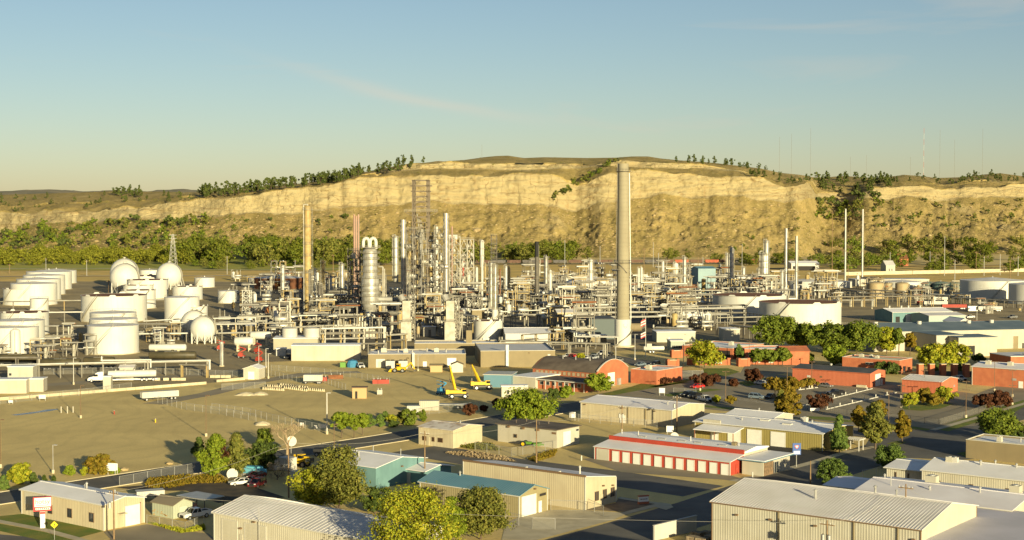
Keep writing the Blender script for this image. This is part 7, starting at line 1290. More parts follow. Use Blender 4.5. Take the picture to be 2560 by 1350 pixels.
for f, r_, k, c, lab in (((335, 1245), (420, 1238), 'sedan', 'red', 'bright red car on the street by the dark red tree'), ((1018, 1215), (908, 1205), 'sedan', 'white', 'white sedan on the entrance drive'), ((985, 1190), (1050, 1180), 'sedan', 'black', 'dark sedan behind the white sedan on the drive'), ((985, 1345), (855, 1335), 'suv', 'slate', 'blue-grey SUV in the lot'), ((1000, 1345), (1085, 1325), 'sedan', 'black', 'black sedan next to the blue-grey SUV'), ((1605, 1240), (1485, 1228), 'sedan', 'grey', 'grey sedan before the long red building'), ((1565, 1310), (1705, 1300), 'pickup', 'black', 'black pickup alone in the lot'), ((215, 1330), (350, 1310), 'suv', 'black', 'black SUV behind the cream warehouse'), ((300, 1345), (410, 1320), 'pickup', 'black', 'black pickup behind the cream warehouse')): car(td, f, r_, k, c, lab)
car(ti, (505, 100), (390, 75), 'pickup', 'white', 'white pickup on the verge behind the cream warehouse'); car(te, (1790, 1182), (1700, 1168), 'pickup', 'white', 'white pickup beside the small red building'); car(tb, (1275, 1072), (1215, 1045), 'pickup', 'white', 'white pickup against the long plant office'); car(tb, (560, 985), (612, 965), 'pickup', 'black', 'black pickup before the white door-fronted shed'); car(tb, (645, 975), (705, 965), 'pickup', 'red', 'red truck before the white door-fronted shed')
for i, x in enumerate((1055, 1200, 1285, 1840, 1560, 2230)): car(te, (x - 40, 608), (x + 40, 604), 'pickup' if i % 2 else 'suv', ('white', 'grey', 'white', 'white', 'black', 'grey')[i], ('white', 'grey', 'white', 'white', 'black', 'grey')[i] + ' vehicle parked by the teal building, ' + ORD[i] + ' of that row')
# --- tanker truck
def tanker():
    A, B = G(ta(800, 1188)), G(ta(1425, 1172)); t = T('tanker_truck', 'white tractor with long polished white tank trailer at the loading lane', 'tanker truck', A, math.atan2((B - A).y, (B - A).x)); w = CP['white']
    MB().yprism([(0, .6), (2.6, .6), (2.6, 1.9), (1.9, 1.95), (.3, 1.55), (0, 1.2)], -1.0, 1.0).build('hood', w, t); MB().yprism([(1.9, .7), (5.0, .7), (5.0, 3.5), (3.2, 3.3), (2.5, 2.9), (1.9, 1.96)], -1.2, 1.2).build('cab', w, t); MB().box(2.0, -1.22, 1.95, 3.3, 1.22, 2.7).build('windscreen', M['carglass'], t)
    MB().box(1.0, -1.1, .5, 22.5, 1.1, .9).build('chassis', M['galv'], t); MB().hcyl((6.6, 0, 2.5), (22.0, 0, 2.5), 1.15, 20, .2).build('tank_shell', M['tank'], t, True); MB().box(7, -.4, 3.64, 21.5, .4, 3.72).build('walkway', M['rail'], t)
    for x in (1.3, 5.2, 6.6, 17.5, 19.0, 21.2):
        for y in (-1.05, 1.05): wheel(t, x, y, .52, .3)
    for x in (9, 12, 15, 18): MB().cyl((x, 0, 3.6), (x, 0, 3.95), .3, n=10).build('hatch', M['galv'], t)
    for y in (-1.2, 1.2): MB().cyl((5.1, y, 1.2), (5.1, y, 4.0), .09, n=8).build('exhaust_pipe', M['galv'], t)
    MB().box(9, -1.2, .6, 16, 1.2, 1.0).build('hose_tray', M['galv'], t)
tanker()
# --- cranes
def crane(d, base, tip, lab, rz):
    P = G(d(*base)); t = T('mobile_crane', lab, 'crane', P, rz); Y = M['yellow']; t.scale = (.86, .86, .86)
    MB().box(-3.6, -1.3, 1.0, 3.6, 1.3, 1.6).build('carrier', M['darksteel'], t)
    for x in (-2.3, 2.3):
        for y in (-1.3, 1.3): wheel(t, x, y, .85, .6)
    MB().box(-3.4, -1.35, 1.9, 1.6, 1.35, 3.0).build('turntable', Y, t); MB().box(-4.4, -1.3, 1.7, -3.3, 1.3, 3.2).build('counterweight', Y, t); c = MB().box(1.0, -1.5, 1.8, 2.7, -.4, 3.5).build('cab', Y, t); MB().box(1.3, -1.53, 2.5, 2.74, -.36, 3.3).build('window', M['carglass'], c)
    for x in (-3.4, 3.4): MB().box(x - .2, -2.6, .5, x + .2, 2.6, .8).build('outrigger', M['darksteel'], t)
    T_ = AT(d(*tip), P.y + 3); q = (Matrix.Rotation(-rz, 3, 'Z') @ (T_ - P)) / .86; o = Vector((-1.0, .2, 3.0)); dv = q - o
    for i, (a, b_, s) in enumerate(((0, .5, .75), (.35, .78, .58), (.7, 1.0, .42))): MB().bar(o + dv * a, o + dv * b_, s, s * 1.1).build('boom', Y, t)
    MB().cyl(o + dv * .12 - Vector((0, 0, .4)), (1.2, .2, 2.6), .2, n=8).build('lift_ram', M['galv'], t); MB().bar(o + dv * .98, o + dv * 1.02 + Vector((0, 0, -.8)), .7, .5).build('boom_head', M['darksteel'], t); e = o + dv * 1.01; MB().cyl(e, e - Vector((0, 0, 5)), .035, n=4).build('hoist_rope', M['black'], t); MB().box(e.x - .25, e.y - .25, e.z - 6, e.x + .25, e.y + .25, e.z - 5).build('hook_block', M['darksteel'], t)
crane(tc_, (165, 1335), (88, 1035), 'yellow mobile crane with raised boom, nearer of the two', R(8)); crane(tc_, (385, 1255), (290, 1030), 'yellow mobile crane with raised boom, farther of the two', R(10))
def loader(d, p, lab, rz, m='yellow', arm=True, name='wheel_loader', sc=1.0):
    t = T(name, lab, 'machine', G(d(*p)), rz); t.scale = (sc, sc, sc)
    MB().box(-2.2, -1.0, .9, .6, 1.0, 1.9).build('engine_cover', M[m], t); c = MB().box(-.4, -.8, 1.9, .9, .8, 3.1).build('cab', M[m], t); MB().box(-.3, -.83, 2.1, .93, .83, 2.9).build('window', M['carglass'], c); MB().box(.6, -.6, .9, 2.2, .6, 1.4).build('front_frame', M[m], t)
    for x in (-1.4, 1.4):
        for y in (-1.0, 1.0): wheel(t, x, y, .75, .5)
    if arm:
        for y in (-.6, .6): MB().bar((.8, y, 1.6), (2.9, y, .9), .25).build('arm', M[m], t)
        MB().yprism([(2.8, .2), (3.8, .25), (3.0, 1.3), (2.8, 1.2)], -1.2, 1.2).build('bucket', M[m], t)
    return t
loader(tc_, (690, 1218), 'yellow wheel loader beside the white framed shelter', R(-20)); t = loader(tb, (1600, 1098), 'yellow backhoe digger in front of the long plant office', R(170)); MB().bar((-2.0, 0, 1.5), (-4.2, 0, 3.6), .4).bar((-4.2, 0, 3.6), (-5.6, 0, 1.2), .35).build('digger_arm', M['yellow'], t); MB().box(-6.0, -.4, .4, -5.3, .4, 1.2).build('digger_bucket', M['darksteel'], t)
t = loader(tg, (700, 680), 'pale yellow telescopic handler beside the white containers', R(-30), 'yellow', False, 'telehandler', .9); MB().bar((-2.2, .3, 2.6), (3.4, .3, 2.2), .5).build('boom', M['yellow'], t); MB().box(3.3, -.6, 1.2, 3.5, .9, 2.4).build('fork_frame', M['darksteel'], t)
def lift(d, p, lab, rz, m='redpaint'):
    t = T('boom_lift', lab, 'boom lift', G(d(*p)), rz); MB().box(-1.3, -1, .5, 1.3, 1, 1.1).build('chassis', M[m], t)
    for x in (-.9, .9):
        for y in (-.95, .95): wheel(t, x, y, .42, .3)
    MB().box(-1.2, -.8, 1.1, .6, .8, 2.0).build('turret', M[m], t); MB().bar((-.8, 0, 2.0), (1.8, 0, 3.4), .4).bar((1.8, 0, 3.5), (-.6, 0, 4.2), .35).build('boom', M[m], t); MB().box(-1.4, -.8, 3.2, -.5, .8, 3.4).build('basket_floor', M[m], t)
    for y in (-.78, .78): MB().bar((-1.4, y, 4.3), (-.5, y, 4.3), .08).build('basket_rail', M[m], t)
lift(tb, (760, 988), 'red boom lift in front of the white door-fronted shed', R(20)); lift(tb, (322, 1003), 'red boom lift before the white horizontal drum', R(60)); lift(tb, (308, 925), 'second red boom lift under the white horizontal drum', R(-30)); lift(tb, (1985, 1300), 'blue boom machine with red top left of the nearer crane', R(40), 'blue'); lift(tb, (160, 965), 'red lift with white basket beside the yard drum', R(0)); lift(ta, (2010, 900), 'small red machine behind the silver vent pipe', R(0))
# --- trailers, containers
def container(d, x0, x1, yt, yb, m, lab, name='container', rz=None, wheels=False, wd=2.6):
    A, B = G(d(x0, yb)), G(d(x1, yb if rz is None else yb)); th = math.atan2((B - A).y, (B - A).x) if rz is None else rz; Ln = (B - A).length; h = HT(A, d(x0, yt)[1]); t = T(name, lab, 'container' if not wheels else 'trailer', A, th); z0 = 1.0 if wheels else .1; q = MB(); m_ = M[m] if isinstance(m, str) else m
    for p, r_ in (((0, 0), (Ln, 0)), ((Ln, 0), (Ln, wd)), ((Ln, wd), (0, wd)), ((0, wd), (0, 0))): ribbed(q, p, r_, z0, h, h, .5, .05)
    q.build('wall', m_, t); MB().box(-.03, -.03, h, Ln + .03, wd + .03, h + .1).build('roof_sheet', m_, t); MB().box(0, 0, z0 - .1, Ln, wd, z0).build('floor_frame', M['darksteel'], t)
    if wheels:
        for x in (Ln * .12, Ln * .8, Ln * .9):
            for y in (.2, wd - .2): wheel(t, x, y, .48, .3)
    return t
container(tf, 1300, 1640, 8, 88, 'white', 'long white box trailer on the dirt lot with red end', wheels=True).rotation_euler = (0, 0, R(30)); container(tb, 725, 890, 1125, 1205, 'white', 'white box trailer behind the concrete barriers', wheels=True, name='box_trailer'); container(tg, 380, 500, 615, 705, 'white', 'white container left of the telescopic handler', rz=TH + math.pi / 2 * 0); container(tg, 490, 625, 598, 712, 'white', 'second white container beside the telescopic handler', rz=TH); container(tg, 605, 735, 725, 830, 'white', 'white container behind the yellow-green tree', rz=TH); container(tg, 1782, 1958, 85, 172, 'offwhite', 'cream container with open door behind the hedge'); container(tg, 1670, 1782, 132, 192, 'white', 'small white box beside the cream container')
container(te, 1425, 1640, 450, 492, 'white', 'white box trailer by the huge white tank, front one', wheels=True, name='box_trailer'); container(te, 1505, 1640, 412, 450, 'white', 'white box trailer by the huge white tank, rear one', wheels=True, name='box_trailer'); container(te, 1590, 1815, 480, 522, 'redpaint', 'red cargo trailer with white logo', wheels=True, name='box_trailer'); container(te, 1365, 1425, 450, 485, 'redpaint', 'short red trailer left of the white box trailers', wheels=True, name='box_trailer'); container(te, 1920, 2140, 498, 542, 'white', 'white box trailer behind the lamp post at the right yard', wheels=True, name='box_trailer'); container(te, 1825, 1915, 495, 540, 'galv', 'grey container between red and white trailers')
container(te, 1875, 1980, 630, 672, 'brick', 'brown open container left of two by the white warehouse'); container(te, 2020, 2125, 628, 668, 'brick', 'brown open container right of two by the white warehouse')
container(tf, 1250, 1500, 918, 1005, 'white', 'white travel trailer behind the cream building', rz=TH + R(60), wheels=True, name='travel_trailer')
t = container(tg, 815, 1050, 525, 590, 'black', 'black dump trailer behind the big olive tree', wheels=True, name='dump_trailer')
b = building('shed', 'grey-green garden shed behind the white pickup', tf(1420, 1000), tf(1580, 1035), tf(1740, 1000), 2.5, W('grey green boards', (.33, .35, .26), rough=.8), W('brown shingles', (.22, .18, .12), rough=.9), rise=.9, over=.3, Lw=(6, 4.5)); opening(b, 'r', .3, .7, 0, 2, 'door', W('pale boards', (.42, .43, .34), rough=.8))
P = G(tf(1830, 1060)); t = T('carport', 'low dark carport roof behind the white pickup', 'carport', P, TH); MB().box(-4, -2.5, 2.3, 4, 2.5, 2.45).build('roof_sheet', M['galv'], t)
for x in (-3.8, 3.8):
    for y in (-2.3, 2.3): MB().box(x - .06, y - .06, 0, x + .06, y + .06, 2.3).build('post', M['darksteel'], t)
P = G(tg(2040, 150)); t = T('flatbed_trailer', 'empty flatbed trailer right of the cream container', 'trailer', P, R(-8)); MB().box(-6, -1.2, 1.1, 6, 1.2, 1.35).build('deck', M['galv'], t)
for x in (3.2, 4.4):
    for y in (-1, 1): wheel(t, x, y, .5, .3)
MB().box(-5, -.5, .1, -4.7, .5, 1.1).build('landing_leg', M['darksteel'], t)
P = G(tc_(1950, 920)); t = T('tank_trailer', 'white tank trailer at the plant gate', 'trailer', P, R(5)); MB().hcyl((-4, 0, 1.9), (4, 0, 1.9), .9, 14).build('tank_shell', M['tank'], t, True); MB().box(-3, -1, 1.8, -1, 1, 3.8).build('tool_box', M['offwhite'], t)
for x in (-1.6, -.3): wheel(t, x, -.95, .5, .3); wheel(t, x, .95, .5, .3)
t = T('blue_tarp_stack', 'blue tarpaulin heap beside the white pickup at the plant office', 'tarp', G(tb(1172, 1050))); MB().lathe([(2.1, 0), (2.2, 1.2), (1.6, 2.4), (.2, 2.8)], 10).build('cover', M['blue'], t); MB().box(-4.4, -1, 0, -2.4, 1, 1.8).build('green_bin', mat('green paint', (.12, .25, .05), rough=.6), t)
t = T('boat', 'light blue boat under cover left of the white containers', 'boat', G(tg(265, 760)), R(-15)); MB().prism([(-3, -1), (1.5, -1.1), (3.2, 0), (1.5, 1.1), (-3, 1)], .6, 1.5).build('hull', mat('light blue paint', (.10, .36, .48), rough=.4), t); MB().prism([(-2.6, -.8), (1.2, -.9), (2.4, 0), (1.2, .9), (-2.6, .8)], 1.5, 2.0).build('cover', MATS['light blue paint'], t); MB().box(-2, -.8, 0, 1, .8, .6).build('trailer_frame', M['galv'], t)
P = G(th(790, 500)); t = T('tractor', 'green farm implement with yellow wheel beside the flat-roofed garage', 'tractor', P, R(-25)); gr = mat('tractor green', (.10, .22, .03), rough=.5); MB().box(-1.5, -.5, .7, 1.2, .5, 1.3).build('body', gr, t); MB().bar((1.2, 0, 1.0), (4.5, 0, .8), .3).build('drawbar', gr, t); MB().box(2.2, -.9, .5, 3.6, .9, 1.2).build('hopper', gr, t)
for y in (-.75, .75): o = MB().cyl((-.6, y - .15, .75), (-.6, y + .15, .75), .75, n=14).build('wheel', M['black'], t); MB().cyl((-.6, y - .17, .75), (-.6, y + .17, .75), .42, n=12).build('rim', M['yellow'], o)
# --- railway
def railcar_tank(d, x0, x1, yt, yb, m, lab):
    A, B = G(d(x0, yb)), G(d(x1, yb)); t = T('rail_tank_car', lab, 'rail car', A, math.atan2((B - A).y, (B - A).x)); L_ = (B - A).length; r = 1.5
    MB().hcyl((.8, 0, 2.7), (L_ - .8, 0, 2.7), r, 16).build('tank_shell', m, t, True); MB().box(0, -1.2, .9, L_, 1.2, 1.25).build('frame_sill', M['black'], t); MB().cyl((L_ / 2, 0, 4.1), (L_ / 2, 0, 4.7), .5, n=10).build('dome', m, t)
    for x in (1.6, 3.2, L_ - 3.2, L_ - 1.6):
        for y in (-.75, .75): wheel(t, x, y, .45, .14)
    rl = MB(); rl.box(L_ * .35, -1.3, 4.0, L_ * .65, 1.3, 4.1).build('walkway', M['rail'], t)
dk = mat('dark olive tank car', (.05, .045, .025), (.08, .065, .035), .4, .5)
for x0, x1, yt, yb, lab in ((1350, 1800, 940, 1005, 'dark tank car with yellow marks right of the tanker lane'), (-60, 350, 970, 1030, 'dark tank car at the left edge behind the rack'), (370, 745, 1000, 1075, 'dark olive tank car behind the rack posts'), (755, 1060, 985, 1060, 'dark tank car left of the pump house')): railcar_tank(ta, x0, x1, yt, yb, dk, lab)
hop = [mat('brown hopper', (.13, .075, .05), (.09, .05, .035), .3, .8), mat('grey hopper', (.11, .10, .095), (.07, .065, .06), .3, .8), mat('red hopper', (.36, .10, .05), (.28, .07, .04), .3, .8)]
hp = []
def hopper(m):
    t = T('freight_car', '', 'freight car', (0, 0, -80)); MB().yprism([(.5, 1.2), (3, .5), (6, 1.0), (8, .5), (10, 1.0), (13, .5), (15.5, 1.2), (15.7, 3.9), (.3, 3.9)], -1.5, 1.5).build('hopper_body', m, t); MB().box(0, -1.1, .8, 16, 1.1, 1.1).build('frame_sill', M['black'], t)
    for x in (1.4, 3, 13, 14.6): MB().cyl((x, -.9, .5), (x, .9, .5), .45, n=10).build('wheel_axle', M['black'], t)
    for i in range(8): MB().box(1 + i * 2 - .06, -1.56, 1.3, 1 + i * 2 + .06, 1.56, 3.9).build('side_rib', m, t)
    return t
hps = [hopper(m) for m in hop]; fu = set(); A, B = G((1190, 661)), G((2090, 659)); dv = (B - A).normalized(); n = int((B - A).length / 17)
for i in range(n):
    k = 2 if i in (n - 8, n - 5, n - 10) else (i % 2); o = hps[k] if k not in fu else copy_tree(hps[k]); fu.add(k); P = A + dv * 17 * i; P.z = .9; o.location = P; o.rotation_euler = (0, 0, math.atan2(dv.y, dv.x)); rank(o, ('brown', 'grey', 'red')[k] + ' freight car', 'freight car', 'in the train at the hill foot', 'freight cars')
strip('railway_bed', [(900, 662.5), (2300, 659.5)], 7, mat('ballast', (.24, .19, .13), (.18, .14, .1), .3, .95), .5)
# ================================================================ poles, lamps, masts
def upole(d, x, yt, yb, lab, arm=True, xf=0, rz=None, P=None):
    P = P or G(d(x, yb)); h = HT(P, d(x, yt)[1]); t = T('utility_pole', lab, 'utility pole', P, TH if rz is None else rz); MB().cyl((0, 0, 0), (0, 0, h), .17, .11, 8).build('pole', M['wood'], t, True)
    if arm: MB().box(-1.25, -.08, h - .75, 1.25, .08, h - .6).build('crossarm', M['wood'], t); ins = [MB().cyl((x_, 0, h - .6), (x_, 0, h - .35), .06, n=6).build('insulator', M['galv'], t) for x_ in (-1.1, -.5, .5, 1.1)]
    for i in range(xf): o = MB().cyl((-.5 + i, -.42, h - 3.2), (-.5 + i, -.42, h - 2.2), .28, n=12).build('transformer', M['galv'], t, True); MB().cyl((-.5 + i, -.42, h - 2.2), (-.5 + i, -.42, h - 2.0), .08, n=6).build('bushing', M['darksteel'], o)
    return P + Vector((0, 0, h - .4))
def low(x, d, yt, h): # pole whose foot lies below the frame: place by height of its top
    return G(d(x, yt), h)
W_ = {}
W_['a'] = upole(tf, 1040, 890, 1345, 'wooden utility pole with transformer before the cream building', xf=1); W_['b'] = upole(tg, 590, 440, 965, 'tall wooden pole in front of the white containers', arm=False); W_['c'] = upole(tg, 1832, 355, 838, 'wooden utility pole in front of the teal shop'); W_['d'] = upole(th, 880, 245, 645, 'bare wooden pole at the corner of the weedy lot', arm=False); W_['e'] = upole(th, 1660, 118, 400, 'utility pole with transformer before the long cream warehouse', xf=2); W_['f'] = upole(th, 2160, 30, 370, 'utility pole at the end wall of the long cream warehouse', xf=1)
for k, d, x, yt, h, lab, arm, xf in (('g', tj, 1258, 838, 12.5, 'tall utility pole with crossarm before the ribbed warehouse roof', True, 0), ('h', tj, 540, 1170, 9.0, 'utility pole with twin transformers before the big ribbed warehouse', True, 2)):
    P = low(x, d, yt, h); P.z = 0; W_[k] = upole(d, x, yt, 0, lab, arm, xf, P=P)
W_['i'] = upole(tj, 1830, 1035, 1300, 'short wooden pole beside the ribbed warehouse gable', arm=False); W_['j'] = upole(ti, 1408, 628, 838, 'short wooden pole on the sidewalk beside the stone-cornered office', arm=False); W_['k'] = upole(tj, 1670, 685, 905, 'thin wooden pole between the two white buildings', arm=False); W_['l'] = upole(td, 1085, 1235, 1352, 'reddish pole before the orange-brown tree', arm=False)
def wire(a, b, sag=1.2, off=(0, 0, 0)):
    q = MB(); n = 14; o = Vector(off); pts = [a + (b - a) * (i / n) + o - Vector((0, 0, sag * 4 * (i / n) * (1 - i / n))) for i in range(n + 1)]
    for p, r_ in zip(pts, pts[1:]): q.cyl(p, r_, .022, n=4, caps=False)
    return q.build('power_line', mat('wire', (.30, .28, .24), rough=.6))
for i, (a, b_) in enumerate((('a', 'b'), ('b', 'c'), ('c', 'd'), ('d', 'e'), ('e', 'f'), ('g', 'i'), ('h', 'g'), ('a', 'h'))):
    o = wire(W_[a], W_[b_]); rank(o, 'thin sagging overhead wire', 'wire', 'over the near buildings', 'overhead wires')
def lamp(d, x, yt, yb, lab=None, ph=None, m='galv', head=True, base=True, r=.1, double=False):
    P = G(d(x, yb)); h = HT(P, d(x, yt)[1]); t = T('lamp_post', lab or '', 'lamp post', P, R(-20)); MB().cyl((0, 0, 0), (0, 0, h), r, r * .7, 8).build('pole', M[m], t, True)
    if base: MB().cyl((0, 0, 0), (0, 0, .8), .32, n=10).build('concrete_base', M['concrete'], t)
    if head:
        for s in ((1, -1) if double else (1,)): MB().box(min(0, s * .9), -.05, h - .1, max(0, s * .9), .05, h).build('arm', M[m], t); MB().box(s * .7 - .35, -.18, h - .14, s * .7 + .35, .18, h + .05).build('lamp_head', M[m], t)
    if ph: rank(t, lab, 'lamp post', ph, 'lamp posts ' + ph)
    return t
for d, x, yt, yb, m in ((tf, 737, -60, 238, 'browntrim'), (tf, 1880, 28, 405, 'browntrim'), (tf, 485, 480, 742, 'galv'), (tg, 1005, 290, 530, 'browntrim'), (tf, 5, 250, 690, 'browntrim')): lamp(d, x, yt, yb, 'slim lamp post', 'around the dirt lot', m)
for x, yt, yb in ((1603, 860, 1010), (1778, 750, 985), (2220, 750, 1040)): lamp(tc_, x, yt, yb, 'pale lamp post', 'near the plant gate', 'galv', r=.14)
for d, x, yt, yb in ((td, 402, 1000, 1265), (td, 635, 1090, 1358), (td, 1195, 1040, 1330), (td, 1420, 1000, 1240), (td, 850, 810, 1010), (tj, 1100, -10, 285), (tj, 1215, -60, 142), (tj, 1805, -20, 235), (tj, 2228, -60, 115), (te, 1425, 1080, 1280), (te, 2065, 1000, 1270), (te, 2228, 1080, 1320), (te, 1213, 1090, 1330), (te, 1808, 1180, 1370)): lamp(d, x, yt, yb, 'dark lamp post on concrete foot', 'around the parking lots', 'browntrim', double=True)
lamp(tg, 940, 5, 385, 'tall white pole with cameras at the lot corner', None, 'trim', r=.2); lamp(tb, 383, 880, 1060, 'tall pale pole behind the gabled shed', None, 'trim', r=.15); lamp(tb, 405, 925, 1155, 'tall pale pole beside the gabled shed', None, 'trim', r=.15); lamp(tb, 318, 855, 1060, 'pale pole left of the gabled shed', None, 'trim', r=.1); lamp(ta, 672, 965, 1210, 'white lamp pole at the tanker lane', None, 'trim', r=.14); lamp(te, 1905, 520, 640, 'lamp pole before the white box trailer', None, 'trim', r=.12); lamp(te, 948, 440, 520, 'lamp pole right of the widest tank', None, 'galv', r=.12); lamp(tb, 1770, 940, 1085, 'ladder pole against the plant office', None, 'galv', r=.1)
# flagpole
P = G(tc_(1875, 965)); h = HT(P, tc_(0, 585)[1]); t = T('flagpole', 'white flagpole with two flags by the plant gate', 'flagpole', P); MB().cyl((0, 0, 0), (0, 0, h), .14, .08, 8).build('pole', M['trim'], t)
fl = lambda z, cols: [MB().add([(-.1 - .35 * i, -.12 * math.sin(i * 1.3), z - .5 * j - .18 * i) for j in (0, 1) for i in range(6)], [(i, i + 1, 7 + i, 6 + i) for i in range(5)]).build('flag', c, t, loc=(0, 0, -.5 * k)) for k, c in enumerate(cols)]
fc = [mat('flag red', (.45, .06, .06), rough=.8), mat('flag white', (.6, .58, .55), rough=.8)]; fl(h - 1, [fc[0], fc[1], fc[0], fc[1], fc[0]]); fl(h - 6, [fc[1], fc[0], fc[1], fc[0]])
# far poles, pylon and radio masts
def pylon(px, yt, yb, w, lab):
    P = G((px, yb)); h = HT(P, yt); t = T('lattice_pylon', lab, 'pylon', P); q = MB(); n = 9; W0 = w / SC(P) / 2; f = lambda k: W0 * (1 - .82 * k)
    for sx in (-1, 1):
        for sy in (-1, 1): MB().bar((sx * W0, sy * W0, 0), (sx * W0 * .18, sy * W0 * .18, h), .28).build('leg', M['galv'], t)
    for i in range(n):
        a, b_ = f(i / n), f((i + 1) / n); z0, z1 = h * i / n, h * (i + 1) / n
        for s in (-1, 1): q.bar((-a, s * a, z0), (b_, s * b_, z1), .16).bar((a, s * a, z0), (-b_, s * b_, z1), .16)
    q.build('lattice', M['galv'], t)
    for k in (.78, .88, .97): MB().bar((-W0 * .9, 0, h * k), (W0 * .9, 0, h * k), .4).build('crossarm', M['galv'], t)
pylon(433, 585, 676, 20, 'lattice power pylon behind the lone white sphere')
for i, (px, yt, yb) in enumerate([(24, 660, 684), (115, 645, 676), (217, 650, 690), (272, 700, 735), (568, 640, 686), (738, 650, 690), (833, 636, 682), (1412, 600, 672), (1500, 615, 690), (1610, 620, 700), (1633, 605, 668), (1646, 632, 700), (1745, 642, 700), (1757, 642, 700), (1855, 610, 675), (2080, 530, 690), (2247, 540, 600), (2258, 535, 600), (2300, 548, 610), (2310, 545, 612), (2361, 590, 690), (2385, 592, 640), (2387, 650, 700), (2460, 640, 690), (2525, 650, 700), (2325, 628, 665), (2225, 630, 680), (2440, 628, 680), (2500, 635, 688), (1962, 640, 690), (2120, 660, 700), (2545, 640, 690)]):
    P = G((px, yb)); h = HT(P, yt); t = T('far_utility_pole', '', 'utility pole', P); MB().cyl((0, 0, 0), (0, 0, h), .32, .22, 6).build('pole', M['galv'] if i % 3 else M['wood'], t); MB().box(-1.6, -.12, h - 1.2, 1.6, .12, h - .9).build('crossarm', M['wood'], t); rank(t, 'thin distant utility pole', 'utility pole', 'between the tank farm and the rims', 'far utility poles')
red_m = mat('mast red', (.40, .10, .06), rough=.7)
for i, (px, yt) in enumerate([(1204, 362), (1964, 342), (1998, 334), (2044, 320), (2146, 392), (2188, 388), (2333, 320), (2375, 325), (2413, 350), (2482, 322), (2300, 392)]):
    yb = skl(px); P = on_hill(px, yb + 1); P.y += 60; z0 = P.z - 8; t = T('radio_mast', '', 'mast', (P.x, P.y, z0)); h = HT(P, yt) - z0; r = .16 if px != 2333 else .22; n = 10
    for k in range(n): MB().cyl((0, 0, h * k / n), (0, 0, h * (k + 1) / n), r, n=5).build('section', red_m if k % 2 else M['trim'], t) if px == 2333 else MB().cyl((0, 0, h * k / n), (0, 0, h * (k + 1) / n), r, n=5).build('section', M['steel'], t)
    rank(t, 'thin radio mast', 'mast', 'on the rim skyline', 'radio masts')
# ================================================================ fences
chain = bpy.data.materials.new('chain link'); chain.use_nodes = True; cn = chain.node_tree; tr_ = N(cn, 'ShaderNodeBsdfTransparent'); mx_ = N(cn, 'ShaderNodeMixShader'); mx_.inputs[0].default_value = .13; cn.nodes['Principled BSDF'].inputs['Base Color'].default_value = (.42, .40, .34, 1); cn.links.new(tr_.outputs[0], mx_.inputs[1]); cn.links.new(cn.nodes['Principled BSDF'].outputs[0], mx_.inputs[2]); cn.links.new(mx_.outputs[0], cn.nodes['Material Output'].inputs[0])
def fence(d, pts, lab, h=2.0, step=3.2, m='galv', dark=False):
    P = [G(d(*p)) for p in pts]; t = T('chain_link_fence', lab, 'fence', P[0]); O = P[0]
    for a, b_ in zip(P, P[1:]):
        L_ = (b_ - a).length; n = max(1, int(L_ / step)); a2, b2 = a - O, b_ - O
        for i in range(n + 1): q = a2 + (b2 - a2) * (i / n); MB().cyl((q.x, q.y, 0), (q.x, q.y, h), .05, n=6).build('post', M[m], t)
        MB().add([(a2.x, a2.y, .05), (b2.x, b2.y, .05), (b2.x, b2.y, h), (a2.x, a2.y, h)], [(0, 1, 2, 3)]).build('wire_mesh', chain, t); MB().cyl((a2.x, a2.y, h), (b2.x, b2.y, h), .035, n=5).build('top_rail', M[m], t)
fence(tf, [(1090, 858), (1830, 722), (2080, 745), (2335, 790)], 'chain link fence along the weedy ground by the street'); fence(tf, [(0, 112), (430, 62), (860, 20), (1200, -30)], 'chain link fence above the low concrete kerb wall', step=5); fence(tg, [(-110, 165), (240, 215), (440, 270), (930, 372)], 'chain link fence slanting across the dirt lot'); fence(tf, [(1440, 100), (1700, 165), (2000, 205), (2335, 270)], 'chain link fence with panels left of the bare tree')
fence(th, [(320, 530), (650, 590), (860, 560), (1060, 520)], 'chain link fence round the weedy lot'); fence(th, [(1170, 258), (1560, 300), (1980, 330)], 'chain link fence before the long cream warehouse'); fence(th, [(1010, 1080), (1310, 1090), (1490, 1135), (1330, 1060)], 'chain link fence behind the concrete driveway'); fence(th, [(600, 1190), (840, 1250), (1050, 1255)], 'chain link gate fence on the concrete driveway'); fence(tf, [(1340, 1200), (1690, 1270), (1860, 1200)], 'chain link fence in front of the white pickup', 1.6); fence(tg, [(1780, 215), (2050, 185), (2330, 150)], 'chain link fence beside the flatbed trailer'); fence(tb, [(430, 1130), (700, 1195), (890, 1190), (1110, 1260)], 'chain link fence round the concrete barriers'); fence(tb, [(-20, 1260), (380, 1240)], 'chain link fence left of the barrier rows'); fence(tb, [(430, 1080), (860, 1110), (1210, 1150), (1510, 1200)], 'chain link fence across the upper yard'); fence(ta, [(400, 1120), (1200, 1100), (2200, 1140)], 'chain link fence behind the tanker lane'); fence(tj, [(360, 160), (780, 215), (1300, 270), (1560, 300), (1920, 190), (2230, 80)], 'dark iron fence round the parking lot corner', 1.6, 3, 'darksteel'); fence(th, [(2130, 20), (2335, 35)], 'short chain link fence behind the cream warehouse'); fence(td, [(140, 1145), (430, 1130)], 'chain link gate beside the red shed'); fence(te, [(560, 670), (910, 690)], 'fence beyond the campus trees'); fence(tj, [(860, 800), (1110, 755)], 'chain link fence before the white annex')
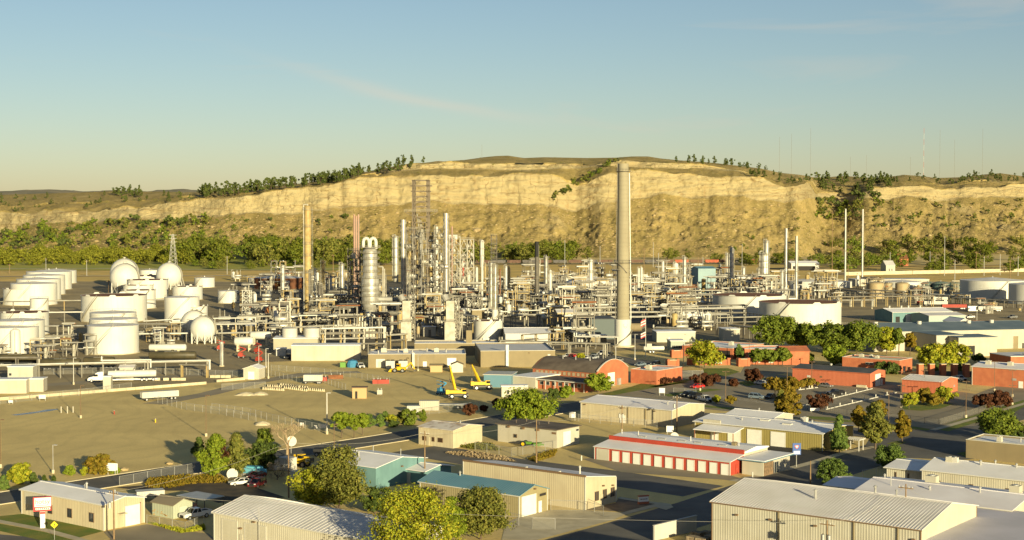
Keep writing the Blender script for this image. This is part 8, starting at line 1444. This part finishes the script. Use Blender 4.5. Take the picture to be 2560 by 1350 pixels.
# low concrete kerb wall
P0, P1 = G(ta(-200, 1368)), G(ta(1880, 1205)); t = T('kerb_wall', 'long low concrete kerb wall below the loading yard', 'wall', P0, math.atan2((P1 - P0).y, (P1 - P0).x)); n = 24; L_ = (P1 - P0).length
for i in range(n): MB().box(L_ * i / n + .04, -.3, 0, L_ * (i + 1) / n - .04, .3, .85).build('wall_block', M['concrete'], t)
P0, P1 = G(ta(1975, 1188)), G(ta(2230, 1165)); t = T('kerb_wall', 'short low concrete kerb wall beside the gabled shed', 'wall', P0, math.atan2((P1 - P0).y, (P1 - P0).x)); L_ = (P1 - P0).length
for i in range(5): MB().box(L_ * i / 5 + .04, -.3, 0, L_ * (i + 1) / 5 - .04, .3, .85).build('wall_block', M['concrete'], t)
P0, P1 = G(te(700, 215)), G(te(2700, 172)); t = T('highway_barrier', 'long pale concrete highway barrier below the far bank', 'barrier', P0, math.atan2((P1 - P0).y, (P1 - P0).x)); L_ = (P1 - P0).length; MB().box(0, -.4, 0, L_, .4, 3.2).build('wall', M['concrete'], t); MB().box(0, .5, 0, L_, 14, 2.2).build('road_deck', M['paleroad'], t)
building('far_shed', 'long low beige shed roof behind the tan tank pair', te(820, 255), te(1470, 250), te(1470, 240), 5, M['offwhite'], M['roofgrey'], 'flat', rot=R(4), ribs=0, Lw=(None, 20))
# concrete barriers, wheel stops, bollards
bm_ = MB().yprism([(-.3, 0), (.3, 0), (.2, .3), (.1, .8), (-.1, .8), (-.2, .3)], -1.4, 1.4).mesh('barrier'); bm_.materials.append(M['concrete'])
random.seed(3)
for r_, (a, b_, n) in enumerate((((360, 1250), (560, 1262), 12), ((550, 1240), (770, 1268), 12), ((770, 1258), (930, 1270), 9), ((400, 1225), (700, 1240), 14), ((520, 1213), (780, 1245), 12))):
    for i in range(n):
        P = G(tb(a[0] + (b_[0] - a[0]) * i / n, a[1] + (b_[1] - a[1]) * i / n)); o = put('concrete_barrier', bm_, None, None, P, R(8) + random.uniform(-.05, .05)); rank(o, 'tapered concrete barrier', 'barrier', 'of the ' + ('first', 'second', 'third', 'fourth', 'fifth')[r_] + ' stored row', 'stored concrete barriers')
st = MB().xprism([(-.12, 0), (.12, 0), (.07, .16), (-.07, .16)], -.95, .95).mesh('wheel_stop'); st.materials.append(M['trim']); pm_ = MB().box(-.12, -.12, 0, .12, .12, .95).mesh('marker'); pm_.materials.append(M['trim'])
for r_, (d, a, b_, n) in enumerate(((tj, (285, 135), (970, -32), 20), (tj, (545, 158), (1190, 4), 18), (td, (1320, 1258), (1480, 1238), 6))):
    A, B = G(d(*a)), G(d(*b_))
    for i in range(n):
        P = A + (B - A) * (i / n); o = put('wheel_stop', st, None, None, P, math.atan2((B - A).y, (B - A).x), scale=(1.2, 1.6, 1.6)); rank(o, 'white concrete wheel stop', 'wheel stop', 'of the ' + ('nearer lot', 'farther lot', 'short')[r_] + ' row', 'wheel stops')
        if i % 3 == 0: o = put('marker_post', pm_, None, None, P + Vector((0, .6, 0))); rank(o, 'short white marker post', 'marker post', 'behind the ' + ('nearer lot', 'farther lot', 'short')[r_] + ' wheel-stop row', 'marker posts')
for d, x, yb, yt, c, lab in ((tf, 558, 190, 135, 'offwhite', 'cream bollard, left of three in the dirt lot'), (tf, 615, 195, 132, 'offwhite', 'cream bollard, middle of three in the dirt lot'), (tf, 667, 188, 134, 'offwhite', 'cream bollard, right of three in the dirt lot'), (tf, 1042, 205, 172, 'redpaint', 'red and white marker post alone in the dirt lot'), (tf, 1418, 278, 245, 'yellow', 'yellow bollard alone in the dirt lot'), (th, 1290, 625, 582, 'trim', 'white bollard at the storage apron, left one'), (th, 1408, 606, 555, 'trim', 'white bollard at the storage apron, right one'), (ti, 880, 785, 730, 'trim', 'white bollard at the stone-cornered office'), (tg, 2113, 0, -30, 'yellow', 'yellow bollard by the hut')):
    P = G(d(x, yb)); h = max(.9, HT(P, d(x, yt)[1])); t = T('bollard', lab, 'bollard', P); MB().cyl((0, 0, 0), (0, 0, h), .16, n=10).build('post', M[c], t); MB().lathe([(.17, h), (.12, h + .07), (.02, h + .1)], 10).build('cap', M['trim'], t)
random.seed(4)
for i, x in enumerate((1435, 1515, 1590, 1640, 1670, 1940, 1985, 2040, 2080)): P = G(ta(x, 1172 - (x > 1900) * 25)); t = T('concrete_block', '', 'block', P, R(10)); MB().box(-.9, -.4, 0, .9, .4, .9).build('block_body', M['concrete'], t); MB().box(-.2, -.1, .9, .2, .1, 1.0).build('lifting_lug', M['steel'], t); rank(t, 'pale concrete block', 'block', 'beside the loading lane', 'loading lane blocks')
# ================================================================ signs and small things
def board(t, x0, x1, z0, z1, m, y=-.12, d=.1): return MB().box(x0, y - d, z0, x1, y, z1).build('board', m, t)
P = G(tf(390, 1240)); t = T('pylon_sign', 'red and white signboard on a white pillar reading hotsy', 'sign', P, R(18)); s = SC(P); sr = mat('sign red', (.48, .03, .03), rough=.4); sw = mat('sign white', (.66, .64, .60), rough=.4)
MB().box(-.42, -.25, 0, .42, .25, 3.0).build('pillar', sw, t); MB().box(-.44, -.27, 2.55, .44, .27, 2.95).build('band', sr, t); MB().box(-1.6, -.4, 3.1, 1.5, .4, 5.6).build('cabinet', sr, t); MB().box(-1.35, -.45, 3.9, 1.45, -.41, 5.5).build('face_panel', sw, t); MB().box(-1.3, -.45, 3.25, 1.4, -.41, 3.82).build('reader_panel', M['black'], t); MB().box(-1.2, -.47, 3.35, 1.3, -.455, 3.72).build('reader_face', sw, t)
o = lettering('hotsy', 1.15, sr, t, (.0, -.465, 4.45), (math.pi / 2, 0, 0)); o.scale = (1.0, 1.0, 1.0); MB().box(-1.1, -.47, 4.12, .8, -.455, 4.2).build('underline', sr, t)
for i in range(7): MB().box(-1.1 + i * .33, -.49, 3.45, -.9 + i * .33, -.475, 3.63).build('letter', M['black'], t)
P = G(tf(497, 1350)); t = T('warning_sign', 'yellow diamond road sign with black arrow mark by the sidewalk', 'sign', P, R(10)); h = HT(P, tf(0, 1178)[1]); MB().cyl((0, 0, 0), (0, 0, h - .5), .05, n=6).build('post', M['galv'], t); r = .62; MB().yprism([(-r, h - r), (0, h - 2 * r), (r, h - r), (0, h)], -.08, -.04).build('plate', mat('sign yellow', (.75, .52, .01), rough=.5), t); MB().yprism([(-.2, h - .95), (.06, h - .95), (.06, h - .6), (.18, h - .6), (0, h - .35), (-.12, h - .6), (-.04, h - .6), (-.04, h - .85), (-.2, h - .85)], -.10, -.085).build('arrow_mark', M['black'], t)
P = G(ti(1280, 685)); t = T('pole_sign', 'blue sign with red and white emblem on a tall post', 'sign', P, R(8)); h = HT(P, ti(0, 465)[1]); MB().cyl((0, 0, 0), (0, 0, h), .1, n=8).build('post', M['galv'], t); bl = mat('sign blue', (.02, .07, .25), rough=.4); MB().box(-.95, -.25, h - 2.6, .95, -.12, h).build('board', bl, t)
sh = [(-.45, .35), (.45, .35), (.5, .05), (0, -.5), (-.5, .05)]; MB().yprism([(x, z + h - .8) for x, z in sh], -.28, -.26).build('emblem', mat('sign red bright', (.50, .05, .06), rough=.4), t); MB().yprism([(x * .6, z * .6 + h - .78) for x, z in sh], -.30, -.285).build('emblem', sw, t); MB().box(-.7, -.28, h - 2.4, .7, -.26, h - 1.75).build('text_panel', sw, t)
for d, x, yb, yt, w, lab in ((tf, 1018, 755, 648, 1.0, 'white yard sign board among low bushes'), (tf, 1048, 745, 650, .7, 'smaller white yard sign among low bushes'), (th, 1210, 262, 182, .8, 'white sign on post right of the garage'), (th, 2098, 395, 308, .9, 'white sign at the corner of the long cream warehouse'), (tc_, 2025, 1310, 1240, .9, 'white sign on the street verge'), (tf, 388, 80, 25, 1.1, 'white notice board on the loading yard fence'), (tf, 100, 110, 78, .7, 'small white notice on the fence at the left edge'), (tg, 912, 345, 292, 1.1, 'white notice on the lot fence beside the white pole'), (tg, 712, 320, 290, .5, 'small white notice on the lot fence, left one'), (tg, 840, 345, 303, .4, 'small white notice on the lot fence, right one'), (tj, 428, 185, 155, 1.3, 'white lot sign between two posts by the purple tree')):
    P = G(d(x, yb)); h = max(1.2, HT(P, d(x, yt)[1])); t = T('sign_board', lab, 'sign', P, R(-8)); 
    for q in (-w * .8, w * .8): MB().box(q - .05, -.05, 0, q + .05, .05, h).build('post', M['trim'], t)
    board(t, -w, w, h * .35, h, sw)
P = G(th(1855, 1022)); t = T('monument_sign', 'small brick and white monument sign at the street corner', 'sign', P, R(20)); MB().box(-1.1, -.3, 0, 1.1, .3, .5).build('base', M['brick'], t); MB().box(-1.0, -.2, .5, 1.0, .2, 1.5).build('face_panel', sw, t); MB().box(-1.1, -.3, 1.5, 1.1, .3, 1.7).build('cap', M['brick'], t)
for k in range(4): MB().box(-.7 + k * .4, -.23, .9, -.45 + k * .4, -.205, 1.1).build('letter', M['browntrim'], t)
for d, x, yb, yt, lab in ((tf, 2115, 780, 712, 'white satellite dish on a pole beside the weedy ground'), (tg, 612, 560, 415, 'white satellite dish above the white containers'), (ti, 160, 420, 380, 'white dish behind the red storage fascia')):
    P = G(d(x, yb)); h = HT(P, d(x, yt)[1]); t = T('satellite_dish', lab, 'dish', P, R(20)); MB().cyl((0, 0, 0), (0, 0, h - .8), .07, n=6).build('post', M['galv'], t); o = MB().lathe([(.05, 0), (.6, .1), (1.0, .32), (1.2, .55)], 16).build('dish', M['white'], t); o.location = (0, -.1, h - .9); o.rotation_euler = (R(75), 0, 0)
P = G(tj(790, 530)); t = T('pergola', 'white pergola beside the conifer', 'pergola', P, TH)
for x in (-1.6, 1.6):
    for y in (-1.2, 1.2): MB().box(x - .1, y - .1, 0, x + .1, y + .1, 2.6).build('post', M['trim'], t)
MB().box(-2, -1.6, 2.6, 2, 1.6, 2.75).build('roof_sheet', M['trim'], t)
for i in range(9): MB().box(-1.95 + i * .48, -1.8, 2.76, -1.85 + i * .48, 1.8, 2.9).build('slat', M['trim'], t)
# pallets of stone at the bottom
pal = mat('stacked stone', (.34, .27, .17), (.15, .11, .07), 2.5, .95, detail=6)
for i, (x, y) in enumerate(((340, 1330), (420, 1345), (500, 1325), (380, 1290), (470, 1285), (540, 1300))):
    P = G(ti(x, y + 60)); t = T('stone_pallet', '', 'pallet', P, TH); MB().box(-1, -.8, 0, 1, .8, .15).build('pallet_base', M['wood'], t)
    for k in range(4):
        for j in range(3): MB().box(-.95 + j * .64, -.75, .16 + k * .32, -.36 + j * .64, .75, .46 + k * .32).build('stone', pal, t)
    rank(t, 'pallet of stacked stone', 'pallet', 'left of the big ribbed warehouse', 'stone pallets')
# wood pile, rubbish, boulders, grass
random.seed(14)
t = T('timber_pile', 'heap of sawn orange timber beside the garden shed', 'timber', G(tf(1500, 1130)), TH); wm = mat('fresh timber', (.42, .24, .07), (.32, .17, .05), 2, .8)
for i in range(26): x, y = random.uniform(-1.6, 1.6), random.uniform(-1, 1); a = random.uniform(-.5, .5); MB().bar((x - .9 * math.cos(a), y - .9 * math.sin(a), .12 + .04 * i), (x + .9 * math.cos(a), y + .9 * math.sin(a), .12 + .04 * i + random.uniform(-.2, .3)), .14).build('timber_piece', wm, t)
for x, yb, s, lab in ((1135, 715, .8, 'pale rock at the verge right of the yard sign'), (1548, 660, .7, 'pale rock on the verge before the tall yellow-green tree')): put('boulder', rm[1], M['boulder'], None, G(tf(x, yb)) + Vector((0, 0, .2)), .4, scale=(s * 1.5, s, s * .7)); tag(bpy.data.objects[list(bpy.data.objects.keys())[-1]] if False else scene.collection.objects[-1], lab, 'boulder')
def grass(d, pts, n, h, pal, lab):
    P = [G(d(*p)) for p in pts]; xs = [p.x for p in P]; ys = [p.y for p in P]; C = []
    while len(C) < n:
        x, y = rng.uniform(min(xs), max(xs)), rng.uniform(min(ys), max(ys)); ins = False; j = len(P) - 1
        for i in range(len(P)):
            if (P[i].y > y) != (P[j].y > y) and x < (P[j].x - P[i].x) * (y - P[i].y) / (P[j].y - P[i].y) + P[i].x: ins = not ins
            j = i
        if ins: C.append((x, y, rng.uniform(.05, h)))
    o = put('dry_grass', leaf_mesh('grass', np.array(C), .42), leafm(pal)); tag(o, lab, 'grass', kind='stuff')
grass(tf, [(1320, 870), (1360, 810), (1700, 780), (2000, 775), (2080, 830), (1800, 835), (1550, 880)], 5200, .8, 'autumn', 'tall golden weeds along the street fence'); grass(th, [(800, 620), (960, 560), (1070, 535), (1040, 590), (870, 640)], 1800, .5, 'autumn', 'golden weeds at the corner of the weedy lot'); grass(th, [(40, 560), (300, 545), (600, 600), (700, 640), (300, 600)], 1600, .35, 'dry', 'dry weeds before the small cream shop'); grass(th, [(140, 500), (250, 460), (480, 480), (560, 540), (320, 530)], 1500, .5, 'olive', 'olive weeds inside the lot fence'); grass(tf, [(1345, 1195), (1700, 1262), (1860, 1215), (1870, 1260), (1650, 1290)], 1600, .35, 'yellow', 'grass strip outside the pickup fence')
# yard clutter
for x, y, r, lab in ((200, 1305, 3.2, 'low sand heap on the dirt lot left of the barriers'), (330, 1302, 2.6, 'pale gravel heap on the dirt lot beside the sand heap'), (1560, 280, 2.2, 'low gravel mound behind the lot fence')):
    t = T('gravel_heap', lab, 'heap', G((tb if y > 1000 else tg)(x if y > 1000 else 350, y if y > 1000 else 300))); q = MB().lathe([(r, 0), (r * .75, .45), (r * .4, .8), (.1, 1.0)], 14); q.v = [(a * (1 + .25 * math.sin(3 * b_)), b_ * .8, c) for a, b_, c in q.v]; q.build('heap_body', M['concrete'], t)
for x, y, m, w, lab in ((1020, 1160, 'rust', 5, 'orange steel skid on the yard behind the white box trailer'), (1385, 1203, 'redpaint', 2.2, 'red tool box near the tan hut, left one'), (1455, 1203, 'redpaint', 3.6, 'red tool box near the tan hut, right one'), (905, 1180, 'redpaint', 2.6, 'red skid beside the white box trailer'), (1420, 1300, 'offwhite', 1.6, 'white pump skid right of the tan hut')):
    t = T('equipment_skid', lab, 'skid', G(tb(x, y)), R(6)); MB().box(-w / 2, -.9, .15, w / 2, .9, 1.5).build('casing', M[m], t); MB().box(-w / 2 - .1, -1, 0, w / 2 + .1, 1, .15).build('skid_base', M['darksteel'], t)
    for k in (-.3, .3): MB().cyl((w * k, 0, 1.5), (w * k, 0, 2.0), .18, n=8).build('nozzle', M['galv'], t)
# stall lines of the parking lot
q = MB()
for a, b_, n, dx in (((1998, 1010), (2185, 967), 21, 1), ((2069, 1017), (2246, 976), 19, 1), ((1760, 985), (1990, 1012), 22, -1)):
    A, B = G(a), G(b_); u = (B - A).normalized(); v = Vector((-u.y, u.x, 0)) * 4.6 * dx
    for i in range(n): P = A + (B - A) * (i / n); q.add([(P.x, P.y, .055), ((P + u * .14).x, (P + u * .14).y, .055), ((P + u * .14 + v).x, (P + u * .14 + v).y, .055), ((P + v).x, (P + v).y, .055)], [(0, 1, 2, 3) if dx > 0 else (3, 2, 1, 0)])
tag(q.build('road_markings', M['paint']), kind='structure')
finish_ranks()
